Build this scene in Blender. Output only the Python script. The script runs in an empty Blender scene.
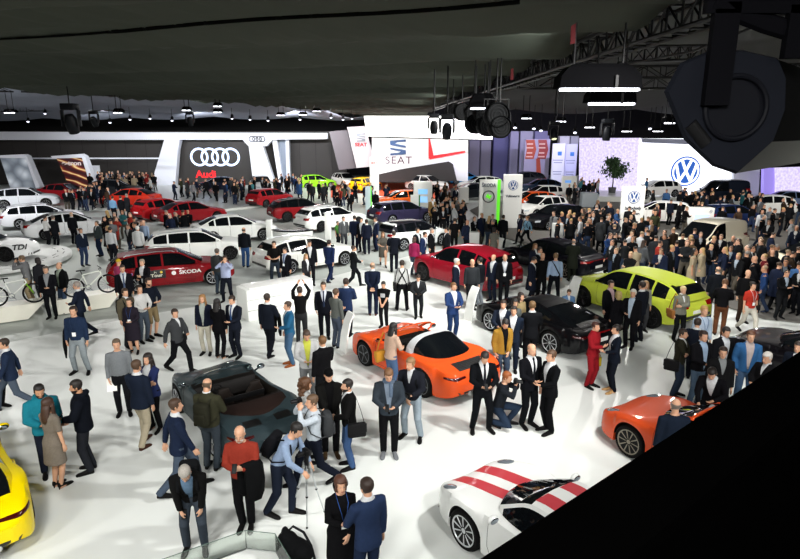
import bpy, bmesh, math, random
from math import sin, cos, pi, radians, sqrt, atan2, exp
from mathutils import Vector, Matrix, Euler, Quaternion
from mathutils.bvhtree import BVHTree
RND = random.Random(7)
SC = bpy.context.scene
COL = SC.collection
V = Vector
# ------------------------------------------------------------------ camera
FPX, PITCH, CAMH = 600.0, 0.245, 6.2
cam_d = bpy.data.cameras.new('camera'); cam = bpy.data.objects.new('camera', cam_d); COL.objects.link(cam)
cam.location = (0, 0, CAMH); cam.rotation_euler = (pi/2 - PITCH, 0, 0)
cam_d.sensor_width = 36; cam_d.lens = 36*FPX/800; cam_d.clip_end = 400; cam_d.clip_start = 0.05
SC.camera = cam
_c, _s = cos(PITCH), sin(PITCH)
def ray(px, py):
    u = (px-400)/FPX; v = (py-279.5)/FPX
    return V((u, _c - v*_s, -_s - v*_c))
def G(px, py, z=0.0):
    """where the sight line through a photo point meets the level z"""
    d = ray(px, py); t = (z-CAMH)/d.z
    return V((d.x*t, d.y*t, z))
def W(px, py, Y):
    """the point of the upright plane at distance Y"""
    d = ray(px, py); t = Y/d.y
    return V((d.x*t, Y, CAMH + d.z*t))
def to_px(p):
    z = p[2]-CAMH; fw = p[1]*_c - z*_s; dn = -p[1]*_s - z*_c
    return 400+FPX*p[0]/fw, 279.5+FPX*dn/fw
# ------------------------------------------------------------------ materials
def lin(c):
    return c/12.92 if c <= .04045 else ((c+.055)/1.055)**2.4
def rgb(h):
    h = h.lstrip('#'); return tuple(lin(int(h[i:i+2], 16)/255) for i in (0, 2, 4)) + (1.0,)
MATS = {}
def mat(name, col, rough=.5, metal=0., spec=.5, coat=0., var=.0, scale=8., emit=None, estr=0., bump=0., alpha=None, trans=0.):
    key = (name, col)
    if key in MATS: return MATS[key]
    m = bpy.data.materials.new(name); m.use_nodes = True
    nt = m.node_tree; b = nt.nodes['Principled BSDF']
    c = rgb(col)
    b.inputs['Base Color'].default_value = c
    b.inputs['Roughness'].default_value = rough; b.inputs['Metallic'].default_value = metal
    b.inputs['Specular IOR Level'].default_value = spec
    b.inputs['Coat Weight'].default_value = coat; b.inputs['Coat Roughness'].default_value = .03
    if trans: b.inputs['Transmission Weight'].default_value = trans
    if emit:
        b.inputs['Emission Color'].default_value = rgb(emit); b.inputs['Emission Strength'].default_value = estr
    if var or bump:
        tc = nt.nodes.new('ShaderNodeTexCoord'); n = nt.nodes.new('ShaderNodeTexNoise')
        n.inputs['Scale'].default_value = scale; n.inputs['Detail'].default_value = 3
        nt.links.new(tc.outputs['Object'], n.inputs['Vector'])
        if var:
            mx = nt.nodes.new('ShaderNodeMix'); mx.data_type = 'RGBA'
            mx.inputs[6].default_value = tuple(min(1, k*(1-var)) for k in c[:3])+(1,)
            mx.inputs[7].default_value = tuple(min(1, k*(1+var)) for k in c[:3])+(1,)
            nt.links.new(n.outputs['Fac'], mx.inputs[0]); nt.links.new(mx.outputs[2], b.inputs['Base Color'])
        if bump:
            bp = nt.nodes.new('ShaderNodeBump'); bp.inputs['Strength'].default_value = bump
            nt.links.new(n.outputs['Fac'], bp.inputs['Height']); nt.links.new(bp.outputs['Normal'], b.inputs['Normal'])
    MATS[key] = m
    return m
def tone(c, k, s):
    r = [int(c[i:i+2], 16) for i in (1, 3, 5)]; g = sum(r)/3
    return '#%02x%02x%02x' % tuple(max(0, min(255, int((g+(q-g)*s)*k))) for q in r)
def cloth(c): return mat('woven_cloth', tone(c, .88, .82), .9, var=.18, scale=30., spec=.06)
def leather(c): return mat('leather', c, .6, var=.12, scale=40., spec=.12)
def skin(c): return mat('skin', c, .5, var=.06, scale=20.)
def hairm(c): return mat('hair', c, .6, var=.3, scale=60.)
def plastic(c): return mat('plastic', c, .45, var=.06)
def paint(c):
    dark = max(int(c[i:i+2], 16) for i in (1, 3, 5)) < 60
    m = mat('car_paint', c, .5, .0, spec=.05, coat=.45 if dark else .5, var=.03, scale=3.); m.node_tree.nodes['Principled BSDF'].inputs['Coat Roughness'].default_value = .06; return m
def metal(c, r=.25): return mat('metal', c, r, 1.0, var=.05)
GLASSD = mat('dark_window_glass', '#0a0d10', .04, spec=.6, var=.1)
RUBBER = mat('tyre_rubber', '#0d0d0d', .8, var=.2, spec=.12)
BLACK = mat('black_plastic', '#0a0a0b', .5, var=.1, spec=.15)
WHITEP = mat('white_panel', '#eceeea', .45, var=.03)
def clear_glass(name='clear_glass', tint='#dfe9e6', op=.12):
    key = (name, tint)
    if key in MATS: return MATS[key]
    m = bpy.data.materials.new(name); m.use_nodes = True; nt = m.node_tree; nt.nodes.clear()
    o = nt.nodes.new('ShaderNodeOutputMaterial'); mx = nt.nodes.new('ShaderNodeMixShader')
    t = nt.nodes.new('ShaderNodeBsdfTransparent'); g = nt.nodes.new('ShaderNodeBsdfGlossy'); fr = nt.nodes.new('ShaderNodeFresnel')
    ad = nt.nodes.new('ShaderNodeMath'); ad.operation = 'ADD'; ad.inputs[1].default_value = op*.5; ad.use_clamp = True
    fr.inputs['IOR'].default_value = 1.45; g.inputs['Roughness'].default_value = .03
    t.inputs['Color'].default_value = rgb(tint)
    nt.links.new(fr.outputs[0], ad.inputs[0]); nt.links.new(ad.outputs[0], mx.inputs[0])
    nt.links.new(t.outputs[0], mx.inputs[1]); nt.links.new(g.outputs[0], mx.inputs[2]); nt.links.new(mx.outputs[0], o.inputs[0])
    MATS[key] = m; return m
def glow(c, s): return mat('glow_%s_%s' % (c.strip('#'), s), c, .5, emit=c, estr=s, var=.02)
# ------------------------------------------------------------------ mesh builder
class MB:
    def __init__(s): s.v = []; s.f = []; s.m = []
    def add(s, vs, fs, m=0):
        k = len(s.v); s.v += [tuple(p) for p in vs]; s.f += [tuple(i+k for i in f) for f in fs]; s.m += [m]*len(fs); return s
    def box(s, c, d, R=None, m=0):
        x, y, z = d[0]/2, d[1]/2, d[2]/2
        p = [V((a*x, b*y, e*z)) for e in (-1, 1) for b in (-1, 1) for a in (-1, 1)]
        if R is not None: p = [R @ q for q in p]
        c = V(c)
        return s.add([q+c for q in p], [(0, 2, 3, 1), (4, 5, 7, 6), (0, 1, 5, 4), (2, 6, 7, 3), (0, 4, 6, 2), (1, 3, 7, 5)], m)
    def rbox(s, c, d, r=.02, R=None, m=0, n=3):
        """box with rounded vertical edges and chamfered rims"""
        x, y, z = d[0]/2, d[1]/2, d[2]/2; r = min(r, x*.95, y*.95, z*.95)
        def ring(q, zz):
            out = []
            for cx, cy, a0 in ((x, y, 0), (-x, y, 90), (-x, -y, 180), (x, -y, 270)):
                for i in range(n+1):
                    a = radians(a0+90*i/n)
                    out.append(V(((abs(cx)-r)*(1 if cx > 0 else -1)+(r-q)*cos(a), (abs(cy)-r)*(1 if cy > 0 else -1)+(r-q)*sin(a), zz)))
            return out
        rings = [ring(r*.6, -z), ring(r*.15, -z+r*.3), ring(0, -z+r*.8), ring(0, z-r*.8), ring(r*.15, z-r*.3), ring(r*.6, z)]
        if R is not None: rings = [[R @ q for q in g] for g in rings]
        c = V(c); return s.loft([[q+c for q in g] for g in rings], m=m)
    def loft(s, rings, m=0, cap=True, closed=True, flip=False):
        n = len(rings[0]); vs = [p for r in rings for p in r]; fs = []
        for i in range(len(rings)-1):
            for j in range(n if closed else n-1):
                a, b = i*n+j, i*n+(j+1) % n
                fs.append((a, b, b+n, a+n))
        if cap and closed:
            fs.append(tuple(range(n))[::-1]); fs.append(tuple(range((len(rings)-1)*n, len(rings)*n)))
        if flip: fs = [f[::-1] for f in fs]
        return s.add(vs, fs, m)
    def tube(s, pts, rad, n=10, m=0, ref=None):
        """closed tube along pts; rad: number, list of numbers or list of (rx, ry)"""
        pts = [V(p) for p in pts]
        if not isinstance(rad, (list, tuple)): rad = [rad]*len(pts)
        rad = [(r, r) if not isinstance(r, (list, tuple)) else r for r in rad]
        rings = []; ux = None
        for i, p in enumerate(pts):
            t = (pts[min(i+1, len(pts)-1)]-pts[max(i-1, 0)])
            t = t.normalized() if t.length > 1e-9 else V((0, 0, 1))
            if ux is None:
                ux = V(ref) if ref is not None else (V((1, 0, 0)) if abs(t.x) < .8 else V((0, 1, 0)))
            ux = ux - t*ux.dot(t)
            ux = ux.normalized() if ux.length > 1e-6 else t.orthogonal().normalized()
            uy = t.cross(ux)
            rings.append([p + ux*(rad[i][0]*cos(2*pi*k/n)) + uy*(rad[i][1]*sin(2*pi*k/n)) for k in range(n)])
        return s.loft(rings, m)
    def ball(s, c, r, m=0, n=12, k=8, R=None):
        if not isinstance(r, (list, tuple)): r = (r, r, r)
        c = V(c); rings = []
        for i in range(k+1):
            a = -pi/2 + pi*(i+.12)/(k+.24)
            g = [V((r[0]*cos(a)*cos(2*pi*j/n), r[1]*cos(a)*sin(2*pi*j/n), r[2]*sin(a))) for j in range(n)]
            rings.append([(R @ q if R is not None else q)+c for q in g])
        return s.loft(rings, m)
    def lathe(s, prof, n=32, axis='y', c=(0, 0, 0), m=0, closed=False):
        """prof: (radius, offset) list turned about the axis"""
        rings = []; c = V(c)
        for r, o in prof:
            g = []
            for j in range(n):
                a = 2*pi*j/n; x, y = r*cos(a), r*sin(a)
                g.append(c + (V((x, o, y)) if axis == 'y' else V((x, y, o)) if axis == 'z' else V((o, x, y))))
            rings.append(g)
        if closed: rings.append(rings[0])
        return s.loft(rings, m, cap=not closed, flip=(axis == 'y'))
    def prism(s, poly, a, b, m=0):
        """polygon (list of 3D points) extruded from offset a to offset b (vectors)"""
        n = len(poly); A, B = V(a), V(b)
        vs = [V(p)+A for p in poly]+[V(p)+B for p in poly]
        fs = [tuple(range(n))[::-1], tuple(range(n, 2*n))]+[(i, (i+1) % n, (i+1) % n+n, i+n) for i in range(n)]
        return s.add(vs, fs, m)
    def torus(s, c, R, r, n=40, k=10, axis='y', m=0, a0=0, a1=2*pi):
        c = V(c); rings = []; full = abs(a1-a0-2*pi) < 1e-6
        for i in range(n+1):
            a = a0+(a1-a0)*i/n; g = []
            for j in range(k):
                b = 2*pi*j/k; q = R+r*cos(b); h = r*sin(b)
                g.append(c+(V((q*cos(a), h, q*sin(a))) if axis == 'y' else V((q*cos(a), q*sin(a), h)) if axis == 'z' else V((h, q*cos(a), q*sin(a)))))
            rings.append(g)
        return s.loft(rings, m, cap=not full)
    def mesh(s, name, smooth=True, angle=40, fix=True):
        me = bpy.data.meshes.new(name); me.from_pydata(s.v, [], s.f)
        me.polygons.foreach_set('material_index', s.m)
        if fix:
            bm = bmesh.new(); bm.from_mesh(me); bmesh.ops.recalc_face_normals(bm, faces=bm.faces); bm.to_mesh(me); bm.free()
        if smooth:
            me.polygons.foreach_set('use_smooth', [True]*len(s.f))
            if angle: me.set_sharp_from_angle(angle=radians(angle))
        me.update(); return me
def link(name, data, parent=None, mats=None, M=None):
    o = bpy.data.objects.new(name, data); COL.objects.link(o)
    if parent is not None: o.parent = parent
    if M is not None: o.matrix_local = M
    if mats is not None:
        if not isinstance(mats, (list, tuple)): mats = [mats]
        while len(data.materials) < len(mats): data.materials.append(None)
        for i, mm in enumerate(mats):
            if data.materials[i] is None: data.materials[i] = mm
            elif data.materials[i] != mm:
                o.material_slots[i].link = 'OBJECT'; o.material_slots[i].material = mm
    return o
def mk(name, mb, mats, parent=None, smooth=True, angle=40, M=None, fix=True):
    return link(name, mb.mesh(name, smooth, angle, fix), parent, mats, M)
def tag(o, label=None, cat=None, group=None, kind=None):
    if label: o['label'] = label
    if cat: o['category'] = cat
    if group: o['group'] = group
    if kind: o['kind'] = kind
    return o
def thing(name, label, cat, loc=(0, 0, 0), rz=0., group=None, scale=1.):
    o = bpy.data.objects.new(name, None); COL.objects.link(o); o.empty_display_size = .2
    o.location = loc; o.rotation_euler = (0, 0, rz); o.scale = (scale,)*3
    return tag(o, label, cat, group)
def struct(name, mb, mats, **k):
    return tag(mk(name, mb, mats, **k), kind='structure')
def copy_tree(o, parent=None):
    c = o.copy(); COL.objects.link(c); c.parent = parent
    for ch in o.children: copy_tree(ch, c)
    return c
def pchip(pts):
    xs = [p[0] for p in pts]; ys = [p[1] for p in pts]
    if xs[0] > xs[-1]: xs.reverse(); ys.reverse()
    n = len(xs); d = [(ys[i+1]-ys[i])/(xs[i+1]-xs[i]) for i in range(n-1)]
    m = [d[0]]+[0 if d[i-1]*d[i] <= 0 else 2*d[i-1]*d[i]/(d[i-1]+d[i]) for i in range(1, n-1)]+[d[-1]]
    def f(x):
        if x <= xs[0]: return ys[0]
        if x >= xs[-1]: return ys[-1]
        i = 0
        while x > xs[i+1]: i += 1
        h = xs[i+1]-xs[i]; t = (x-xs[i])/h
        return (2*t**3-3*t*t+1)*ys[i]+(t**3-2*t*t+t)*h*m[i]+(-2*t**3+3*t*t)*ys[i+1]+(t**3-t*t)*h*m[i+1]
    return f
# a scratch scene in which modifiers are evaluated
TMP = bpy.data.scenes.new('scratch'); TVL = TMP.view_layers[0]
def evaluated(me, mods, name):
    o = bpy.data.objects.new('scratch', me); TMP.collection.objects.link(o)
    for typ, kw in mods:
        md = o.modifiers.new(typ, typ)
        for k, v in kw.items(): setattr(md, k, v)
    TVL.update(); dg = TVL.depsgraph
    r = bpy.data.meshes.new_from_object(o.evaluated_get(dg), preserve_all_data_layers=False, depsgraph=dg)
    r.name = name
    bpy.data.objects.remove(o); return r
def fuse(mb, vox, name, it=2, f=.6):
    """one continuous surface out of the overlapping pieces of mb; material indices carried over"""
    src = mb.mesh('scratch', False)
    r = evaluated(src, [('REMESH', dict(mode='VOXEL', voxel_size=vox)), ('SMOOTH', dict(factor=f, iterations=it))], name)
    r.materials.clear()
    if max(mb.m or [0]) > 0:
        t = BVHTree.FromPolygons([V(p) for p in mb.v], mb.f)
        idx = []
        for p in r.polygons:
            h = t.find_nearest(p.center); idx.append(mb.m[h[2]] if h[2] is not None else 0)
        r.polygons.foreach_set('material_index', idx)
    r.polygons.foreach_set('use_smooth', [True]*len(r.polygons)); r.update()
    bpy.data.meshes.remove(src); return r
def text_mesh(s, size, depth=.01, bold=0., align='CENTER', sx=1., space=1., shear=0.):
    cu = bpy.data.curves.new('lettering', 'FONT'); cu.body = s; cu.size = size; cu.extrude = depth/2
    cu.align_x = align; cu.align_y = 'CENTER'; cu.offset = bold; cu.space_character = space; cu.shear = shear
    o = bpy.data.objects.new('scratch', cu); TMP.collection.objects.link(o); TVL.update(); dg = TVL.depsgraph
    me = bpy.data.meshes.new_from_object(o.evaluated_get(dg), depsgraph=dg); me.name = 'lettering'
    bpy.data.objects.remove(o)
    if sx != 1:
        for v in me.vertices: v.co.x *= sx
    me.materials.clear(); return me
def wall_text(name, s, size, loc, m, parent=None, rz=0., depth=.02, bold=0., sx=1., rx=pi/2, space=1., shear=0., fit=None):
    me = text_mesh(s, size, depth, bold, sx=sx, space=space, shear=shear)
    if fit:
        q = [v.co.x for v in me.vertices]; k = fit/(max(q)-min(q))
        for v in me.vertices: v.co.x *= k; v.co.y *= min(k*1.15, 1.)
    M = Matrix.Translation(V(loc)) @ Matrix.Rotation(rz, 4, 'Z') @ Matrix.Rotation(rx, 4, 'X')
    return link(name, me, parent, m, M)
# ================================================================== people
def rx(a): return Matrix.Rotation(a, 3, 'X')
def ik(a, t, l1, l2, hint):
    a, t, hint = V(a), V(t), V(hint); d = t-a; L = d.length
    if L > (l1+l2)*.998: t = a+d.normalized()*((l1+l2)*.998); d = t-a; L = d.length
    L = max(L, abs(l1-l2)+.03); u = d.normalized()
    x = (l1*l1-l2*l2+L*L)/(2*L); h = sqrt(max(0, l1*l1-x*x))
    n = hint-u*hint.dot(u); n = n.normalized() if n.length > 1e-6 else u.orthogonal().normalized()
    return a+u*x+n*h, t
ARMS = {  # wrist for the left hand (x mirrored for the right), elbow hint, hand direction, palm normal, curl
    'down':   ((.25, -.03, .87), (.4, .8, 0), (0, -.15, -1), (-1, 0, 0), .35),
    'swing_f':((.24, -.20, .92), (.3, .9, 0), (-.05, -.5, -.8), (-1, 0, 0), .45),
    'swing_b':((.25, .17, .92), (.3, .9, .2), (0, .15, -1), (-1, 0, 0), .45),
    'pocket': ((.235, -.06, .91), (.35, .9, 0), (-.35, -.25, -.9), (-1, 0, 0), .5),
    'front':  ((.085, -.27, 1.10), (.7, .2, -.6), (-.55, -.75, .2), (-.3, .2, 1), .7),
    'phone':  ((.06, -.30, 1.20), (.6, .1, -.8), (-.4, -.7, .6), (-.4, .7, .5), .9),
    'low':    ((.06, -.20, .95), (.8, .3, 0), (-.6, -.4, -.7), (-.5, .8, 0), .5),
    'ear':    ((.135, -.12, 1.50), (.7, -.5, -.8), (-.15, .1, 1), (-1, 0, 0), .9),
    'up':     ((.085, -.24, 1.56), (.8, -.2, -.8), (-.4, .1, .9), (-.8, .6, 0), .9),
    'high':   ((.10, -.28, 1.78), (.8, -.3, -.5), (-.2, -.1, 1), (-.8, .6, 0), .8),
    'cross':  ((-.11, -.20, 1.18), (.7, -.3, -.6), (-1, .25, .1), (0, 1, .2), .4),
    'back':   ((.05, .19, .97), (.8, .4, 0), (-.8, .1, -.5), (0, 1, 0), .5),
    'point':  ((.20, -.47, 1.22), (.5, .2, -.8), (0, -1, .1), (-.3, 0, -1), .5),
    'coat':   ((.16, -.26, 1.08), (.5, .6, -.4), (-.5, -.8, 0), (0, .2, 1), .5),
    'knee':   ((.13, -.34, .80), (.8, .2, -.2), (-.15, -.5, -.8), (-.6, .5, 0), .6),
    'reach':  ((.14, -.46, 1.02), (.6, .5, -.2), (0, -.8, -.5), (-.5, 0, -.8), .6),
}
LEGS = {  # left foot, right foot (x, y, z lift, toe-out), pelvis drop, pelvis y
    'stand': ((.10, .0, 0, 10), (-.10, .02, 0, -10), .005, 0),
    'apart': ((.17, .0, 0, 14), (-.17, .03, 0, -14), .02, 0),
    'weight': ((.09, .02, 0, 8), (-.17, -.10, 0, -22), .015, 0),
    'close': ((.07, .0, 0, 5), (-.07, .0, 0, -5), 0, 0),
    'walk':  ((.08, -.33, 0, 4), (-.08, .34, .05, -4), .07, 0),
    'stride': ((.08, .36, .06, 4), (-.08, -.36, 0, -4), .08, 0),
    'step':  ((.10, -.16, 0, 8), (-.10, .18, .02, -6), .02, 0),
    'bend':  ((.13, .0, 0, 10), (-.13, .04, 0, -10), .03, .12),
    'squat': ((.14, -.12, 0, 14), (-.14, .20, .07, -8), .50, .10),
    'tuck':  ((.10, -.10, 0, 8), (-.08, -.24, .0, -8), .14, .10),
}
FEM = dict(sh=.165, waist=-.022, hip=.008, chest=-.018)
class Pose:
    """joint positions of one figure 1.75 m tall that looks along -Y"""
    def __init__(s, arms=('down', 'down'), legs='stand', lean=0., hp=0., hy=0., fem=False, fat=0.):
        s.fem, s.fat, s.lean = fem, fat, radians(lean)
        lf, rf, drop, py = LEGS[legs]; s.drop, s.py = drop, py
        s.shx = .165 if fem else .19
        s.sh = {}; s.el = {}; s.wr = {}; s.hd = {}; s.pn = {}; s.curl = {}
        for sg, key in ((1, arms[0]), (-1, arms[1])):
            w, h, hd, pn, cu = ARMS[key]; mir = lambda q: V((q[0]*sg, q[1], q[2]))
            sh = s.B((sg*s.shx, .01, 1.425)); wt = s.B(mir(w)) if key not in ('knee',) else s.B(mir(w), 1)
            if s.fem and key in ('down', 'swing_f', 'swing_b'): wt.x *= .9
            R = rx(s.lean*.9)
            e, wt = ik(sh, wt, .285, .255, R @ mir(h))
            s.sh[sg], s.el[sg], s.wr[sg] = sh, e, wt
            d = (R @ mir(hd)).normalized(); fa = (wt-e).normalized(); s.hd[sg] = (d*.7+fa*.5).normalized()
            s.pn[sg] = (R @ mir(pn)).normalized(); s.curl[sg] = cu
        s.hip = {}; s.kn = {}; s.an = {}; s.foot = {}
        for sg, ft in ((1, lf), (-1, rf)):
            hip = V((sg*.092, py, .925-drop)); an = V((ft[0], ft[1]+.03, .085+ft[2]))
            k, an = ik(hip, an, .43, .425, (sg*.12, -1, .1))
            s.hip[sg], s.kn[sg], s.an[sg] = hip, k, an; s.foot[sg] = (V((an.x, an.y-.03, an.z-.085)), radians(ft[3]), ft[2])
        nb = s.B((0, .0, 1.49)); R = rx(s.lean*.85)
        s.HM = Matrix.Translation(nb+R @ V((0, -.01, .045))) @ (R @ Matrix.Rotation(radians(hy), 3, 'Z') @ rx(radians(hp))).to_4x4()
        s.nb = nb
    def B(s, p, pelvis=0):
        """bends a point of the upright trunk with the lean and lowers it with the pelvis"""
        p = V(p); k = max(0, min(1, (p.z-.93)/.25)); k = 1 if pelvis else k*k*(3-2*k)
        q = p-V((0, 0, .95)); a = s.lean*k
        q = rx(a) @ q
        return q+V((0, s.py, .95-s.drop))
TORSO = [(.80, .105, .070, .0), (.86, .158, .11, .005), (.93, .168, .118, .005), (1.02, .156, .108, -.004), (1.11, .148, .104, -.008), (1.21, .160, .112, -.006),
         (1.31, .176, .120, -.004), (1.39, .180, .112, .002), (1.44, .160, .095, .006), (1.485, .095, .07, .006), (1.52, .062, .06, .004)]
def torso_ring(P, z, hw, hd, yo, n=20, grow=0.):
    if P.fem:
        k = exp(-((z-1.11)/.09)**2); hw -= .024*k; hd -= .012*k
        if z > 1.3: hw *= .9
        if .84 < z < 1.0: hw += .006
        yo -= .016*exp(-((z-1.30)/.08)**2)
    b = P.fat*exp(-((z-1.08)/.16)**2); hw += b*.5; hd += b; yo -= b*.6
    hw += grow; hd += grow
    return [P.B((hw*cos(2*pi*k/n), yo+hd*sin(2*pi*k/n), z)) for k in range(n)]
def tz(z):
    for a, b in zip(TORSO, TORSO[1:]):
        if a[0] <= z <= b[0]:
            t = (z-a[0])/(b[0]-a[0]); return tuple(a[i]+(b[i]-a[i])*t for i in range(4))
    return ((z,)+TORSO[0][1:]) if z < TORSO[0][0] else ((z,)+TORSO[-1][1:])
HEAD = [(0, .026, -.083, -.035), (.02, .046, -.096, -.005), (.055, .060, -.099, .045), (.09, .068, -.094, .072), (.12, .073, -.090, .088), (.155, .075, -.093, .095),
        (.19, .070, -.082, .090), (.215, .054, -.058, .068), (.232, .026, -.028, .036)]
def head_ring(z, hw, yf, yb, n=20, g=0.):
    c = (yf+yb)/2; h = (yb-yf)/2
    return [V(((hw+g)*cos(2*pi*k/n), c+(h+g)*sin(2*pi*k/n), z)) for k in range(n)]
def hd_at(z):
    for a, b in zip(HEAD, HEAD[1:]):
        if a[0] <= z <= b[0]:
            t = (z-a[0])/(b[0]-a[0]); return tuple(a[i]+(b[i]-a[i])*t for i in range(4))
    return HEAD[0] if z < 0 else HEAD[-1]
def hand(mb, P, sg, m=0, fingers=True, n=7):
    w, d = P.wr[sg], P.hd[sg]; pn = P.pn[sg]; pn = (pn-d*pn.dot(d))
    pn = pn.normalized() if pn.length > 1e-3 else d.orthogonal().normalized()
    x = d.cross(pn)*sg
    if not fingers:
        mb.tube([w-d*.01, w+d*.05, w+d*.10+pn*.01, w+d*.165+pn*.04], [(.024, .02), (.040, .02), (.038, .018), (.02, .014)], n, m, ref=x); return
    mb.tube([w-d*.02, w+d*.02, w+d*.06, w+d*.095], [(.026, .020), (.036, .018), (.043, .016), (.040, .013)], 10, m, ref=x)
    cu = P.curl[sg]
    for i, (o, L) in enumerate(((-.033, .072), (-.011, .082), (.011, .077), (.033, .060))):
        p = w+d*(.088-.006*abs(i-1.2))+x*o; dr = (d+x*(o*2.2)).normalized(); pts = [p-dr*.015, p]
        for k in range(3):
            a = cu*(.35+.55*k); q = (dr*cos(a)+pn*sin(a)); pts.append(pts[-1]+q*(L*(.42, .32, .26)[k]))
        mb.tube(pts, [.0105, .0105, .0098, .009, .0075], n, m)
    t0 = w+d*.025-x*.030
    mb.tube([t0-d*.005+x*.012, t0+d*.025-x*.014+pn*.012, t0+d*.052-x*.018+pn*.03, t0+d*.074-x*.010+pn*.045], [.014, .0125, .011, .008], n, m)
def limb(a, b, c, k=.5):
    """smooth polyline through a joint"""
    m1 = a.lerp(b, .5); m2 = b.lerp(c, .5)
    return [a, m1, a.lerp(b, .88)*.93+m2*.07, b, c.lerp(b, .88)*.93+m1*.07, m2, c]
def add_body(mb, P, fingers=True, mats=(0, 0, 0)):
    ms, mt, mp = mats
    if fingers or True:
        mb.loft([torso_ring(P, *r) for r in TORSO], mt)
    mb.tube([P.B((0, .012, 1.44)), P.nb, P.HM @ V((0, .02, .03)), P.HM @ V((0, .02, .09))], [.062, .056, .053, .05], 12, ms)
    mb.loft([[P.HM @ q for q in head_ring(*r)] for r in HEAD], ms)
    mb.tube([P.HM @ V((0, -.088, .135)), P.HM @ V((0, -.106, .105)), P.HM @ V((0, -.119, .082)), P.HM @ V((0, -.092, .07))], [.010, .012, .015, .010], 8, ms)
    mb.tube([P.HM @ V((-.02, -.090, .052)), P.HM @ V((0, -.1, .052)), P.HM @ V((.02, -.090, .052))], [.006, .009, .006], 6, ms)
    mb.tube([P.HM @ V((-.045, -.078, .138)), P.HM @ V((0, -.094, .136)), P.HM @ V((.045, -.078, .138))], [.008, .010, .008], 6, ms)
    for sg in (1, -1):
        mb.ball(P.HM @ V((sg*.077, .008, .105)), (.010, .018, .032), ms, 8, 6, R=P.HM.to_3x3())
        a = P.sh[sg]-V((sg*.035, 0, 0))
        r = .9 if P.fem else 1.
        mb.tube([a]+limb(P.sh[sg], P.el[sg], P.wr[sg]), [.05*r, .056*r, .048*r, .042*r, .041*r, .040*r, .036*r, .026*r], 12, ms)
        hand(mb, P, sg, ms, fingers)
        h = P.hip[sg]+V((0, 0, .0))
        mb.tube([h+V((0, 0, .04))]+limb(h, P.kn[sg], P.an[sg]), [.085, .086, .074, .06, .056, .055, .053, .036], 12, mp)
        f, yaw, lift = P.foot[sg]; R = Matrix.Rotation(yaw, 3, 'Z') @ rx(lift*4)
        mb.tube([f+R @ V((0, .055, .035)), f+R @ V((0, .02, .045)), f+R @ V((0, -.06, .04)), f+R @ V((0, -.15, .025)), f+R @ V((0, -.19, .02))], [(.028, .03), (.034, .04), (.038, .034), (.042, .022), (.028, .014)], 10, mp, ref=(1, 0, 0))
TOPS = {  # hem height, grow at hem, sleeve radii (shoulder, elbow, wrist), grow of chest, V depth (None: closed), hood
    'suit':   dict(hem=.82, gh=.026, sl=(.074, .060, .046), g=.020, vee=1.10, n=.0),
    'coat':   dict(hem=.55, gh=.05, sl=(.080, .066, .052), g=.030, vee=1.20, n=.01),
    'jacket': dict(hem=.88, gh=.022, sl=(.078, .064, .050), g=.026, vee=1.30, n=.012),
    'open':   dict(hem=.86, gh=.026, sl=(.077, .062, .048), g=.024, vee=.90, n=.01),
    'puffer': dict(hem=.84, gh=.034, sl=(.092, .080, .060), g=.044, vee=None, n=.03, hood=True),
    'sweater': dict(hem=.92, gh=.018, sl=(.070, .058, .044), g=.018, vee=None, n=.0),
    'shirt':  dict(hem=.95, gh=.012, sl=(.066, .054, .040), g=.013, vee=None, n=.0),
    'tshirt': dict(hem=.92, gh=.016, sl=(.070, .066, .0), g=.014, vee=None, n=.0),
    'dress':  dict(hem=.52, gh=.03, sl=(.064, .060, .0), g=.014, vee=None, n=-.01),
    'gown':   dict(hem=.45, gh=.05, sl=(.068, .056, .042), g=.02, vee=None, n=0.),
}
def add_top(mb, P, kind, m=0, n=20, tuck=0.):
    T = TOPS[kind]; hem = T['hem']; rings = []
    zs = [hem]+[z for z in (.60, .68, .76, .84, .92, 1.0, 1.07, 1.14, 1.21, 1.28, 1.35, 1.40, 1.44) if z > hem+.03]
    for z in zs:
        r = tz(max(z, .88)); g = T['gh']+(T['g']-T['gh'])*min(1, max(0, (z-.92)/.2))
        rr = (z, r[1], r[2], r[3])
        if z < .88: rr = (z, .166+(.88-z)*.05, .116+(.88-z)*.08, .005)
        rings.append(torso_ring(P, *rr, n=n, grow=g-tuck))
    rings.append(torso_ring(P, 1.475, .118, .078, .008, n=n, grow=T['g']*.8-tuck))
    rings.append(torso_ring(P, 1.505, .070, .066, .008, n=n, grow=.008+max(0, T['n'])-tuck))
    if T['n'] > 0: rings.append(torso_ring(P, 1.535, .062, .060, .006, n=n, grow=.008+T['n']-tuck))
    if P.drop > .3:   # seated on the heels: the hem stays at the hips
        rings = rings[max(0, len([z for z in zs if z < .86])):]
    mb.loft(rings, m)
    s0, s1, s2 = T['sl']
    for sg in (1, -1):
        a = P.sh[sg]-V((sg*.05, 0, -.005)); pts = [a]+limb(P.sh[sg], P.el[sg], P.wr[sg]); f = .92 if P.fem else 1.
        rd = [s0*.85, s0, s0*.95, s1*1.02, s1, s1*.97, (s1+s2)/2, s2]
        if s2 == 0: pts = pts[:4]; rd = rd[:4]
        mb.tube(pts, [max(q*f-tuck, .02) for q in rd], 12, m)
    if T.get('hood'):
        mb.tube([P.B((-.10, .03, 1.50)), P.B((-.07, .10, 1.52)), P.B((0, .125, 1.53)), P.B((.07, .10, 1.52)), P.B((.10, .03, 1.50))], [.03, .04, .045, .04, .03], 8, m)
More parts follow.
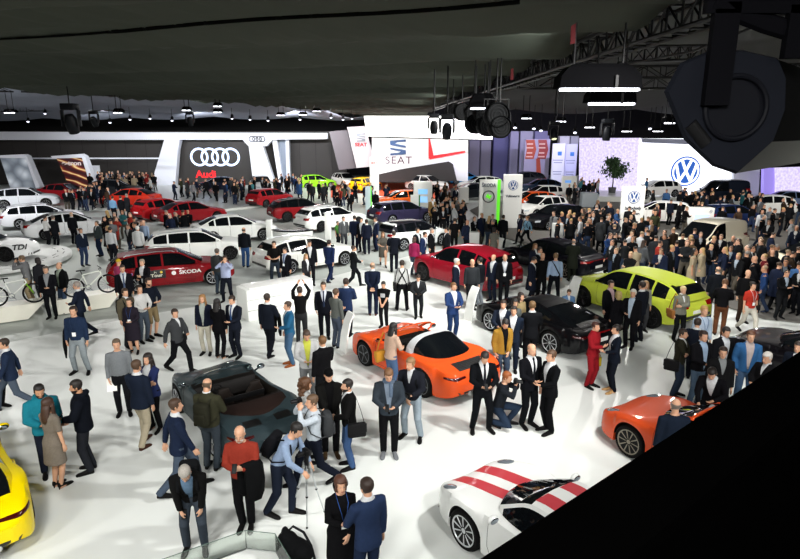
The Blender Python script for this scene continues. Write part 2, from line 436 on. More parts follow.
def add_trousers(mb, P, m=0, slim=0., shorts=False):
    rings = [torso_ring(P, z, *tz(z)[1:], grow=.012) for z in (.86, .92, .98, 1.03)]
    mb.loft([torso_ring(P, .765, .085, .055, .0), torso_ring(P, .80, .13, .092, .0)]+rings, m)
    for sg in (1, -1):
        h = P.hip[sg]; an = P.an[sg]; pts = [h+V((0, 0, .05))]+limb(h, P.kn[sg], an)
        rd = [.098, .099, .088-.5*slim, .077-.6*slim, .074-.6*slim, .073-.6*slim, .069-.5*slim, .061-slim*.5]
        if shorts: pts = pts[:6]; rd = rd[:6]
        else: pts.append(an+(an-P.kn[sg]).normalized()*.035); rd.append(.058-slim*.4)
        mb.tube(pts, rd, 12, m)
def face_cut(me, P, fn):
    bm = bmesh.new(); bm.from_mesh(me)
    bmesh.ops.delete(bm, geom=[f for f in bm.faces if fn(f)], context='FACES'); bm.to_mesh(me); bm.free(); me.update()
HAIRC = {}
def hair_mesh(style):
    if style in HAIRC: return HAIRC[style]
    mb = MB(); n = 28; g = {'short': .011, 'bald': .006, 'long': .016, 'curly': .035, 'bob': .02, 'cap': .012, 'bun': .014, 'tail': .013}[style]
    zs = [.03+.2*i/15 for i in range(16)]
    rings = []
    for z in zs:
        r = head_ring(*hd_at(z), n=n, g=g)
        rings.append([q+V((0, 0, g*max(0, (z-.15)/.08)**1.3)) for q in r])
    rings.append(head_ring(.2335+g*1.05, .008, -.008, .016, n=n))
    mb.loft(rings, 0)
    me = mb.mesh('hair', True, None)
    bm = bmesh.new(); bm.from_mesh(me); dead = []
    for f in bm.faces:
        c = f.calc_center_median(); k = False
        front = c.y < -.035
        if style == 'bald': k = c.z > .165 or c.y < -.0 or c.z < .06
        elif style == 'cap': k = c.z < .135 or (front and c.z < .15)
        elif style in ('long', 'bob', 'curly'): k = (front and c.z < .175 and abs(c.x) < .064+.0*g) or (c.y < -.06 and c.z < .175) or c.z < .03
        else: k = (front and c.z < .178) or (c.y < .005 and c.z < .10) or (c.z < .055) or (abs(c.x) > .06 and c.y < .03 and c.z < .085)
        if k: dead.append(f)
    bmesh.ops.delete(bm, geom=dead, context='FACES'); bm.to_mesh(me); bm.free()
    me = evaluated(me, [('SOLIDIFY', dict(thickness=.012, offset=-1))], 'hair')
    if style in ('long', 'bob', 'curly', 'tail', 'bun', 'cap'):
        ex = MB()
        if style == 'long':
            ex.loft([[V((hw*cos(a), y+dy*sin(a), z)) for a in [2*pi*k/16 for k in range(16)]] for z, hw, dy, y in ((-.22, .06, .02, .105), (-.15, .085, .03, .105), (-.05, .095, .045, .085), (.05, .092, .055, .06), (.13, .085, .05, .05))])
            for sx in (1, -1): ex.tube([(sx*.075, -.03, .15), (sx*.088, -.02, .08), (sx*.09, -.015, 0), (sx*.085, -.03, -.10), (sx*.08, -.04, -.17)], [(.012, .03), (.014, .035), (.016, .04), (.016, .036), (.008, .02)], 8)
        elif style == 'bob':
            ex.loft([[V((hw*cos(a), y+dy*sin(a), z)) for a in [2*pi*k/16 for k in range(16)]] for z, hw, dy, y in ((-.01, .085, .05, .055), (.05, .096, .06, .055), (.13, .09, .055, .05))])
        elif style == 'curly':
            r = random.Random(3)
            for i in range(26):
                a = r.uniform(-.2, pi+.2); z = r.uniform(-.10, .2); ex.ball((.1*cos(a), .03+.085*sin(a), z), r.uniform(.03, .05), n=8, k=5)
        elif style == 'tail': ex.tube([(0, .10, .17), (0, .15, .15), (0, .155, .06), (0, .13, -.06)], [.02, .03, .028, .008], 8)
        elif style == 'bun': ex.ball((0, .12, .19), .045)
        elif style == 'cap':
            ex.loft([[V((x, y+dy, .158+.5*abs(0)-.02*((y+.09)/.1)**2+dz)) for x, y in [(.072*cos(a), -.085-.085*max(0, sin(a))) for a in [pi*k/10 for k in range(11)]]+[(-.06, -.06), (.06, -.06)]] for dy, dz in ((0, 0), (0, .010))])
        e = ex.mesh('hair', True, None); bm = bmesh.new(); bm.from_mesh(me); bm.from_mesh(e); bm.to_mesh(me); bm.free(); bpy.data.meshes.remove(e)
    me.polygons.foreach_set('use_smooth', [True]*len(me.polygons)); me.update()
    HAIRC[style] = me; return me
_sh = {}
def shoe_mesh(heel=False):
    if heel in _sh: return _sh[heel]
    mb = MB(); rings = []
    for y, w, z0, z1 in ((.085, .020, .006, .07), (.072, .034, 0, .085), (.03, .038, 0, .10), (-.03, .040, 0, .085), (-.09, .046, 0, .065), (-.15, .047, 0, .052), (-.19, .038, 0, .042), (-.212, .018, .004, .028)):
        lift = .05*max(0, (y+.08)/.16) if heel else 0
        if heel: w *= .85
        rings.append([V((w*cos(a)*(1.06 if sin(a) < 0 else 1), y, max(lift, 0)+z0+(z1-z0)*(.5+.5*max(-1, min(1, 1.25*sin(a)))))) for a in [2*pi*k/14 for k in range(14)]])
    mb.loft(rings)
    if heel: mb.tube([(0, .06, .06), (0, .065, .002)], [.018, .008], 8)
    _sh[heel] = mb.mesh('shoe', True, 50); return _sh[heel]
_eye = {}
def eye_mesh():
    if 'e' not in _eye:
        mb = MB(); mb.ball((0, 0, 0), (.0115, .006, .0055), 0, 10, 6); mb.ball((0, -.003, 0), (.0056, .0045, .0056), 1, 8, 6); _eye['e'] = mb.mesh('eye', True, None)
        mb = MB(); mb.tube([(-.024, .006, .0), (-.012, -.001, .001), (0, -.004, 0), (.012, -.001, .001), (.024, .006, 0)], [(.003, .003), (.006, .005), (.007, .006), (.006, .005), (.003, .003)], 8); _eye['m'] = mb.mesh('mouth', True, None)
    return _eye
CACHE = {}
def cached(key, fn):
    if key not in CACHE: CACHE[key] = fn()
    return CACHE[key]
NP = 0
def person(x, y, face, label, arms=('down', 'down'), legs='stand', lean=0, hp=0, hy=0, fem=False, fat=0., h=None,
           top='suit', tc='#14161c', shirt='#dfe3e6', tie=None, trou='#15161a', slim=0., shorts=False, shoes='#0c0b0b', hair='short', hc='#2a1d14', sk='#c99a7c',
           eyes=True, group=None, lanyard=None, at=None, bare=False, beard=None, z=0., scarf=None):
    """one visitor with feet at photo point (x, y); face 0 looks at the camera, 90 to the right"""
    global NP; NP += 1
    loc = V(at) if at is not None else G(x, y, z)
    if h is None: h = (1.66 if fem else 1.77)+RND.uniform(-.02, .02)
    if isinstance(arms, str): arms = (arms, arms)
    root = thing('person', label, 'person', loc, radians(face), group, h/1.75)
    P = Pose(arms, legs, lean, hp, hy, fem, fat); pk = (arms, legs, lean, hp, hy, fem, fat)
    def mbody():
        b = MB(); add_body(b, P); return fuse(b, .0105, 'body', 1, .5)
    SK = skin(sk)
    link('body', cached(('body', pk), mbody), root, SK)
    # clothes
    def mtop():
        b = MB(); add_top(b, P, top); me = fuse(b, .017, top, 3, .6); v = TOPS[top]['vee']
        if v is not None:
            inv = P
            R = rx(-P.lean); kk = .22 if v > 1.05 else .13
            bm = bmesh.new(); bm.from_mesh(me)
            for sx in (1, -1):
                bmesh.ops.bisect_plane(bm, geom=bm.verts[:]+bm.edges[:]+bm.faces[:], dist=1e-4, plane_co=P.B((sx*.012, 0, v), 1), plane_no=rx(P.lean) @ V((sx, 0, -kk)).normalized())
            bm.to_mesh(me); bm.free()
            def cut(f):
                c = f.calc_center_median(); q = R @ (c-V((0, P.py, .95-P.drop))); zz = q.z+.95
                return q.y < -.03 and v < zz and abs(q.x) < (.012+(zz-v)*kk) and zz < 1.56
            face_cut(me, P, cut)
            me = evaluated(me, [('SOLIDIFY', dict(thickness=.006, offset=-1))], top)
            me.polygons.foreach_set('use_smooth', [True]*len(me.polygons))
        return me
    tn = {'suit': 'jacket', 'open': 'jacket', 'puffer': 'jacket', 'gown': 'dress'}.get(top, top)
    link(tn, cached(('top', top, pk), mtop), root, cloth(tc))
    if TOPS[top]['vee'] is not None:
        def msh():
            b = MB(); zs = (.95, 1.03, 1.08, 1.12, 1.17, 1.22, 1.26, 1.30, 1.35, 1.41, 1.45)
            rings = [torso_ring(P, z, *tz(z)[1:], grow=.013) for z in zs]+[torso_ring(P, 1.485, .1, .074, .006, grow=.006), torso_ring(P, 1.52, .064, .062, .004, grow=.009), torso_ring(P, 1.545, .060, .058, .004, grow=.009)]
            b.loft(rings); return b.mesh('shirt', True, None)
        link('shirt', cached(('sh', pk), msh), root, cloth(shirt))
    if tie:
        def mtie():
            b = MB(); rg = []
            for zz, w in ((1.02, .006), (1.06, .034), (1.2, .028), (1.36, .02), (1.46, .016), (1.475, .024), (1.515, .02)):
                r = tz(zz); f = -(r[2]+.012)+r[3]-(.012 if P.fem and 1.2 < zz < 1.4 else 0)-.006-P.fat*exp(-((zz-1.08)/.16)**2)*1.6
                rg.append([P.B((w*sx, f+dy-(.003 if zz > 1.46 else 0), zz)) for sx, dy in ((-1, .004), (-1, -.004), (0, -.007), (1, -.004), (1, .004))])
            b.loft(rg); return b.mesh('tie', True, None)
        link('tie', cached(('tie', pk), mtie), root, cloth(tie))
    if lanyard:
        def mlan():
            b = MB(); g = .034
            def fr(zz, x):
                r = tz(zz); return P.B((x, -(r[2]+g)+r[3]-P.fat*1.3-(.014 if P.fem else 0)-(.02 if top in ('puffer',) else 0)-(.02 if top in ('coat', 'gown') else 0), zz))
            for sx in (1, -1): b.tube([P.B((sx*.075, .0, 1.52)), fr(1.43, sx*.07), fr(1.3, sx*.04), fr(1.14, sx*.008)], .005, 6)
            return b.mesh('lanyard', True, None), fr(1.09, 0)
        lm, lp = cached(('lan', top, pk), mlan)
        lo = link('lanyard', lm, root, cloth(lanyard))
        mk('badge_card', MB().box(lp, (.085, .006, .10), rx(P.lean)), plastic('#eef0f0'), lo)
    if scarf:
        b = MB(); b.tube([P.B((.09*cos(a), -.005+.085*sin(a), 1.505+.01*sin(3*a))) for a in [2*pi*k/14 for k in range(15)]], .026, 8)
        b.tube([P.B((.03, -.10, 1.49)), P.B((.04, -.155, 1.40)), P.B((.035, -.16, 1.25))], [(.03, .018), (.035, .014), (.03, .01)], 8)
        mk('scarf', b, cloth(scarf), root)
    if top not in ('dress', 'gown'):
        def mtr():
            b = MB(); add_trousers(b, P, 0, slim, shorts); return fuse(b, .017, 'trousers', 3, .6)
        link('shorts' if shorts else 'trousers', cached(('tr', slim, shorts, pk), mtr), root, cloth(trou))
    heel = fem and top in ('dress', 'suit', 'gown')
    for sg in (1, -1):
        f, yaw, lift = P.foot[sg]
        M = Matrix.Translation(f) @ Matrix.Rotation(yaw, 4, 'Z') @ Matrix.Rotation(lift*4, 4, 'X')
        link('shoe', shoe_mesh(heel), root, leather(shoes), M)
    if hair:
        link('cap' if hair == 'cap' else 'hair', hair_mesh(hair), root, cloth(hc) if hair == 'cap' else hairm(hc), P.HM.copy())
    if beard:
        def mb_():
            b = MB(); b.loft([[V((q.x, q.y, q.z)) for q in head_ring(z, *hd_at(z)[1:], g=.007)] for z in (.0, .012, .03, .05, .07)])
            me = b.mesh('beard', True, None); face_cut(me, P, lambda f: f.calc_center_median().y > -.0 or (abs(f.calc_center_median().x) < .03 and f.calc_center_median().z > .03)); return me
        link('beard', cached('beard', mb_), root, hairm(beard), P.HM.copy())
    if eyes:
        e = eye_mesh()
        for sx in (1, -1): link('eye', e['e'], root, [plastic('#b5a99d'), plastic('#1d130d')], P.HM @ Matrix.Translation((sx*.031, -.0895, .116)))
        link('mouth', e['m'], root, skin('#9a5a4e'), P.HM @ Matrix.Translation((0, -.102, .052)))
    root['px'] = 0; del root['px']
    return root, P
# ---- small figures: one fused mesh with skin, hair, top, trousers, shoes and shirt as material slots
FIG = {}
def fig_mesh(v):
    if v in FIG: return FIG[v]
    arms, legs, top, fem, hair, hp = v
    P = Pose(arms, legs, 3, hp, 0, fem); b = MB()
    add_body(b, P, False, (0, 2, 3)); add_top(b, P, top, 2)
    if top not in ('dress', 'gown'): add_trousers(b, P, 3, .008 if fem else 0)
    if TOPS[top]['vee'] is not None:
        T = TOPS[top]
        for z0 in (1.18, 1.25, 1.32, 1.39, 1.45):
            r = tz(z0); b.tube([P.B((0, -(r[2]+T['g'])+r[3]-.004, z0)), P.B((0, -(tz(z0+.07)[2]+T['g']*.8)+r[3]-.004, z0+.07))], [((z0-1.12)*.22, .012)]*2, 8, 5, ref=(1, 0, 0))
    for sg in (1, -1):
        f, yaw, lift = P.foot[sg]; R = Matrix.Rotation(yaw, 3, 'Z') @ rx(lift*4)
        b.tube([f+R @ V((0, .07, .035)), f+R @ V((0, .0, .045)), f+R @ V((0, -.12, .035)), f+R @ V((0, -.2, .02))], [(.03, .034), (.042, .044), (.045, .034), (.025, .018)], 8, 4, ref=(1, 0, 0))
    if hair != 'none':
        for r in HEAD[3:]:
            pass
        b.loft([[P.HM @ (q+V((0, .024, .016))) for q in head_ring(*r, g=.006)] for r in HEAD[4:]], 1)
        if hair == 'long':
            b.loft([[P.HM @ V((hw*cos(a), y+dy*sin(a), z)) for a in [2*pi*k/12 for k in range(12)]] for z, hw, dy, y in ((-.18, .06, .03, .10), (-.05, .09, .05, .08), (.05, .092, .055, .06), (.15, .085, .05, .05))], 1)
    FIG[v] = fuse(b, .024, 'figure', 1, .5); return FIG[v]
FIGV = [(('down', 'down'), 'stand', 'suit', False, 'short', 8), (('front', 'front'), 'stand', 'jacket', False, 'short', 18), (('down', 'phone'), 'weight', 'suit', False, 'short', 14),
        (('swing_f', 'swing_b'), 'walk', 'jacket', False, 'short', 4), (('cross', 'cross'), 'apart', 'sweater', False, 'short', 5), (('up', 'up'), 'apart', 'jacket', False, 'short', 0),
        (('down', 'front'), 'stand', 'sweater', True, 'long', 8), (('down', 'down'), 'close', 'dress', True, 'long', 4), (('pocket', 'pocket'), 'weight', 'coat', False, 'short', 3),
        (('pocket', 'down'), 'step', 'shirt', False, 'short', 10), (('back', 'back'), 'stand', 'suit', False, 'none', 5), (('swing_b', 'swing_f'), 'step', 'jacket', True, 'long', 3),
        (('high', 'high'), 'stand', 'jacket', False, 'short', -8), (('down', 'ear'), 'weight', 'coat', True, 'long', 5)]
def figure(loc, face, tc, trou, hc='#241a12', v=0, sk='#c2947a', shirt='#d5dade', shoes='#0d0c0c', h=1.75, label=None, group=None):
    o = link('person', fig_mesh(FIGV[v]), None, [skin(sk), hairm(hc), cloth(tc), cloth(trou), leather(shoes), cloth(shirt)])
    o.location = loc; o.rotation_euler = (0, 0, radians(face)); o.scale = (h/1.75,)*3
    return tag(o, label, 'person', group)
# ================================================================== cars (local axes: +X nose, +Y left, +Z up)
SPECS = {
 '911': dict(L=4.5, wb=2.45, fa=1.24, r=.345, ra=.355, sill=.17, coupe=True,
   zc=[(-2.25, .62), (-2.12, .76), (-1.9, .84), (-1.5, .90), (-1.0, .90), (0, .90), (.8, .91), (1.2, .84), (1.6, .76), (1.95, .66), (2.15, .57), (2.25, .48)],
   zs=[(-2.25, .60), (-2.12, .74), (-1.85, .84), (-1.3, .92), (-.9, .91), (-.3, .87), (.5, .86), (.9, .855), (1.3, .845), (1.65, .79), (1.95, .70), (2.15, .60), (2.25, .47)],
   w=[(-2.25, .56), (-2.2, .70), (-2.08, .82), (-1.8, .905), (-1.25, .94), (-.7, .91), (-.2, .885), (.5, .885), (1.2, .905), (1.6, .88), (1.9, .81), (2.08, .71), (2.2, .55), (2.25, .42)],
   zb=[(-2.25, .34), (-2.1, .26), (-1.7, .18), (1.8, .17), (2.1, .20), (2.25, .26)],
   roof=[(-1.85, .86), (-1.5, .99), (-1.1, 1.12), (-.7, 1.22), (-.3, 1.275), (0, 1.28), (.2, 1.25), (.5, 1.10), (.85, .90)],
   wr=.56, hdr=.18, rhd=-.72, cowl=.85, tail=-1.85, side=[(-1.0, .62)], bp=[(-.52, -.46)]),
 'suv': dict(L=4.7, wb=2.81, fa=1.45, r=.375, sill=.24,
   zc=[(-2.35, .80), (-2.2, 1.0), (-1.9, 1.05), (.95, 1.08), (1.4, 1.04), (1.9, .98), (2.2, .86), (2.35, .66)],
   zs=[(-2.35, .78), (-2.2, 1.0), (-1.9, 1.06), (-1, 1.05), (.9, 1.02), (1.5, .99), (1.9, .93), (2.2, .80), (2.35, .62)],
   w=[(-2.35, .72), (-2.28, .82), (-2.05, .91), (-1.4, .965), (0, .945), (1.4, .965), (1.9, .90), (2.15, .80), (2.28, .68), (2.35, .56)],
   zb=[(-2.35, .46), (-2.15, .32), (-1.8, .25), (1.8, .24), (2.15, .28), (2.35, .36)],
   roof=[(-2.2, 1.02), (-2.05, 1.25), (-1.75, 1.46), (-1.2, 1.57), (-.5, 1.62), (.1, 1.60), (.35, 1.55), (.7, 1.33), (1.15, 1.05)],
   wr=.62, hdr=.32, rhd=-1.72, cowl=1.15, tail=-2.2, side=[(-1.75, .95)], bp=[(-.42, -.32), (-1.28, -1.20)]),
 'wagon': dict(L=4.86, wb=2.84, fa=1.48, r=.33, sill=.19,
   zc=[(-2.43, .74), (-2.3, .94), (-2.0, .99), (.9, .98), (1.4, .93), (2.0, .84), (2.3, .72), (2.43, .58)],
   zs=[(-2.43, .72), (-2.3, .93), (-2.0, .98), (-1, .97), (.9, .93), (1.5, .90), (2.0, .80), (2.3, .68), (2.43, .55)],
   w=[(-2.43, .70), (-2.36, .80), (-2.1, .88), (-1.4, .925), (0, .925), (1.4, .92), (1.95, .87), (2.2, .78), (2.36, .64), (2.43, .50)],
   zb=[(-2.43, .38), (-2.2, .26), (-1.9, .2), (1.9, .19), (2.2, .22), (2.43, .30)],
   roof=[(-2.3, .96), (-2.12, 1.16), (-1.85, 1.36), (-1.3, 1.45), (-.5, 1.48), (0, 1.47), (.25, 1.43), (.65, 1.22), (1.15, .96)],
   wr=.58, hdr=.22, rhd=-1.82, cowl=1.15, tail=-2.3, side=[(-1.95, .95)], bp=[(-.42, -.34), (-1.36, -1.28)]),
 'sedan': dict(L=4.86, wb=2.84, fa=1.48, r=.33, sill=.19,
   zc=[(-2.43, .78), (-2.3, .98), (-1.9, 1.01), (-1.4, .99), (.9, .98), (1.4, .93), (2.0, .84), (2.3, .72), (2.43, .58)],
   zs=[(-2.43, .76), (-2.3, .95), (-1.9, .98), (-1, .97), (.9, .93), (1.5, .90), (2.0, .80), (2.3, .68), (2.43, .55)],
   w=[(-2.43, .68), (-2.36, .79), (-2.1, .87), (-1.4, .925), (0, .925), (1.4, .92), (1.95, .87), (2.2, .78), (2.36, .64), (2.43, .50)],
   zb=[(-2.43, .38), (-2.2, .26), (-1.9, .2), (1.9, .19), (2.2, .22), (2.43, .30)],
   roof=[(-2.0, .98), (-1.65, 1.15), (-1.2, 1.35), (-.7, 1.44), (-.3, 1.46), (0, 1.455), (.25, 1.42), (.65, 1.22), (1.15, .96)],
   wr=.56, hdr=.22, rhd=-1.02, cowl=1.15, tail=-2.0, side=[(-1.5, .95)], bp=[(-.42, -.34), (-1.2, -1.12)]),
 'hatch': dict(L=4.25, wb=2.63, fa=1.31, r=.32, sill=.19,
   zc=[(-2.12, .74), (-2.02, .93), (-1.8, .98), (.85, .98), (1.3, .93), (1.75, .83), (2.02, .70), (2.12, .56)],
   zs=[(-2.12, .72), (-2.02, .92), (-1.8, .97), (-1, .96), (.8, .92), (1.3, .89), (1.75, .79), (2.02, .66), (2.12, .53)],
   w=[(-2.12, .68), (-2.06, .77), (-1.85, .84), (-1.3, .89), (0, .89), (1.3, .89), (1.7, .84), (1.95, .74), (2.06, .62), (2.12, .5)],
   zb=[(-2.12, .38), (-1.95, .26), (-1.7, .2), (1.7, .19), (1.95, .22), (2.12, .30)],
   roof=[(-2.0, .95), (-1.88, 1.16), (-1.65, 1.34), (-1.2, 1.43), (-.4, 1.46), (0, 1.45), (.2, 1.41), (.6, 1.2), (1.1, .96)],
   wr=.56, hdr=.18, rhd=-1.62, cowl=1.1, tail=-2.0, side=[(-1.6, .92)], bp=[(-.40, -.32), (-1.22, -1.10)]),
 'panamera': dict(L=5.0, wb=2.95, fa=1.5, r=.36, sill=.17, coupe=True,
   zc=[(-2.5, .70), (-2.4, .86), (-2.1, .93), (-1.6, .96), (.9, .96), (1.4, .89), (1.9, .80), (2.25, .68), (2.42, .58), (2.5, .48)],
   zs=[(-2.5, .68), (-2.4, .84), (-2.05, .93), (-1.5, .97), (-1, .94), (.9, .91), (1.5, .90), (1.9, .83), (2.25, .70), (2.42, .58), (2.5, .46)],
   w=[(-2.5, .64), (-2.42, .78), (-2.1, .91), (-1.45, .965), (0, .93), (1.5, .95), (1.95, .88), (2.25, .76), (2.42, .60), (2.5, .45)],
   zb=[(-2.5, .36), (-2.3, .24), (-1.9, .18), (1.9, .17), (2.3, .20), (2.5, .26)],
   roof=[(-2.1, .94), (-1.7, 1.12), (-1.2, 1.29), (-.6, 1.39), (-.1, 1.42), (.2, 1.40), (.4, 1.36), (.75, 1.17), (1.25, .93)],
   wr=.58, hdr=.36, rhd=-.98, cowl=1.25, tail=-2.1, side=[(-1.6, 1.0)], bp=[(-.3, -.22)]),
 'van': dict(L=4.4, wb=2.68, fa=1.35, r=.33, sill=.2,
   zc=[(-2.2, .95), (-2.15, 1.05), (-1.8, 1.08), (1.0, 1.08), (1.4, 1.03), (1.8, .93), (2.08, .78), (2.2, .60)],
   zs=[(-2.2, .93), (-2.15, 1.05), (-1.8, 1.06), (.9, 1.02), (1.4, .97), (1.8, .86), (2.08, .72), (2.2, .56)],
   w=[(-2.2, .82), (-2.15, .87), (-1.95, .895), (0, .90), (1.4, .90), (1.75, .85), (2.0, .74), (2.12, .62), (2.2, .5)],
   zb=[(-2.2, .36), (-2.0, .28), (-1.7, .22), (1.7, .2), (2.0, .22), (2.2, .30)],
   roof=[(-2.17, 1.06), (-2.12, 1.5), (-2.0, 1.75), (-1.7, 1.84), (-.6, 1.87), (.1, 1.83), (.4, 1.74), (.8, 1.42), (1.35, 1.05)],
   wr=.70, hdr=.36, rhd=-1.98, cowl=1.35, tail=-2.17, side=[(-.20, 1.1)], bp=[]),
}
SPECS['compact_suv'] = dict(SPECS['suv'], L=4.4, scale=.94)
SPECS['large_suv'] = dict(SPECS['suv'], scale=1.03)
_wheel = {}
def wheel_meshes(r, w, style):
    k = (r, w, style)
    if k in _wheel: return _wheel[k]
    t = MB(); ri = r*.745
    t.lathe([(ri, -w/2), (r*.90, -w/2-.004), (r*.975, -w*.40), (r, -w*.25), (r, w*.25), (r*.975, w*.40), (r*.90, w/2+.004), (ri, w/2), (ri*.97, w*.3), (ri*.97, -w*.3)], 40, closed=True)
    R = MB(); o = -w/2   # outer face at -Y (mirrored for the other side)
    R.torus((0, o+.008, 0), ri*.965, .014, 40, 8)
    R.lathe([(ri*.95, o+.012), (ri*.93, o+.09), (ri*.3, o+.10), (.0001, o+.10)], 36, m=1)
    n, dbl = {'five': (5, 0), 'ten': (10, 0), 'split': (5, 1), 'multi': (9, 0), 'black': (5, 1), 'plain': (7, 0)}[style]
    for i in range(n):
        for dd in ((-.13, .13) if dbl else (0,)):
            a = 2*pi*i/n; a1 = a+dd*1.15; a0 = a+dd*.6; hw = ri*(.052 if dbl or n > 8 else .085)
            p0 = V((ri*.16*cos(a0), o+.028, ri*.16*sin(a0))); p1 = V((ri*.6*cos(a1), o+.016, ri*.6*sin(a1))); p2 = V((ri*.955*cos(a1), o+.014, ri*.955*sin(a1)))
            R.tube([p0, p1, p2], [(hw*1.3, .016), (hw, .014), (hw*1.15, .014)], 6, ref=V((-sin(a1), 0, cos(a1))))
    R.lathe([(ri*.2, o+.04), (ri*.2, o+.014), (ri*.13, o+.006), (.0001, o+.006)], 20)
    c = MB(); c.lathe([(ri*.78, o+.07), (ri*.78, o+.085), (ri*.3, o+.085), (ri*.3, o+.07)], 28, m=1, closed=True)
    g = MB(); g.loft([[V((ri*q*cos(a), yy, ri*q*sin(a))) for q, yy in ((.52, o+.045), (.86, o+.045), (.86, o+.095), (.52, o+.095))] for a in [radians(-25+10*j) for j in range(6)]])
    _wheel[k] = (t.mesh('wheel', True, 35), R.mesh('rim', True, 40), c.mesh('brake_disc', True, 40), g.mesh('brake_caliper', True, 40)); return _wheel[k]
class Car:
    def __init__(s, kind, label, loc, heading, col, cat='car', group=None, rim='five', rimc='#a9adb0', open_top=None, roofc=None, caliper=None, detail=2, stance=0., name='car', vents=False, sc=1.):
        s.vents = vents
        sp = s.sp = SPECS[kind]; k = sp.get('scale', 1.)*sc; s.k = k; s.kind = kind; s.col = col
        s.root = thing(name, label, cat, loc, heading, group, k)
        s.P = paint(col); s.detail = detail; s.open = open_top
        zc, zs, w, zbf, roof = map(pchip, (list(sp['zc']), list(sp['zs']), list(sp['w']), list(sp['zb']), list(sp['roof'])))
        L = SPECS['suv']['L'] if 'scale' in sp else sp['L']; r = sp['r']; s.r = r; fx, bx = sp['fa'], sp['fa']-sp['wb']; s.fx, s.bx = fx, bx
        s.zs, s.w, s.roof, s.zc, s.L = zs, w, roof, zc, L; sill = sp['sill']
        Ra = r+.045
        cab = {'targa': (-.62, .52), 'conv': (-.92, .52)}.get(open_top)
        xs = set(round(-L/2+L*(.5-.5*cos(pi*i/36)), 4) for i in range(37))
        for xw in (fx, bx):
            for i in range(15): xs.add(round(xw+Ra*cos(pi*i/14), 4))
            xs.add(round(xw+Ra+.006, 4)); xs.add(round(xw-Ra-.006, 4))
        if cab:
            for c in cab: xs |= {c, c+.02 if c > 0 else c-.02}
            xs |= {cab[0]+.12, cab[1]-.12}
        xs = sorted(xs); keep = [xs[0]]
        for x in xs[1:]:
            if x-keep[-1] > .004: keep.append(x)
        xs = keep
        def section(x):
            ww, zz, zt = w(x), zs(x), zc(x); zb = max(sill if abs(x) < L/2-.5 else 0, zbf(x)); zb0 = zb; ar = 0
            for xw in (fx, bx):
                if abs(x-xw) <= Ra: zb = max(zb, r+sqrt(max(0, Ra*Ra-(x-xw)**2))); ar = 1
            for xw in (fx, bx): ww += .018*exp(-((x-xw)/.30)**2)
            zb = min(zb, zz-.06); h = zz-zb
            cabin = cab and cab[0] <= x <= cab[1]
            p = [(0, zb), (ww*.74, zb), (ww*(.985 if not ar else .995), zb+.012), (ww*1.0, zb+h*.12), (ww*1.003, zb+h*.42), (ww*.995, zb+h*.68), (ww*.975, zb+h*.86), (ww*.935, zz-.012), (ww*.88, zz+.008)]
            if cabin: p += [(ww*.83, zz-.01), (ww*.80, zz-.06), (ww*.78, .36), (ww*.4, .30), (0, .33)]
            else: p += [(ww*.80, zz+(zt-zz)*.22+.010), (ww*.66, zz+(zt-zz)*.55+.012), (ww*.48, zz+(zt-zz)*.85+.010), (ww*.25, zt+.002), (0, zt)]
            return p
        B = MB(); rings = []
        for x in xs:
            p = section(x); rings.append([V((x, y, z)) for y, z in p]+[V((x, -y, z)) for y, z in p[-2:0:-1]])
        n = len(rings[0]); vs = [q for g in rings for q in g]; fs = []; ms = []
        for i in range(len(rings)-1):
            xm = (xs[i]+xs[i+1])/2
            inc = cab and cab[0]-.021 <= xm <= cab[1]+.021
            for j in range(n):
                a, b = i*n+j, i*n+(j+1) % n; fs.append((a, b, b+n, a+n))
                jj = j if j < 13 else n-1-j
                ms.append(1 if jj == 0 or (jj == 1 and any(abs(xm-xw) < Ra for xw in (fx, bx))) else 2 if inc and jj >= 9 else 0)
        fs.append(tuple(range(n))[::-1]); fs.append(tuple(range((len(rings)-1)*n, len(rings)*n))); ms += [0, 0]
        B.add(vs, fs); B.m = ms
        s.body = mk('body', B, [s.P, BLACK, leather('#17130f') if cab else BLACK], s.root, angle=38)
        polys = [V(p) for p in B.v], B.f
        # ---- greenhouse
        tail, cowl, hdr, rhd = sp['tail'], sp['cowl']-(.14 if sp.get('coupe') else .08), sp['hdr'], sp['rhd']
        g0 = hdr-.05 if open_top else tail
        gx = set([tail, cowl, hdr, rhd]+[round(tail+(cowl-tail)*i/30, 4) for i in range(31)])
        for a, b in sp['side']+sp['bp']: gx |= {a, b}
        gx |= {hdr-.05, cowl-.05, cowl-.12}
        gx = sorted(x for x in gx if x >= g0-.001); k2 = [gx[0]]
        for x in gx[1:]:
            if x-k2[-1] > .006: k2.append(x)
        gx = k2; hm = max(roof(x)-zs(x) for x in gx); wr = sp['wr']; wide = .92 if not sp.get('coupe') else .84
        cb = .24 if sp.get('coupe') else .16
        def bowx(x, y, wb_): return x + cb*max(0, (x-hdr+.35)/(cowl-hdr+.35))**1.2*(1-min(1, (y/max(wb_, .1))**2)) - cb*.35*max(0, (rhd+.2-x)/(rhd+.2-tail))*(1-min(1, (y/max(wb_, .1))**2))*(0 if kind == 'van' else 1)
        def gsec(x):
            zb = zs(x)-.025; h = max(.012, roof(x)-zb); wb_ = w(x)*wide
            if x < tail+.5: wb_ *= 1-.10*((tail+.5-x)/.5)
            if x > cowl-.5: wb_ *= 1-.10*((x-cowl+.5)/.5)**2
            q = min(1, h/hm); wrr = wb_-(wb_-wr)*q; rr = min(.045, h*.3)
            return [(wb_, zb), (wb_+(wrr-wb_)*.30+.008*q, zb+(h-rr*1.6)*.33), (wb_+(wrr-wb_)*.64+.008*q, zb+(h-rr*1.6)*.70), (wrr, zb+h-rr*1.5), (wrr-rr*.9, zb+h-rr*.45), (wrr*.70, zb+h-rr*.15), (wrr*.36, zb+h), (0, zb+h+.004)]
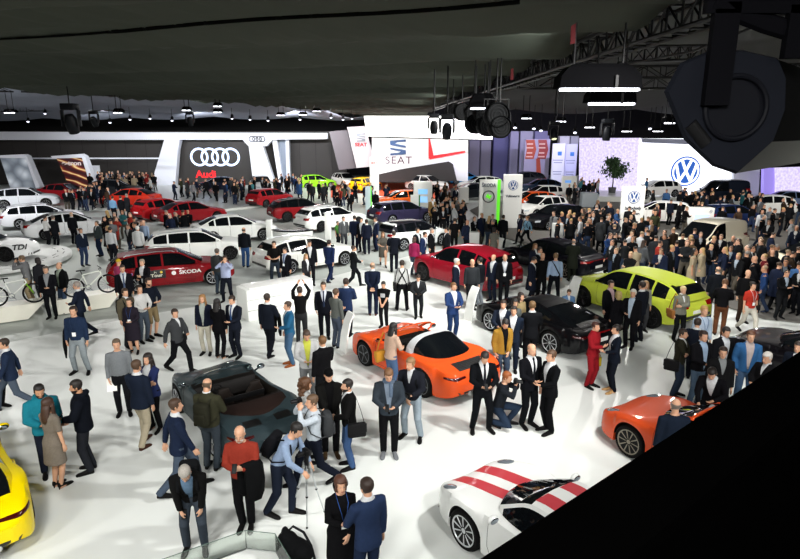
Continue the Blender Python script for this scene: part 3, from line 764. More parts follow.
        parts = {k_: MB() for k_ in ('roof', 'windscreen', 'rear_window', 'side_window')}; G2 = [gsec(x) for x in gx]
        sides = {1: MB(), -1: MB()}
        for i in range(len(gx)-1):
            xm = (gx[i]+gx[i+1])/2
            for j in range(7):
                cls = 'roof'
                ins = any(a <= xm <= b for a, b in sp['side']) and not any(a <= xm <= b for a, b in sp['bp'])
                if j < 3 and ins: cls = 'side_window'
                if j < 1 and kind == 'van' and not ins: cls = 'roof'
                if j >= 4 and xm > hdr: cls = 'windscreen'
                if j >= 4 and xm < rhd and xm > tail+.08: cls = 'rear_window'
                if kind == 'van' and j < 3 and xm < -.2: cls = 'roof'
                if open_top:
                    if cls == 'side_window': continue
                    if j < 3 and xm < cowl-.35: continue
                for sg in (1, -1):
                    q = [V((bowx(gx[a_], G2[a_][b_][0], G2[a_][0][0]), sg*G2[a_][b_][0], G2[a_][b_][1])) for a_, b_ in ((i, j), (i+1, j), (i+1, j+1), (i, j+1))]
                    if sg < 0: q = q[::-1]
                    (sides[sg] if cls == 'side_window' else parts[cls]).add(q, [(0, 1, 2, 3)])
                    polys[0].extend(q); polys[1].append(tuple(range(len(polys[0])-4, len(polys[0]))))
        def weld(mb, name, m, parent=None, ang=30):
            if not mb.f: return
            me = mb.mesh(name, False, fix=False); bm = bmesh.new(); bm.from_mesh(me); bmesh.ops.remove_doubles(bm, verts=bm.verts, dist=.001)
            bmesh.ops.dissolve_degenerate(bm, edges=bm.edges, dist=.0005)
            bm.to_mesh(me); bm.free(); me.polygons.foreach_set('use_smooth', [True]*len(me.polygons)); me.set_sharp_from_angle(angle=radians(ang))
            if open_top and name != 'windscreen': me = evaluated(me, [('SOLIDIFY', dict(thickness=.02, offset=0))], name)
            return link(name, me, parent or s.root, m)
        rm = paint(roofc) if roofc else s.P
        weld(parts['roof'], 'windscreen_frame' if open_top else 'roof', rm)
        weld(parts['windscreen'], 'windscreen', clear_glass() if open_top else GLASSD)
        weld(parts['rear_window'], 'rear_window', GLASSD)
        for sg in (1, -1): weld(sides[sg], 'side_window', GLASSD)
        s.bvh = BVHTree.FromPolygons(*polys)
        # ---- wheels
        tw = .25 if sp.get('coupe') else .22
        for xw, rr in ((fx, r), (bx, sp.get('ra', r))):
            for sg in (1, -1):
                wy = (w(xw)+.012-tw/2)*sg
                tm, rmh, dm, cm = wheel_meshes(round(rr, 3), tw, rim)
                M = Matrix.Translation((xw, wy, rr)) @ (Matrix.Rotation(pi, 4, 'Z') if sg > 0 else Matrix.Identity(4)) @ Matrix.Rotation(RND.uniform(0, 6), 4, 'Y')
                wh = link('wheel', tm, s.root, RUBBER, M); link('rim', rmh, wh, [mat('wheel_alloy', rimc, .3, metal=.45, var=.05), BLACK])
                if detail > 1:
                    link('brake_disc', dm, wh, [metal('#77797a', .35), metal('#77797a', .35)])
                    if caliper: link('brake_caliper', cm, wh, paint(caliper), M.to_3x3().inverted().to_4x4() @ (Matrix.Rotation(pi, 4, 'Z') if sg > 0 else Matrix.Identity(4)))
        s.common()
    def hit(s, o, d):
        h = s.bvh.ray_cast(V(o), V(d).normalized()); return (h[0], h[1]) if h[0] is not None else None
    def patch(s, name, m, d, uv, off=.005, bulge=0., parent=None, shape='poly', n=8, thick=True):
        """a piece lying on the bodywork: outline uv seen along direction d ('front','rear','top','left','right'), moulded to the surface"""
        D = {'front': V((-1, 0, 0)), 'rear': V((1, 0, 0)), 'top': V((0, 0, -1)), 'left': V((0, -1, 0)), 'right': V((0, 1, 0))}[d]
        def P3(u, v):
            return {'front': V((4, u, v)), 'rear': V((-4, u, v)), 'top': V((u, v, 4)), 'left': V((u, 3, v)), 'right': V((u, -3, v))}[d]
        if shape == 'ellipse':
            (cu, cv), (ru, rv), ang = uv; g = []
            for i in range(1, 5):
                t = i/4; g.append([(cu+t*(ru*cos(a)*cos(ang)-rv*sin(a)*sin(ang)), cv+t*(ru*cos(a)*sin(ang)+rv*sin(a)*cos(ang)), t) for a in [2*pi*j/20 for j in range(20)]])
            pts = [(cu, cv, 0)]+[q for r_ in g for q in r_]
            fs = [(0, 1+j, 1+(j+1) % 20) for j in range(20)]
            for i in range(3):
                for j in range(20): a, b = 1+i*20+j, 1+i*20+(j+1) % 20; fs.append((a, a+20, b+20, b))
        else:   # quad strip between two polylines of equal length
            A, Bp = uv; k = len(A); pts = []
            def smp(Pl, t):
                f = t*(k-1); i = min(int(f), k-2); t2 = f-i; return (Pl[i][0]+(Pl[i+1][0]-Pl[i][0])*t2, Pl[i][1]+(Pl[i+1][1]-Pl[i][1])*t2)
            N = max(n, 2*(k-1)); Mv = 5
            for i in range(N+1):
                a, b = smp(A, i/N), smp(Bp, i/N)
                for j in range(Mv+1):
                    t = j/Mv; e = min(1, 4*min(i/N, 1-i/N, t, 1-t)+.0)
                    pts.append((a[0]+(b[0]-a[0])*t, a[1]+(b[1]-a[1])*t, 1-e))
            fs = [(i*(Mv+1)+j, (i+1)*(Mv+1)+j, (i+1)*(Mv+1)+j+1, i*(Mv+1)+j+1) for i in range(N) for j in range(Mv)]
        out = []; ok = []
        for u, v, t in pts:
            h = s.hit(P3(u, v), D)
            if h is None: out.append(None); continue
            nn = h[1] if h[1].dot(D) < 0 else -h[1]
            out.append(h[0]+nn*(off+bulge*(1-t*t)))
        fs = [f for f in fs if all(out[i] is not None for i in f)]
        if not fs: return None
        vs = [q if q is not None else V((0, 0, 0)) for q in out]
        # skirt down to the body gives the piece its thickness
        me = bpy.data.meshes.new(name); me.from_pydata([tuple(q) for q in vs], [], fs)
        bm = bmesh.new(); bm.from_mesh(me); bmesh.ops.delete(bm, geom=[v for v in bm.verts if not v.link_faces], context='VERTS')
        bmesh.ops.recalc_face_normals(bm, faces=bm.faces)
        if sum((f.normal.dot(D) for f in bm.faces)) > 0: bmesh.ops.reverse_faces(bm, faces=bm.faces)
        bm.to_mesh(me); bm.free()
        if thick: me = evaluated(me, [('SOLIDIFY', dict(thickness=off+.004, offset=-1))], name)
        me.materials.clear(); me.polygons.foreach_set('use_smooth', [True]*len(me.polygons)); me.set_sharp_from_angle(angle=radians(50)); me.update()
        return link(name, me, parent or s.root, m)
    def seam(s, name, d, pts, r=.004, m=None):
        D = {'front': V((-1, 0, 0)), 'rear': V((1, 0, 0)), 'top': V((0, 0, -1)), 'left': V((0, -1, 0)), 'right': V((0, 1, 0))}[d]
        out = []
        for a, b in zip(pts, pts[1:]):
            for i in range(7):
                u, v = a[0]+(b[0]-a[0])*i/6, a[1]+(b[1]-a[1])*i/6
                o = {'front': V((4, u, v)), 'rear': V((-4, u, v)), 'top': V((u, v, 4)), 'left': V((u, 3, v)), 'right': V((u, -3, v))}[d]
                h = s.hit(o, D)
                if h: out.append(h[0]-D*.001)
        if len(out) > 2:
            q = [out[0]]
            for p in out[1:]:
                if (p-q[-1]).length > .006: q.append(p)
            if len(q) > 2: return mk(name, MB().tube(q, r, 6), m or BLACK, s.root)
    def rect(s, u0, v0, u1, v1): return ([(u0, v0), (u1, v0)], [(u0, v1), (u1, v1)])
    def common(s):
        L, k = s.L, s.kind; pr = k == '911' or k == 'panamera'
        xf = L/2; lamp = mat('lamp_glass', '#6d757c' if k in ('911', 'panamera') else '#b9c0c6', .06, coat=1., var=.05); red = mat('tail_lamp', '#3c0507' if k == '911' else '#8a0a0c', .15, coat=.5, var=.1); dk = mat('black_trim', '#0b0b0c', .4, var=.1)
        for sg in (1, -1):
            wt = lambda x: s.w(x)*sg
            if k in ('911',): s.patch('headlight', lamp, 'top', ((1.86, .66*sg), (.165, .10), -.25*sg), .004, .018, shape='ellipse')
            elif k == 'panamera': s.patch('headlight', lamp, 'top', ((2.12, .70*sg), (.17, .09), -.5*sg), .004, .01, shape='ellipse')
            else: s.patch('headlight', lamp, 'front', ([(.44*sg, s.zs(xf-.12)-.06), (s.w(xf-.25)*.97*sg, s.zs(xf-.12)+.0)], [(.46*sg, s.zs(xf-.12)-.17), (s.w(xf-.25)*.95*sg, s.zs(xf-.12)-.13)]), .006, .006)
            # tail lamps
            if k == '911': s.patch('taillight', red, 'rear', ([(.42*sg, .735), (.70*sg, .735), (.86*sg, .745)], [(.42*sg, .70), (.70*sg, .672), (.865*sg, .695)]), .006, .006)
            elif k == 'panamera': s.patch('taillight', red, 'rear', ([(.35*sg, .84), (.87*sg, .83)], [(.35*sg, .80), (.88*sg, .74)]), .006, .006)
            elif k == 'van': s.patch('taillight', red, 'rear', ([(.74*sg, 1.2), (.84*sg, 1.2)], [(.76*sg, .75), (.86*sg, .75)]), .006, .006)
            else: z = s.zs(-xf+.12); s.patch('taillight', red, 'rear', ([(.45*sg, z-.03), (s.w(-xf+.2)*.98*sg, z-.0)], [(.47*sg, z-.15), (s.w(-xf+.2)*.985*sg, z-.17)]), .006, .006)
            # mirrors
            mx = s.sp['cowl']-.28; my = s.w(mx)*.97*sg; mz = s.zs(mx)+.10
            m = MB(); m.ball((mx, my+.09*sg, mz), (.055, .10, .066), n=14, k=10); m.tube([(mx+.02, my-.06*sg, mz-.085), (mx+.01, my+.04*sg, mz-.03)], [(.03, .018), (.03, .016)], 8)
            mo = mk('mirror', m, s.P, s.root, angle=None)
            if s.detail > 1:
                mk('mirror_glass', MB().ball((mx-.047, my+.09*sg, mz), (.012, .082, .05), n=14, k=8), metal('#9aa3ab', .05), mo)
            # door shuts and handles
            if s.detail > 0:
                d = 'left' if sg > 0 else 'right'; z0 = s.sp['sill']+.10
                if k in ('911',): drs = [(-.72, .72)]
                elif k == 'van': drs = [(-.2, .85), (-1.25, -.2)]
                else: drs = [(-.38, .82), (max(-1.28, s.bx+.32), -.38)]
                for a, b in drs:
                    zt = lambda x: s.zs(x)-.03
                    s.seam('door_seam', d, [(a, zt(a)), (a+.02, z0+.1), (a+.08, z0), (b-.06, z0), (b, z0+.12), (b+.01, zt(b))], .0035)
                    hz = s.zs(a+.2)-.13; h = s.hit((a+.2, 3*sg, hz), (0, -sg, 0))
                    if h: mk('door_handle', MB().tube([h[0]+V((-.09, -.005*sg, 0)), h[0]+V((-.07, .028*sg, 0)), h[0]+V((.07, .028*sg, .002)), h[0]+V((.09, -.005*sg, 0))], [(.011, .008)]*4, 8), s.P, s.root)
        if s.detail > 0:
            # number plates, grilles, bumper intakes
            zb = s.sp['zb'][-1][1]
            if k == '911':
                s.patch('front_intake', dk, 'front', ([(-.62, .36), (-.25, .34), (.25, .34), (.62, .36)], [(-.66, .25), (-.25, .24), (.25, .24), (.66, .25)]), .004)
                s.patch('rear_diffuser', dk, 'rear', ([(-.68, .40), (.68, .40)], [(-.62, .30), (.62, .30)]), .005)
                for sg in (1, -1): mk('exhaust', MB().lathe([(.05, -.06), (.055, .06), (.045, .06), (.042, -.05)], 20, 'x', (-2.2, .36*sg, .33)), metal('#c9c9c9', .15), s.root)
                if s.vents:
                    for sg in (1, -1): s.patch('rear_vent', mat('black_grille', '#0c0c0d', .5, var=.2), 'top', s.rect(-1.98, .16*sg, -1.78, .50*sg), .006)
                else: s.patch('rear_grille', mat('black_grille', '#0c0c0d', .5, var=.2), 'top', s.rect(-2.02, -.46, -1.70, .46), .006)
                for i in range(0 if s.vents else 6):
                    x = -1.99+i*.052; s.seam('grille_slat', 'top', [(x, -.44), (x, .44)], .008, mat('grille_slat', '#2a2a2b', .35, var=.05))
            else:
                z = s.zc(xf-.1)-.06
                s.patch('front_grille', dk, 'front', ([(-.42, z), (0, z+.01), (.42, z)], [(-.38, z-.20), (0, z-.22), (.38, z-.20)]), .005)
                s.patch('front_intake', dk, 'front', s.rect(-.6, zb+.03, .6, zb+.13), .005)
                s.patch('rear_bumper_trim', dk, 'rear', s.rect(-.66, s.sp['zb'][0][1]+.02, .66, s.sp['zb'][0][1]+.12), .005)
            zp = .56 if k == '911' else s.zs(-xf+.1)-.28
            h = s.hit((-4, 0, zp), (1, 0, 0))
            if h: mk('number_plate', MB().box(h[0]+V((-.006, 0, 0)), (.012, .50, .11)), plastic('#e9e9e6'), s.root)
            if k not in ('911', 'panamera', 'van') and s.detail > 0:
                h = s.hit((-4, 0, s.zs(-xf+.1)+.02), (1, 0, 0))
            if k in ('wagon',) and s.detail > 1:
                for sg in (1, -1): mk('roof_rail', MB().tube([(-1.75, .54*sg, 1.37), (-1.65, .55*sg, 1.44), (-.5, .56*sg, 1.505), (.0, .55*sg, 1.49), (.12, .54*sg, 1.44)], .016, 8), metal('#b8bcc0', .3), s.root)
            if k in ('suv', 'compact_suv', 'large_suv', 'wagon', 'hatch') and s.detail > 0:
                xr = s.sp['rhd']; zr = s.roof(xr)
                mk('roof_spoiler', MB().loft([[V((xr+.12+dx, y, zr+dz)) for dx, dz in ((0, .035), (0, .012), (-.26, -.035), (-.27, -.02))] for y in (-.52, -.3, 0, .3, .52)]), s.P, s.root)
            if k == 'panamera':
                s.seam('tail_light_bar', 'rear', [(-.4, .82), (.4, .82)], .012, red)
        if s.open: s.cabin()
    def cabin(s):
        lth = leather('#1a1512'); r = s.root
        for sg in (1, -1):
            st = thing('x', None, None); bpy.data.objects.remove(st)
            m = MB(); y = .36*sg
            m.rbox((-.05, y, .47), (.50, .46, .16), .06)
            m.loft([[V((x0+dx*c_, y+hw*s_, z)) for c_, s_ in [(cos(a), sin(a)) for a in [2*pi*j/16 for j in range(16)]]] for z, x0, dx, hw in ((.45, -.28, .09, .22), (.60, -.33, .09, .25), (.80, -.40, .085, .24), (.93, -.44, .075, .17), (1.0, -.455, .065, .13), (1.07, -.465, .05, .12), (1.10, -.465, .03, .08))])
            mk('seat', m, lth, r, angle=None)
        m = MB(); m.loft([[V((x, y, z)) for y in (-.74, -.4, 0, .4, .74)]+[V((x, y, z-.22)) for y in (.74, .4, 0, -.4, -.74)] for x, z in ((.34, .76), (.42, .86), (.62, .90))])
        mk('dashboard', m, leather('#100e0d'), r)
        w = MB(); R = Matrix.Rotation(radians(-25), 3, 'Y'); c = V((.20, .36, .80))
        w.tube([c+R @ V((0, .18*cos(a), .18*sin(a))) for a in [2*pi*j/24 for j in range(25)]], .014, 8)
        for a in (0, pi, -pi/2): w.tube([c+R @ V((.02, 0, 0)), c+R @ V((0, .17*cos(a), .17*sin(a)))], [(.03, .012), (.018, .01)], 6)
        w.ball(c+R @ V((.02, 0, 0)), (.03, .06, .06), n=12, k=8); w.tube([c+R @ V((.02, 0, 0)), c+R @ V((.25, 0, 0))], .03, 8)
        mk('steering_wheel', w, leather('#0f0e0e'), r)
        mk('centre_console', MB().rbox((-.05, 0, .45), (.95, .20, .26), .04), leather('#13100e'), r)
        if s.open == 'conv':
            # folded roof under its cover behind the seats
            m = MB(); rg = []
            for x, z, hw in ((-.90, .86, .70), (-.86, .93, .74), (-1.05, .965, .74), (-1.30, .955, .70), (-1.50, .925, .60), (-1.60, .88, .48)):
                rg.append([V((x-.10*(1-(t*t)), hw*t, z-.03*t*t)) for t in [-1+2*i/12 for i in range(13)]]+[V((x-.10*(1-(t*t)), hw*t, z-.12)) for t in [1-2*i/12 for i in range(13)]])
            m.loft(rg); mk('folded_roof', m, cloth('#2a1d18'), r, angle=None)
            w2 = MB(); w2.rbox((-.74, 0, .93), (.02, .9, .12), .01); mk('wind_deflector', w2, BLACK, r)
        else:
            # roll-over bar and the glass dome of the rear window
            def arch(x, dz=0., k=1.):
                out = []
                for i in range(19):
                    a = pi*i/18; c_ = cos(a); s_ = sin(a)
                    out.append(V((x, .735*k*(abs(c_)**.55)*(1 if c_ > 0 else -1)*(1-.16*s_), .84+(.43+dz)*s_**.6)))
                return out
            A, Bq = arch(-.45), arch(-.64, .0); m = MB()
            Ai, Bi = [V((p.x, p.y*.95, p.z-.03)) for p in A], [V((p.x, p.y*.95, p.z-.03)) for p in Bq]
            for i in range(19): A[i].x += .10*(1-sin(pi*i/18)); Ai[i].x += .10*(1-sin(pi*i/18)); Bq[i].x += .0; 
            m.loft([[A[i], Bq[i], Bi[i], Ai[i]] for i in range(19)])
            mk('roll_bar', m, mat('satin_silver', '#d3d6d8', .35, metal=.2, var=.02), r, angle=35)
            rows = []
            for x, dz, kk in ((-.63, .0, 1.), (-.86, -.12, .975), (-1.08, -.225, .94), (-1.28, -.315, .88), (-1.42, -.37, .80), (-1.50, -.40, .70)):
                rows.append([V((p.x, p.y, min(p.z, .86+(p.z-.84))) ) for p in arch(x, dz, kk)])
            m = MB(); m.loft(rows, closed=False, cap=False)
            me = evaluated(m.mesh('scratch', True, 60), [('SOLIDIFY', dict(thickness=.012, offset=-1))], 'rear_window'); me.polygons.foreach_set('use_smooth', [True]*len(me.polygons)); me.set_sharp_from_angle(angle=radians(40))
            link('rear_window', me, r, GLASSD)
            for sg in (1, -1):
                q = MB(); q.loft([[V((x, sg*(.78-.02), z)) for x, z in ((-.40, .86), (-.62, .86), (-.62, 1.0), (-.45, 1.0))], [V((x, sg*(.80-.02), z)) for x, z in ((-.40, .86), (-.62, .86), (-.62, 1.0), (-.45, 1.0))]])
                mk('bar_base', q, mat('satin_silver', '#d3d6d8', .35, metal=.2, var=.02), r)
def car_at(fw, rw, kind, label, col, side=1, z=0., anchor='mid', **k):
    """car whose front and rear wheels (on its left, side=1, or right, side=-1) touch the ground at photo points fw and rw"""
    a, b = G(*fw, z), G(*rw, z); d = (a-b); hd = atan2(d.y, d.x); sp = SPECS[kind]; sc = sp.get('scale', 1.)*k.get('sc', 1.)
    mid = (a+b)/2; u = d.normalized(); nrm = V((-u.y, u.x, 0))
    off = (sp['fa']-sp['wb']/2)*sc; wy = pchip(list(sp['w']))(0)*sc
    if anchor == 'front': mid = a-u*(sp['wb']*sc/2)
    if anchor == 'rear': mid = b+u*(sp['wb']*sc/2)
    loc = mid-u*off-nrm*(wy*side)
    c = Car(kind, label, loc, hd, col, **k); return c
# ================================================================== the hall
def flat(name, pts, z0, z1, m, kind='structure', label=None, cat=None):
    o = mk(name, MB().prism([V((p[0], p[1], 0)) for p in pts], (0, 0, z0), (0, 0, z1)), m, smooth=False)
    return tag(o, label, cat, None, kind)
def floor_mat(name, col, rough, var, scale, spec=.5):
    m = mat(name, col, rough, var=var, scale=scale, spec=spec); return m
FW = floor_mat('white_gloss_floor', '#e2e6e2', .42, .03, .6, .3)
FG = floor_mat('grey_hall_floor', '#b6bcb7', .45, .05, .5, .35)
FD = floor_mat('charcoal_carpet', '#6a6864', .9, .12, 4., .2)
HX0, HX1, HY0, HY1, HZ = -62, 66, -7, 86, 12.5
struct('floor', MB().box(((HX0+HX1)/2, (HY0+HY1)/2, -.15), (HX1-HX0, HY1-HY0, .2)), FG, smooth=False)
gp = lambda *a: [G(*p) for p in a]
flat('floor_white', gp((-330, 410), (10, 342), (150, 314), (245, 299), (337, 275), (412, 255), (500, 238), (610, 271), (762, 320))+[V((24, 14, 0)), V((24, -5, 0)), V((-20, -5, 0))], -.049, .0, FW)
flat('floor_carpet', gp((503, 237), (612, 270), (764, 318))+[V((24.5, 13.8, 0)), V((46, 22, 0)), V((46, 50, 0)), V((20, 60, 0))]+gp((585, 190), (500, 196), (470, 210)), -.049, .002, FD)
flat('floor_stage', gp((-60, 214), (90, 209.5), (200, 213), (262, 207), (330, 205), (330, 186), (-60, 187)), -.049, .12, floor_mat('stage_floor', '#c9ccc6', .3, .04, .6))
flat('floor_orange', gp((331, 197), (352, 197.5), (356, 192), (415, 200), (462, 196), (458, 183), (352, 183), (331, 185)), -.049, .03, floor_mat('orange_carpet', '#c8502c', .85, .1, 3.))
KW = mat('black_hall_wall', '#0b0b0c', .9, var=.2, scale=.3)
struct('wall_back', MB().box(((HX0+HX1)/2, HY1, HZ/2-.2), (HX1-HX0, .4, HZ+.4)), KW, smooth=False)
struct('wall_left', MB().box((HX0, (HY0+HY1)/2, HZ/2-.2), (.4, HY1-HY0, HZ+.4)), KW, smooth=False)
struct('wall_right', MB().box((HX1, (HY0+HY1)/2, HZ/2-.2), (.4, HY1-HY0, HZ+.4)), KW, smooth=False)
struct('wall_front', MB().box(((HX0+HX1)/2, HY0, HZ/2-.2), (HX1-HX0, .4, HZ+.4)), KW, smooth=False)
struct('ceiling', MB().box(((HX0+HX1)/2, (HY0+HY1)/2, HZ+.1), (HX1-HX0, HY1-HY0, .2)), KW, smooth=False)
# ---- draped fabric under the roof
def fabric_mat(c):
    m = mat('draped_fabric', c, .9, var=.10, scale=.7, bump=.0, spec=.04); return m
def truss_b(y): return 5.6-(y-10.8)*.0495          # X of the long truss right of the drape
def drape(name, x0f, x1f, y0, y1, zf, m, nx=44, ny=120, label=None):
    b = MB(); vs = []
    for j in range(ny+1):
        y = y0+(y1-y0)*j/ny; a, c = x0f(y), x1f(y)
        for i in range(nx+1):
            t = i/nx; x = a+(c-a)*t; vs.append((x, y, zf(x, y, t)))
    fs = [(j*(nx+1)+i, j*(nx+1)+i+1, (j+1)*(nx+1)+i+1, (j+1)*(nx+1)+i) for j in range(ny) for i in range(nx)]
    b.add(vs, fs); me = b.mesh(name, True, None)
    me = evaluated(me, [('SOLIDIFY', dict(thickness=.03, offset=0))], name); me.polygons.foreach_set('use_smooth', [True]*len(me.polygons))
    o = link(name, me, None, m); return tag(o, label, 'ceiling drape')
def fold(x, y):
    q = y+.10*x+.5*sin(x*.16+1.)
    return .20*sin(q*1.15+.4*sin(x*.3))+.10*sin(q*2.7+1.3+.5*sin(x*.21))+.05*sin(q*5.6+x*.5)*(.5+.5*sin(x*.17+y*.1))-.16*(1-abs(sin(q*.75+.3*sin(x*.11))))**5-.10*(1-abs(sin(q*1.63+1.1+.4*sin(x*.17))))**6
def yedge(x): return 33 if x < -20 else min(74, 33+(x+20)/14*27)
FAB = fabric_mat('#464a43')
def zfab(x, y, t): return 8.55+fold(x, y)*min(1., .35+y*.03)-.35*sin(pi*t)*(.3+.7*min(1, y/40))
def main_drape():
    b = MB(); nx, ny = 60, 150; vs = []
    for j in range(ny+1):
        s = j/ny
        for i in range(nx+1):
            t = i/nx; xx = -46+t*(46+truss_b(20)); ye = yedge(xx); y = -5.5+(ye+5.5)*s
            x = -46+t*(46+truss_b(y)-.25); z = zfab(x, y, t)
            if s > .9 and x < -9: z += .28*((s-.9)/.1)**2
            z -= 1.05*max(0, min(1, (y-40)/34))**1.3*max(0, min(1, (x+12)/8))
            vs.append((x, y, z))
    b.add(vs, [(j*(nx+1)+i, j*(nx+1)+i+1, (j+1)*(nx+1)+i+1, (j+1)*(nx+1)+i) for j in range(ny) for i in range(nx)])
    me = evaluated(b.mesh('fabric_drape', True, None), [('SOLIDIFY', dict(thickness=.03, offset=0))], 'fabric_drape'); me.polygons.foreach_set('use_smooth', [True]*len(me.polygons))
    tag(link('fabric_drape', me, None, FAB), 'huge dark olive grey fabric drape sagging overhead with long folds', 'ceiling drape')
main_drape()
def seams():
    dr = bpy.data.objects['fabric_drape']
    for k, (a, b2) in enumerate((((-20, 39), (520, 0)),)):
        pts = []
        for i in range(160):
            px, py = a[0]+(b2[0]-a[0])*i/159, a[1]+(b2[1]-a[1])*i/159+1.5*sin(i*.06); d_ = ray(px, py); h = dr.ray_cast(V((0, 0, CAMH)), d_.normalized())
            if h[0]: pts.append(h[1]+V((0, 0, -.03)))
        if len(pts) > 3: mk('seam', MB().tube(pts, [(.045, .02)]*len(pts) if k == 0 else [(.02, .012)]*len(pts), 6), mat('seam_black', '#0c0d0c', .9, var=.1, spec=.03), dr)
bpy.context.view_layer.update(); seams()
drape('fabric_drape', lambda y: -46., lambda y: min(0., -19+(y-35)*.52), 35.5, 67, lambda x, y, t: 9.25-(y-35)*.056+.12*sin(y*.9+x*.1)-.30*sin(pi*((x+y*.3)%9.)/9.), fabric_mat('#8a8f9b'), label='pale bluish grey fabric drape hanging beyond the left truss')
drape('fabric_drape', lambda y: truss_b(y)+1.2, lambda y: 44., 14, 50, lambda x, y, t: 10.1-(y-14)*.066+.15*sin(y*.5+x*.12)-.45*sin(pi*((x+y*.2) % 9.5)/9.5), fabric_mat('#5a5b5c'), nx=60, label='dark grey fabric drape hanging over the stands right of the long truss')
# ---- trusses
ALU = mat('black_truss_tube', '#17181a', .45, metal=.6, var=.1)
def truss(name, a, b, w, h, step, label, r=.035, m=ALU, rb=.018):
    a, b = V(a), V(b); d = b-a; n = max(2, int(d.length/step)); u = d.normalized(); sx = V((-u.y, u.x, 0)).normalized(); up = V((0, 0, 1))
    t = thing(name, label, 'truss', (0, 0, 0))
    for c in ((-1, 0), (1, 0), (-1, 1), (1, 1)):
        o = sx*(c[0]*w/2)+up*(c[1]*h); mk('chord', MB().tube([a+o, b+o], r, 8), m, t)
    br = MB()
    for i in range(n):
        p, q = a+d*(i/n), a+d*((i+1)/n)
        for c in (-1, 1):
            o = sx*(c*w/2)
            k, l = (0, 1) if i % 2 else (1, 0)
            br.tube([p+o+up*(h*k), q+o+up*(h*l)], rb, 6)
            br.tube([p+o, p+o+up*h], rb, 6)
        br.tube([p-sx*(w/2), p+sx*(w/2)], rb, 6); br.tube([p-sx*(w/2)+up*h, p+sx*(w/2)+up*h], rb, 6)
    mk('bracing', br, m, t); return t
truss('lighting_truss', (truss_b(6.5), 6.5, 8.05), (truss_b(75), 75, 8.05), .5, .52, .62, 'long black lattice truss running along the right edge of the big drape', r=.05, rb=.026)
truss('lighting_truss', (-46, 33.2, 8.35), (-20.6, 33.2, 8.15), .5, .42, 1.2, 'black lattice truss along the far left edge of the big drape')
truss('lighting_truss', (-20, 33.4, 8.15), (-5.2, 61.8, 8.4), .5, .42, .8, 'slanting black lattice truss above the four ring wall')
truss('lighting_truss', (truss_b(30)+1, 30, 8.1), (40, 30, 8.1), .45, .5, .8, 'black cross truss carrying lamps above the van crowd', r=.04)
truss('lighting_truss', (truss_b(19)+1, 17.5, 8.0), (9.8, 20.5, 8.4), .4, .4, .6, 'short black truss behind the bright flood lamps')
truss('lighting_truss', (truss_b(23)+1, 22.5, 7.95), (34, 25, 8.5), .4, .4, .7, 'thin black cross truss right of the drum lamps', r=.03)
truss('lighting_truss', (-44, 56, 7.7), (-2, 56, 8.1), .45, .5, 1.0, 'black truss with small lamps in front of the white beam')
# ---- wall with four rings
YA = 69.0
def wall_poly(name, px, Y, th, m, parent=None, label=None, cat=None, struct_=False):
    pts = [W(x, y, Y) for x, y in px]
    for p in pts: p.z = max(p.z, .0)
    o = mk(name, MB().prism(pts, (0, 0, 0), (0, th, 0)), m, parent, smooth=False)
    if struct_: tag(o, kind='structure')
    elif parent is None: tag(o, label, cat)
    return o
DKP = mat('dark_wall_panel', '#2b2826', .6, var=.06, scale=1.)
WP = mat('white_satin_shell', '#dfe2ea', .4, var=.02)
b = MB(); xa, xb = W(-60, 160, YA).x, W(345, 160, YA).x
b.box(((xa+xb)/2, YA+1.6, 3.0), (xb-xa, .3, 6.0))
ow = struct('wall_dark', b, DKP, smooth=False)
for px in (15, 38, 62, 84, 107, 127, 147, 300, 316, 332):
    p = W(px, 160, YA+1.44); mk('panel_joint', MB().box((p.x, YA+1.44, 3.0), (.04, .03, 5.6)), mat('joint_black', '#151312', .8, var=.1), ow)
t = thing('exhibition_arch', 'long white curved beam with legs framing the dark four ring wall', 'stand structure', (W(210, 186, YA).x, YA, 0))
def arch_part(name, px, y0, th, m=WP):
    pts = [W(x, y, YA)-t.location for x, y in px]
    for p in pts: p.z = max(p.z, 0)
    return mk(name, MB().prism(pts, (0, y0, 0), (0, y0+th, 0)), m, t, smooth=False)
arch_part('beam', [(-60, 131.5), (100, 132), (200, 132.5), (328, 133), (328, 139), (273, 139.5), (267.5, 146), (249.5, 146), (243.5, 139.7), (-60, 140)], -.5, 1.0)
arch_part('leg', [(165.5, 139.8), (181, 139.8), (179, 150), (176.5, 187), (153.5, 187), (156, 172)], -.4, .9)
arch_part('leg', [(249.5, 145.5), (263.5, 145.5), (274.5, 180), (262, 187), (254.5, 187)], -.4, .9)
arch_part('fin', [(271.5, 139.6), (276.5, 139.6), (283, 187), (279, 187)], .2, .8)
arch_part('fin', [(285, 139.6), (288.5, 139.6), (290, 187), (286.5, 187)], .2, .8, mat('white_satin_shell', '#cfd4de', .4, var=.02))
arch_part('fin', [(277, 139.6), (284.5, 139.6), (285, 187), (282, 187)], .9, .3, mat('grey_fin', '#8d97a6', .5, var=.03))
def rings(name, cx, cy, r, sp, Y, m, label, th):
    o = MB(); s_ = Y/FPX
    for i in range(4):
        c = W(cx+(i-1.5)*sp, cy, Y); o.torus((c.x, Y, c.z), r*Y/FPX/1.0, th, 44, 8)
    return o
pn = wall_poly('dark_screen', [(181, 142), (184, 140.8), (244, 140.8), (250, 146.5), (258, 188), (177, 188)], YA+.55, .25, mat('dark_screen', '#25221f', .5, var=.05), label='dark panel with four glowing rings and red lettering', cat='sign wall')
R4 = rings('r', 215, 157, 7.9, 10.5, YA+.5, None, '', .12)
mk('ring_emblem', R4, glow('#cfe0ff', 1.0), pn)
c = W(206, 174.5, YA+.5); wall_text('lettering', 'Audi', 1.12, (c.x, YA+.5, c.z), glow('#d8141c', .85), pn, bold=.03, sx=1.1)
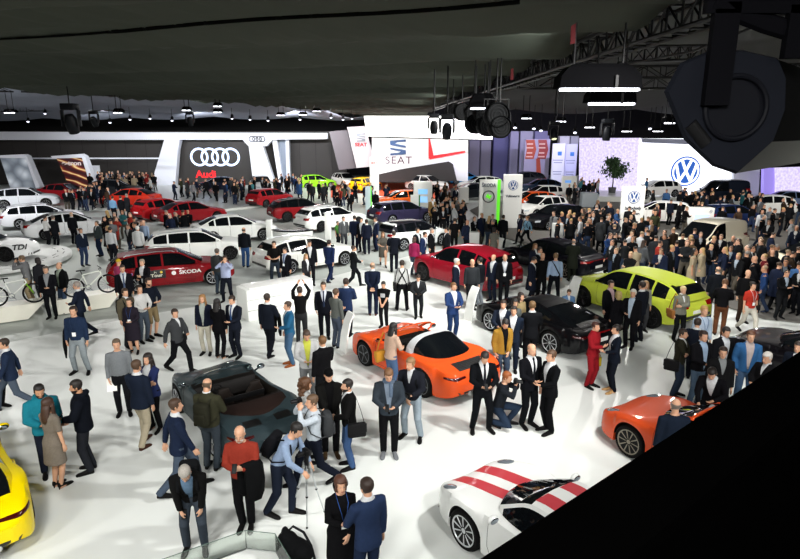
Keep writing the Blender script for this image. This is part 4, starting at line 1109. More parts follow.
R4 = rings('r', 257, 139, 2.6, 3.4, YA-.55, None, '', .05); o = mk('ring_emblem', R4, metal('#6d7178', .3)); tag(o, 'small chrome four ring emblem on the drop of the white beam', 'emblem')
# slanted picture panels on the left
def pic_mat(kind):
    m = bpy.data.materials.new(kind); m.use_nodes = True; nt = m.node_tree; b = nt.nodes['Principled BSDF']; b.inputs['Roughness'].default_value = .35
    tc = nt.nodes.new('ShaderNodeTexCoord'); mp = nt.nodes.new('ShaderNodeMapping'); cr = nt.nodes.new('ShaderNodeValToRGB')
    nt.links.new(tc.outputs['Generated'], mp.inputs[0])
    if kind == 'rays_print':
        tx = nt.nodes.new('ShaderNodeTexWave'); tx.inputs['Scale'].default_value = 1.7; tx.inputs['Distortion'].default_value = 4.5; tx.inputs['Detail'].default_value = 2
        mp.inputs['Rotation'].default_value = (0, radians(28), 0); mp.inputs['Scale'].default_value = (.35, 1, 1.5)
        nt.links.new(mp.outputs[0], tx.inputs['Vector']); src = tx.outputs['Fac']
        els = [(0, '#2a0508'), (.5, '#4c0c12'), (.78, '#7a2216'), (.93, '#b98648'), (1, '#e6cf98')]
    else:
        tx = nt.nodes.new('ShaderNodeTexVoronoi'); tx.inputs['Scale'].default_value = 3.2
        nt.links.new(mp.outputs[0], tx.inputs['Vector']); src = tx.outputs['Distance']
        els = [(0, '#dfe3e6'), (.25, '#b7bec6'), (.5, '#8d959e'), (.75, '#69717b'), (1, '#59616b')]
    while len(cr.color_ramp.elements) < len(els): cr.color_ramp.elements.new(.5)
    for e, (p_, c_) in zip(cr.color_ramp.elements, els): e.position = p_; e.color = rgb(c_)
    nt.links.new(src, cr.inputs[0]); nt.links.new(cr.outputs[0], b.inputs['Base Color'])
    nt.links.new(cr.outputs[0], b.inputs['Emission Color']); b.inputs['Emission Strength'].default_value = .25
    return m
YP = 63.
for lab, pic, fr, pm, txt in (('tilted picture panel with pale grey bubbles in a white frame', [(0, 157.5), (26.5, 157), (38, 188), (11, 190)], [(-14, 155.8), (25, 154.3), (28.5, 156), (41.5, 187), (37.5, 188.5), (27, 158), (-14, 158)], 'bubble_print', None),
                         ('tilted picture panel with red and gold light rays in a white frame', [(56.5, 158.2), (84.5, 157), (93, 187), (70, 188)], [(52, 156), (82, 153.8), (86, 156), (96, 184), (92, 187), (83, 157.6), (54, 158.4)], 'rays_print', 'e-tron')):
    pp = wall_poly('picture_panel', pic, YP+.05, .2, pic_mat(pm), label=lab, cat='picture panel')
    pts = [W(x, y, YP) for x, y in fr]; mk('frame', MB().prism(pts, (0, -.25, 0), (0, .5, 0)), WP, pp, smooth=False)
    if txt: c = W(71.5, 163.3, YP); wall_text('lettering', txt, .62, (c.x, YP+.0, c.z), mat('lettering_white', '#f2e6e2', .4, var=.02), pp, sx=1.25, bold=.02)
tag(mk('light_rail', MB().box((W(87, 158, 66).x, 66.5, W(87, 158.5, 66).z), (W(155, 158, 66).x-W(15, 158, 66).x, .2, .14)), WP), 'thin pale rail running along the dark wall behind the picture panels', 'rail')
tag(mk('wall_plate', MB().box((W(96, 171, 67).x, 67, W(96, 171, 67).z), (.9, .1, 1.2)), WP), 'pale grey plate on the dark wall right of the rays panel', 'plate')
# ---- slanted grey screens, white wall with the bright screen
YS = 63.
wall_poly('slanted_panel', [(329, 131.5), (347, 130), (356, 168), (339, 170)], YS+1.2, .5, mat('mauve_grey_panel', '#595459', .6, var=.04), label='slanted dark mauve grey wall panel beside the white beam', cat='wall panel')
sp_ = wall_poly('slanted_panel', [(347, 127), (365, 126), (376, 166), (356.5, 168)], YS+.8, .5, mat('pale_grey_panel', '#b9b3b8', .6, var=.03), label='slanted pale grey wall panel with small silver emblem and red word', cat='wall panel')
c = W(361, 137.5, YS+.78); b = MB(); 
def s_logo(k, M3=None):
    b = MB()
    for pts in ([(-.5, .42), (.5, .5), (.5, .36), (-.05, .33), (-.18, .24), (.5, .12), (.5, -.02), (-.5, .14)], [(.5, -.42), (-.5, -.5), (-.5, -.36), (.05, -.33), (.18, -.24), (-.5, -.12), (-.5, -.0), (.5, -.16)]):
        b.prism([V((x*k, 0, z*k)) for x, z in pts], (0, -.04, 0), (0, .02, 0))
    return b
mk('emblem', s_logo(.85), metal('#7c8188', .3), sp_, M=Matrix.Translation((c.x, YS+.76, c.z)))
c = W(361, 144.8, YS+.78); wall_text('lettering', 'SEAT', .5, (c.x, YS+.76, c.z), mat('lettering_red', '#d81f28', .4, var=.03), sp_, bold=.02, fit=1.25)
wl = wall_poly('white_wall', [(372, 137.5), (468, 140), (468, 182), (452, 180), (372, 182)], YS, .4, mat('white_wall_panel', '#e9ecee', .5, var=.02), label='white wall with large silver blue emblem and red angle stripe', cat='sign wall')
c = W(398, 147.5, YS-.03); mk('emblem', s_logo(1.62), mat('blue_steel', '#4d6794', .25, metal=.5, var=.2, scale=2.), wl, M=Matrix.Translation((c.x, YS-.05, c.z)))
c = W(398.5, 160.5, YS-.03); wall_text('lettering', 'SEAT', 1.05, (c.x, YS-.03, c.z), mat('lettering_plum', '#4a2c44', .4, var=.03), wl, space=1.15, fit=26*63/600)
rs = [W(x, y, YS-.06) for x, y in ((428.5, 138.7), (430, 139), (433.5, 155.5), (465, 150.8), (465.5, 152.6), (430, 159.3), (428.7, 158))]
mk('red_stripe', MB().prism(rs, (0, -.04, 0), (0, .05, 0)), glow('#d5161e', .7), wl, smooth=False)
wall_poly('dark_ramp_panel', [(372, 176), (400, 169.5), (449, 161.5), (453, 164), (457, 181), (372, 182)], YS-.5, .3, mat('charcoal_panel', '#2a2829', .6, var=.05), label='charcoal wedge shaped panel at the foot of the white wall', cat='wall panel')
sg = wall_poly('hanging_screen', [(364, 116), (492, 116), (492.5, 139.5), (367, 136)], YS-1.6, .5, glow('#fffdf8', 2.2), label='overexposed white hanging screen above the emblem wall', cat='screen')
c = W(388, 122.5, YS-1.62); wall_text('lettering', 'AGEN', .75, (c.x, YS-1.62, c.z), glow('#e6e2d6', .8), sg, fit=2.2)
# ---- columns and signs in the middle distance
for x0, x1, y0, c, Y in ((468, 479, 140, '#6d6a78', 74), (479.5, 490, 140, '#7f7c8a', 75.5), (492, 508, 131, '#5a5a86', 76), (508.5, 517, 131, '#9b99b2', 75), (518, 531, 131, '#b1b0c4', 76), (532, 547, 131, '#8d8bb4', 77), (557, 567, 136, '#b7b8bd', 70), (567.5, 576, 136, '#9799a0', 71)):
    a, b2 = W(x0, 165, Y), W(x1, 165, Y); top = W((x0+x1)/2, y0, Y).z
    m = MB(); m.rbox(((a.x+b2.x)/2, Y, top/2), (b2.x-a.x, 1.0, top), .12)
    tag(mk('column', m, mat('column_paint', c, .6, var=.06, scale=1.)), kind='structure')
def panel_sign(name, x0, x1, yt, yb, Y, m, label, cat='sign', th=.3, rz=0.):
    a, b2 = W(x0, (yt+yb)/2, Y), W(x1, (yt+yb)/2, Y); zt, zb = W((x0+x1)/2, yt, Y).z, max(0, W((x0+x1)/2, yb, Y).z)
    t = thing(name, label, cat, ((a.x+b2.x)/2, Y, 0), rz)
    mk('panel', MB().rbox((0, 0, (zt+zb)/2), (b2.x-a.x, th, zt-zb), .03), m, t)
    return t, b2.x-a.x, zt, zb
# orange arrow boards
t, w_, zt, zb = panel_sign('arrow_sign', 524, 549, 139, 181, 70, mat('mauve_board', '#a9a4bd', .6, var=.03), 'tall mauve board carrying two orange arrow shapes', 'sign')
for k, cx in ((-1, -.26), (1, .22)):
    pts = [V((cx*w_+x*w_*.21, -.18, zt-.1-z)) for x, z in ((-1, 0), (.6, 0), (1, 1.05), (.6, 2.1), (-1, 2.1), (-.75, 1.05))]
    mk('arrow', MB().prism(pts, (0, -.03, 0), (0, .05, 0)), mat('orange_board', '#b4472a' if k < 0 else '#a03a34', .5, var=.05), t, smooth=False)
    for j, k_ in enumerate((.24, .28, .22, .26)): mk('text_line', MB().rbox((cx*w_-.05*w_, -.215, zt-.55-j*.42-(.15 if j > 1 else 0)), (w_*k_, .02, .16), .01), mat('lettering_white', '#e2b8a4', .4, var=.1, scale=14.), t)
mk('arrow_stem', MB().prism([V((-.03*w_, -.18, zt-2.2)), V((.12*w_, -.18, zt-2.2)), V((.2*w_, -.18, zt-4.0)), V((.02*w_, -.18, zt-4.3))], (0, -.03, 0), (0, .05, 0)), mat('orange_board', '#b4472a', .5, var=.05), t, smooth=False)
t, w_, zt, zb = panel_sign('info_board', 551.5, 564, 143.5, 184, 66, mat('white_board', '#cfd3dc', .5, var=.02), 'left half of the tall pale double board with blue square badge')
t2, w2, zt2, zb2 = panel_sign('info_board', 564.3, 576, 144, 184, 66.3, mat('lilac_board', '#b9bdd6', .5, var=.02), 'right lilac half of the tall pale double board with blue badge')
for tt, ww, zz in ((t, w_, zt), (t2, w2, zt2)):
    mk('badge', MB().rbox((.08*ww, -.18, zz-1.05), (.42, .06, .42), .05), glow('#2c5f9e', .5), tt)
    for j, k_ in enumerate((.8, .66, .7, .62)): mk('text_line', MB().rbox((-.03*ww, -.165, zz-1.75-j*.26-(.7 if j > 1 else 0)), (ww*k_, .02, .09), .005), mat('lettering_grey', '#7f879c', .5, var=.1, scale=14.), tt)
# ---- lavender textured screens and the white wall with the round emblem
def led_mat(name, c0, c1, s):
    m = bpy.data.materials.new(name); m.use_nodes = True; nt = m.node_tree; b = nt.nodes['Principled BSDF']
    tc = nt.nodes.new('ShaderNodeTexCoord'); n = nt.nodes.new('ShaderNodeTexNoise'); n.inputs['Scale'].default_value = 5.; n.inputs['Detail'].default_value = 6
    mx = nt.nodes.new('ShaderNodeMix'); mx.data_type = 'RGBA'; mx.inputs[6].default_value = rgb(c0); mx.inputs[7].default_value = rgb(c1)
    cr = nt.nodes.new('ShaderNodeValToRGB'); cr.color_ramp.elements[0].position = .38; cr.color_ramp.elements[1].position = .62
    nt.links.new(tc.outputs['Object'], n.inputs['Vector']); nt.links.new(n.outputs['Fac'], cr.inputs[0]); nt.links.new(cr.outputs[0], mx.inputs[0])
    nt.links.new(mx.outputs[2], b.inputs['Emission Color']); b.inputs['Emission Strength'].default_value = s; b.inputs['Base Color'].default_value = (.1, .1, .12, 1)
    return m
LED = led_mat('lavender_screen', '#c5b6ea', '#e9e0fb', .82)
wall_poly('lavender_screen', [(580.5, 138), (641.5, 138), (640, 192), (580, 190)], 60, .4, LED, label='lavender textured glowing screen behind the potted tree', cat='screen')
wall_poly('lavender_screen', [(776, 168), (860, 165), (860, 205), (776, 203)], 52, .4, LED, label='lavender textured glowing screen at the far right', cat='screen')
wall_poly('violet_screen', [(764, 168), (776, 168), (776.5, 204), (763, 204)], 52.2, .4, glow('#8f7fd6', .55), label='plain violet strip screen beside the grey pillar', cat='screen')
wall_poly('grey_pillar', [(734, 150), (761, 150), (758, 203), (733, 203)], 54.6, 1.2, mat('pale_pillar', '#c8ccd4', .5, var=.03), label='pale grey block at the right end of the round emblem wall', cat='wall panel')
vw = wall_poly('emblem_wall', [(641.5, 138.5), (741, 138.5), (738, 203), (638, 203)], 55, .5, glow('#f6f8ff', 1.15), label='glowing white wall with huge round blue and white emblem', cat='sign wall')
o = mk('top_rail', MB().prism([W(x, y, 54.9) for x, y in ((641.5, 138.5), (741, 140), (741, 146.5), (642.5, 142.5))], (0, -.3, 0), (0, .1, 0)), mat('grey_blue_rail', '#a3a9c4', .5, var=.03), vw, smooth=False)
def round_emblem(parent, c, R, blue, white, th=.04):
    d = thing('x', None, None); bpy.data.objects.remove(d)
    b = MB(); n = 48
    b.prism([V((c[0]+R*cos(2*pi*i/n), c[1], c[2]+R*sin(2*pi*i/n))) for i in range(n)], (0, -th, 0), (0, 0, 0))
    e = mk('emblem', b, blue, parent, smooth=False)
    w = MB(); q = lambda x, z: V((c[0]+R*x, c[1]-th, c[2]+R*z))
    w.loft([[q(r_*cos(2*pi*i/n), r_*sin(2*pi*i/n))+V((0, dy, 0)) for r_, dy in ((.80, 0), (.90, 0), (.90, -th), (.80, -th))] for i in range(n+1)], cap=False)
    def stroke(a, b_, hw):
        d_ = V((b_[0]-a[0], 0, b_[1]-a[1])).normalized(); nx, nz = -d_.z*hw, d_.x*hw
        w.prism([q(a[0]+nx, a[1]+nz), q(b_[0]+nx, b_[1]+nz), q(b_[0]-nx, b_[1]-nz), q(a[0]-nx, a[1]-nz)], (0, -th, 0), (0, 0, 0))
    for sx in (1, -1):
        stroke((sx*.33, .77), (sx*.03, .08), .085); stroke((sx*.69, .47), (sx*.36, -.68), .085); stroke((sx*.38, -.66), (sx*.02, -.02), .085)
    w.prism([q(-.1, .06), q(.1, .06), q(.06, -.06), q(-.06, -.06)], (0, -th*.9, 0), (0, 0, 0))
    mk('monogram', w, white, e, smooth=False); return e
c = W(685.5, 171.3, 54.9); round_emblem(vw, (c.x, 54.9, c.z), 14.3*55.9/FPX, glow('#1b4fa0', .75), glow('#f6f8ff', 1.1))
# stage under the round emblem and the potted tree
flat('floor_platform', [W(588, 195, 53.5).xy.to_3d(), W(760, 195, 51.0).xy.to_3d(), W(765, 195, 54.5).xy.to_3d(), W(580, 195, 59.5).xy.to_3d()], -.04, .45, floor_mat('stage_floor', '#c9ccc6', .3, .04, .6))
def tree(px, yt, yb, Y, zb):
    base = W(px, yb, Y); base.z = zb; top = W(px, yt, Y).z; H = top-zb
    t = thing('potted_tree', 'small leafy green tree standing before the lavender screen', 'tree', base)
    mk('pot', MB().lathe([(.0001, 0), (.30, 0), (.38, .5), (.34, .5), (.3, .45), (.0001, .45)], 24, 'z'), mat('pot_grey', '#4a4a4c', .6, var=.1), t)
    tr = MB(); tr.tube([(0, 0, .4), (.03, 0, H*.3), (-.02, .02, H*.55), (.02, 0, H*.8)], [.07, .055, .045, .02], 8)
    r = random.Random(5)
    tips = []
    for i in range(14):
        a = r.uniform(0, 2*pi); z0 = H*r.uniform(.35, .7); L = r.uniform(.5, 1.1); p = V((L*cos(a), L*sin(a)*.8, z0+L*r.uniform(.2, .7))); tips.append(p)
        tr.tube([(0, 0, z0), tuple(p*.5+V((0, 0, z0*.5+.05))), tuple(p)], [.03, .02, .008], 6)
    mk('trunk', tr, mat('bark', '#3a2f26', .9, var=.3, scale=20.), t)
    lf = MB()
    for i in range(900):
        p = tips[i % 14] if i % 3 else V((0, 0, H*.8)); q = p*.92+V((r.gauss(0, .24), r.gauss(0, .22), H*.07+r.gauss(.02, .22))); s_ = r.uniform(.12, .2)
        R = Euler((r.uniform(0, 6), r.uniform(0, 6), r.uniform(0, 6))).to_matrix()
        lf.add([q+R @ V(v) for v in ((-s_, 0, 0), (0, -s_*.5, .02), (s_, 0, 0), (0, s_*.5, .02))], [(0, 1, 2), (0, 2, 3)])
    mk('leaves', lf, mat('leaf_green', '#2c4a22', .6, var=.4, scale=3.), t, smooth=False)
tree(612, 156, 191, 56.5, .45)
# ---- totems: a base line on the floor, height from the top edge
def totem(x0, x1, yt, yb, label, m=WHITEP, th=.25, rz=0., name='totem', cat='sign', z=0., tilt=0.):
    g = G((x0+x1)/2, yb, z); Y = g.y; a, b2 = G(x0, yb, z), G(x1, yb, z); w_ = b2.x-a.x; zt = W((x0+x1)/2, yt, Y).z-z
    t = thing(name, label, cat, (g.x, Y+th/2, z), rz)
    mk('panel', MB().rbox((0, 0, zt/2), (w_, th, zt), .03), m, t); return t, w_, zt
GRN = glow('#57c624', .8); GREY_L = mat('lettering_grey', '#6f7782', .5, var=.02); BLUE = mat('emblem_blue', '#1f4f93', .4, var=.05); CHR = mat('emblem_white', '#f2f4f6', .4, var=.02)
t, w_, h_ = totem(478.5, 499, 179.5, 224, 'tall white totem with green side strip and round green arrow emblem')
mk('side_strip', MB().box((w_*.43, -.02, h_*.5), (w_*.15, .27, h_*.995)), GRN, t)
wall_text('lettering', 'ŠKODA', .42, (-.06*w_, -.135, h_*.87), GREY_L, t, bold=.012, fit=w_*.68)
e = MB(); e.torus((-.06*w_, -.14, h_*.62), w_*.27, .035, 36, 8); mk('emblem', e, mat('emblem_black', '#23262a', .5, var=.05), t)
ar = MB(); k = w_*.17; ar.prism([V((-.06*w_+x*k, -.13, h_*.62+z*k)) for x, z in ((-.9, -.1), (.1, -.5), (.2, -.9), (.7, -.1), (.9, .5), (.2, .2), (-.2, .9))], (0, -.03, 0), (0, .01, 0)); mk('arrow_mark', ar, GRN, t, smooth=False)
t, w_, h_ = totem(502, 520.5, 174.5, 228, 'tall white totem with blue round emblem left of the white hatchback')
round_emblem(t, (0, -.135, h_*.80), w_*.26, BLUE, CHR, .02); wall_text('lettering', 'Volkswagen', .30, (0, -.135, h_*.60), mat('lettering_navy', '#232c3c', .5, var=.02), t, bold=.01, fit=w_*.74)
t, w_, h_ = totem(619, 642, 186, 232, 'wide white totem with round emblem in the crowd before the van', rz=radians(4))
round_emblem(t, (.0, -.135, h_*.76), w_*.27, BLUE, CHR, .02)
for j, s_ in enumerate(('Samochody', 'Użytkowe')): wall_text('lettering', s_, .36, (0, -.135, h_*.52-j*.34), mat('lettering_navy', '#232c3c', .5, var=.02), t, bold=.01, fit=w_*(.72 if j == 0 else .62))
t, w_, h_ = totem(370, 379, 157, 200, 'slim tall white totem with tiny red word before the white wall')
wall_text('lettering', 'SEAT', .28, (0, -.135, h_*.86), mat('lettering_red', '#d81f28', .4, var=.03), t, fit=w_*.7)
t, w_, h_ = totem(365.5, 371.5, 186.5, 217, 'narrow pale totem with thin green edge beside the suited men', m=mat('pale_blue_panel', '#c6d6dc', .4, var=.02))
mk('side_strip', MB().box((w_*.46, -.02, h_*.5), (w_*.12, .27, h_*.99)), GRN, t)
t, w_, h_ = totem(413.5, 432, 182, 212, 'white cabinet with two blue screens behind the dark blue estate', th=1.0)
mk('screen', MB().box((-.0*w_, -.51, h_*.68), (w_*.5, .03, h_*.16)), glow('#6fa6d8', .8), t); mk('screen', MB().box((.0, -.51, h_*.42), (w_*.5, .03, h_*.2)), glow('#86b7e2', .7), t)
t, w_, h_ = totem(410.5, 420, 195, 214.5, 'short white totem with green edge in front of the screen cabinet', th=.2)
mk('side_strip', MB().box((w_*.43, -.02, h_*.5), (w_*.14, .22, h_*.99)), mat('dark_green', '#1e7a2a', .4, var=.05), t)
t, w_, h_ = totem(467.5, 479, 232.5, 252, 'short white box sign behind the roof of the red sports utility car', th=.4)
mk('text_line', MB().rbox((0, -.205, h_*.30), (w_*.55, .02, .05), .005), GREY_L, t)
t, w_, h_ = totem(552.5, 562, 224, 250, 'white box sign before the long black fastback', th=.45); mk('text_line', MB().rbox((0, -.23, h_*.40), (w_*.55, .02, .05), .005), GREY_L, t)
totem(325, 330.5, 213.5, 240, 'plain white column beside the white estate with red tail lamp', th=.5)
totem(266.5, 272, 220, 241, 'plain white column right of the white saloon', th=.4)
t, w_, h_ = totem(561, 576, 176, 198, 'white notice board with blue heading in front of the pale double board'); mk('heading', MB().box((-.1*w_, -.13, h_*.75), (w_*.4, .03, h_*.12)), glow('#5c8fd0', .6), t)
t, w_, h_ = totem(686.5, 712, 208, 233, 'white display cabinet with screen behind the cream van', th=.6)
mk('screen', MB().box((.02*w_, -.31, h_*.60), (w_*.55, .03, h_*.30)), glow('#aebfe8', .6), t); round_emblem(t, (w_*.36, -.305, h_*.86), .1, GREY_L, CHR, .01)
totem(459, 468.5, 187.5, 203, 'pale counter block left of the green strip totem', th=.8, name='counter', cat='counter')
totem(582, 597, 193, 207, 'low grey plinth near the potted tree', th=.9, name='plinth', cat='plinth', m=mat('grey_plinth', '#8f979c', .5, var=.04))
# leaning white info stelae beside the sports cars
def stele(x, y, lab, rz=0.):
    g = G(x, y); t = thing('info_stele', lab, 'info stand', g, rz)
    b = MB(); rg = []
    for z, yo, hw in ((0, 0, .22), (.03, 0, .22), (.5, .06, .21), (.9, .16, .20), (1.12, .27, .19), (1.15, .285, .18)): rg.append([V((hw*sx, yo+dy, z)) for sx, dy in ((-1, -.02), (1, -.02), (1, .02), (-1, .02))])
    b.loft(rg); mk('blade', b, WHITEP, t, angle=30); mk('foot', MB().rbox((0, .05, .008), (.5, .4, .016), .05), WHITEP, t)
stele(404, 291, 'white leaning info stand before the nose of the red sports utility car', radians(-60))
stele(468, 321, 'white leaning info stand before the nose of the black rear engined coupe', radians(-60))
stele(570, 309, 'white leaning info stand before the nose of the lime car', radians(-60))
stele(496, 262, 'white leaning info stand before the nose of the black fastback', radians(-60))
stele(343, 352, 'white leaning info stand before the nose of the orange sports car', radians(-60))
# ---- white counter in the middle
def counter():
    a, b2 = G(248.5, 322), G(314, 309); d = b2-a; L = d.length; rz = atan2(d.y, d.x)
    t = thing('reception_counter', 'long white stepped counter with grooved front beside the grey aisle', 'counter', (a+b2)/2, rz)
    mk('front', MB().rbox((0, .45, .53), (L, .9, 1.06), .03), WHITEP, t)
    for z in (.36, .72): mk('groove', MB().box((0, -.004, z), (L*.995, .012, .014)), mat('groove_grey', '#8f938f', .6, var=.05), t)
    mk('worktop', MB().rbox((.1, .5, 1.075), (L-.1, .8, .03), .02), mat('worktop_white', '#f0f1ee', .3, var=.02), t)
counter()
def curved_desk():
    g = G(291, 246); t = thing('curved_desk', 'curved white desk with black top behind the white raised estate', 'counter', g)
    def arc(r): return [V((r*sin(a)*1.0, -r*cos(a)+1.3, 0)) for a in [radians(-60+8*i) for i in range(16)]]
    o, i_ = arc(1.3), arc(.95)
    b = MB(); b.loft([[o[k]*.93+V((0, .09, 0)), i_[k], i_[k]+V((0, 0, .75)), o[k]+V((0, 0, .75))] for k in range(16)]); mk('front', b, WHITEP, t)
    b = MB(); b.loft([[o[k]*1.04+V((0, 0, .75)), i_[k]*.98+V((0, 0, .75)), i_[k]*.98+V((0, 0, .82)), o[k]*1.04+V((0, 0, .82))] for k in range(16)]); mk('top', b, mat('desk_black', '#101114', .2, var=.05), t)
curved_desk()
# ---- round white podium, zigzag plinth, bicycles
pc = G(-6, 262); PR = 3.35
po = tag(mk('round_podium', MB().lathe([(.0001, -.0), (PR-.05, 0), (PR, .05), (PR, .22), (PR-.04, .26), (.0001, .26)], 72, 'z', pc), mat('podium_white', '#e8eae8', .3, var=.03)), 'low round white podium under the white sports car', 'podium')
def dash_text(i, s_, r, a):
    me = text_mesh(s_, .34, .006, .01); p = V((pc.x+r*cos(a), pc.y+r*sin(a), .2635))
    link('lettering', me, po, mat('lettering_black', '#1a1c1e', .5, var=.02), Matrix.Translation(p) @ Matrix.Rotation(a+pi/2, 4, 'Z'))
for i in range(16): dash_text(i, '– –', PR-.35-.3*(i % 2), radians(-100+10*i))
def plinth_seg(pts_top, drop, lab):
    a, b2 = V(pts_top[0]), V(pts_top[1]); u = (b2-a).normalized(); n = V((u.y, -u.x, 0)); h = .52
    m = MB(); L = (b2-a).length
    def cut(o, e, s): return [a+n*o+u*(s-.02), a+n*o+u*(L-s*.4), a+n*o+u*(L-e)+V((0, 0, -h)), a+n*o+u*(e*.35+s)+V((0, 0, -h))]
    A, B2 = cut(.42, drop, 0), cut(-.30, drop, 0)
    for q in A+B2: q.z += 0
    m.loft([[A[0], A[1], A[2], A[3]], [B2[0], B2[1], B2[2], B2[3]]])
    tag(mk('angular_plinth', m, mat('plinth_white', '#e6e4d6', .4, var=.03), smooth=False), lab, 'plinth')
Z5 = .52
plinth_seg((G(-60, 312.5, Z5), G(44, 299, Z5)), .55, 'white angular plinth under the left mountain bicycle')
plinth_seg((G(48, 298.6, Z5), G(119, 289, Z5)), .45, 'white angular plinth under the right mountain bicycle')
def bicycle(p_rear, p_front, lab, col, acc):
    a, b2 = G(*p_rear, Z5), G(*p_front, Z5); d = b2-a; L = d.length; t = thing('bicycle', lab, 'bicycle', (a+b2)/2, atan2(d.y, d.x)); r = .345; wb = 1.08
    fm = paint(col); bk = BLACK
    for x in (-wb/2, wb/2):
        w_ = mk('wheel', MB().torus((0, 0, 0), r-.025, .026, 36, 8), RUBBER, t, M=Matrix.Translation((x, 0, r)))
        s_ = MB()
        for i in range(14): an = 2*pi*i/14; s_.tube([(.02*cos(an+1), .02*(-1)**i, .02*sin(an+1)), ((r-.05)*cos(an), 0, (r-.05)*sin(an))], .003, 4)
        s_.torus((0, 0, 0), r-.052, .010, 32, 6); s_.lathe([(.02, -.04), (.02, .04)], 12); mk('spokes', s_, metal('#55585c', .3), w_)
    bb, st, hd, hd2, rr, fr = V((-.10, 0, .32)), V((-.24, 0, .78)), V((.32, 0, .84)), V((.36, 0, .72)), V((-wb/2, 0, r)), V((wb/2, 0, r))
    f = MB()
    for p, q, rad in ((bb, st, .018), (st*.97+V((0, 0, .01)), hd, .020), (bb, hd2, .024), (hd, hd2, .022)): f.tube([p, q], rad, 10)
    for sy in (.05, -.05): f.tube([bb+V((0, sy*.6, 0)), rr+V((0, sy, 0))], .011, 8); f.tube([st+V((.03, sy*.3, -.08)), rr+V((0, sy, 0))], .009, 8)
    mk('frame', f, fm, t)
    k = MB()
    for sy in (.055, -.055): k.tube([hd2+V((.0, sy, -.04)), fr+V((0, sy, 0))], .016, 8)
    k.tube([hd2+V((0, -.06, -.03)), hd2+V((0, .06, -.03))], .016, 8); mk('fork', k, paint(acc), t)
    h = MB(); h.tube([hd, hd+V((-.02, 0, .08)), hd+V((.05, 0, .10))], .015, 8); h.tube([hd+V((.0, -.34, .12)), hd+V((.05, -.1, .10)), hd+V((.05, .1, .10)), hd+V((0, .34, .12))], .013, 8); mk('handlebar', h, bk, t)
    s_ = MB(); s_.tube([st, st+V((-.03, 0, .12))], .014, 8); s_.loft([[V((st.x+x, y, st.z+.14+dz)) for y, dz in ((-w_, 0), (0, .025), (w_, 0), (0, -.02))] for x, w_ in ((-.17, .07), (-.1, .065), (0, .03), (.11, .018))]); mk('saddle', s_, bk, t)
    c = MB(); c.torus(bb+V((0, -.05, 0)), .085, .012, 24, 6); c.tube([bb+V((0, -.06, 0)), bb+V((.12, -.07, -.12)), bb+V((.12, -.15, -.12))], .011, 6); c.tube([bb+V((0, .06, 0)), bb+V((-.12, .07, .12)), bb+V((-.12, .15, .12))], .011, 6); mk('crankset', c, metal('#8b8f93', .3), t)
bicycle((0.5, 306.5), (33, 303), 'white mountain bicycle with green fork on the left plinth', '#e3e6df', '#79b52e')
bicycle((79, 297), (105.5, 293.3), 'white mountain bicycle on the right plinth beside the red estate', '#dfe3d8', '#c9cfc4')
# ---- glass corner, black bag, tripod
def glass_corner():
    h = .33; pts = [G(120, 574, h), G(245, 530.5, h), G(275, 533.5, h), G(300, 575, h)]
    t = thing('glass_barrier', 'low clear glass barrier with a corner by the red sweater man', 'glass barrier', (pts[1].x, pts[1].y, 0)); o = t.location
    for a, b2 in zip(pts, pts[1:]):
        a, b2 = V((a.x, a.y, 0))-o, V((b2.x, b2.y, 0))-o; u = (b2-a).normalized(); n = V((-u.y, u.x, 0))*.006
        p = mk('pane', MB().prism([a+n, b2+n, b2-n, a-n], (0, 0, 0), (0, 0, h)), clear_glass('barrier_glass', '#f3f7f4', .03), t, smooth=False)
        mk('edge', MB().tube([a+V((0, 0, h)), b2+V((0, 0, h))], .006, 6), mat('glass_edge', '#5d6f66', .2, var=.05), p); mk('floor_channel', MB().tube([a+V((0, 0, .008)), b2+V((0, 0, .008))], .012, 6), metal('#8a8f8c', .4), p)
glass_corner()
def bag():
    g = G(296, 556); t = thing('black_bag', 'black soft bag lying on the white floor behind the glass corner', 'bag', g, radians(-35))
    b = MB(); b.ball((0, 0, .13), (.33, .20, .14), n=18, k=10); b.ball((-.18, .02, .19), (.17, .15, .13), n=14, k=8); b.ball((.16, -.02, .16), (.15, .16, .12), n=14, k=8); b.ball((-.24, .03, .30), (.06, .06, .09), n=10, k=6)
    link('body', fuse(b, .018, 'body', 2), t, cloth('#101113'))
    mk('strap', MB().tube([(-.3, .05, .2), (-.2, .16, .33), (0, .18, .30), (.2, .12, .2), (.34, .05, .06)], [(.02, .006)]*5, 8), cloth('#1c1d20'), t)
bag()
def tripod():
    g = G(309, 520); t = thing('camera_tripod', 'silver legged camera tripod beside the bending man in light blue', 'tripod', g)
    for i, px in enumerate(((307, 528.5), (324.5, 512), (291, 511))):
        f = G(*px)-V(g); k = MB(); k.tube([V((0, 0, 1.02))+f.normalized()*.05, f*.55+V((0, 0, .48))], .015, 8); k.tube([f*.5+V((0, 0, .53)), f], .010, 8)
        l = mk('leg', k, metal('#c3c6c8', .3), t); mk('foot_tip', MB().ball(f+V((0, 0, .012)), .018), RUBBER, l)
        b = MB(); b.ball(f*.53+V((0, 0, .50)), .022, n=8, k=6); mk('leg_lock', b, BLACK, l)
    mk('head', MB().tube([(0, 0, .95), (0, 0, 1.10), (0, 0, 1.18)], [.03, .035, .05], 12), BLACK, t)
    mk('centre_column', MB().tube([(0, 0, .70), (0, 0, 1.0)], .014, 8), metal('#c3c6c8', .3), t)
    c = thing('camera', 'black camera mounted on the silver tripod', 'camera', V(g)+V((0, 0, 1.18)), radians(-50))
    mk('body', MB().rbox((0, 0, .055), (.15, .08, .11), .02), BLACK, c); mk('lens', MB().lathe([(.0001, -.16), (.034, -.16), (.038, -.10), (.04, -.03)], 20, 'y', (0, 0, .05)), BLACK, c)
tripod()
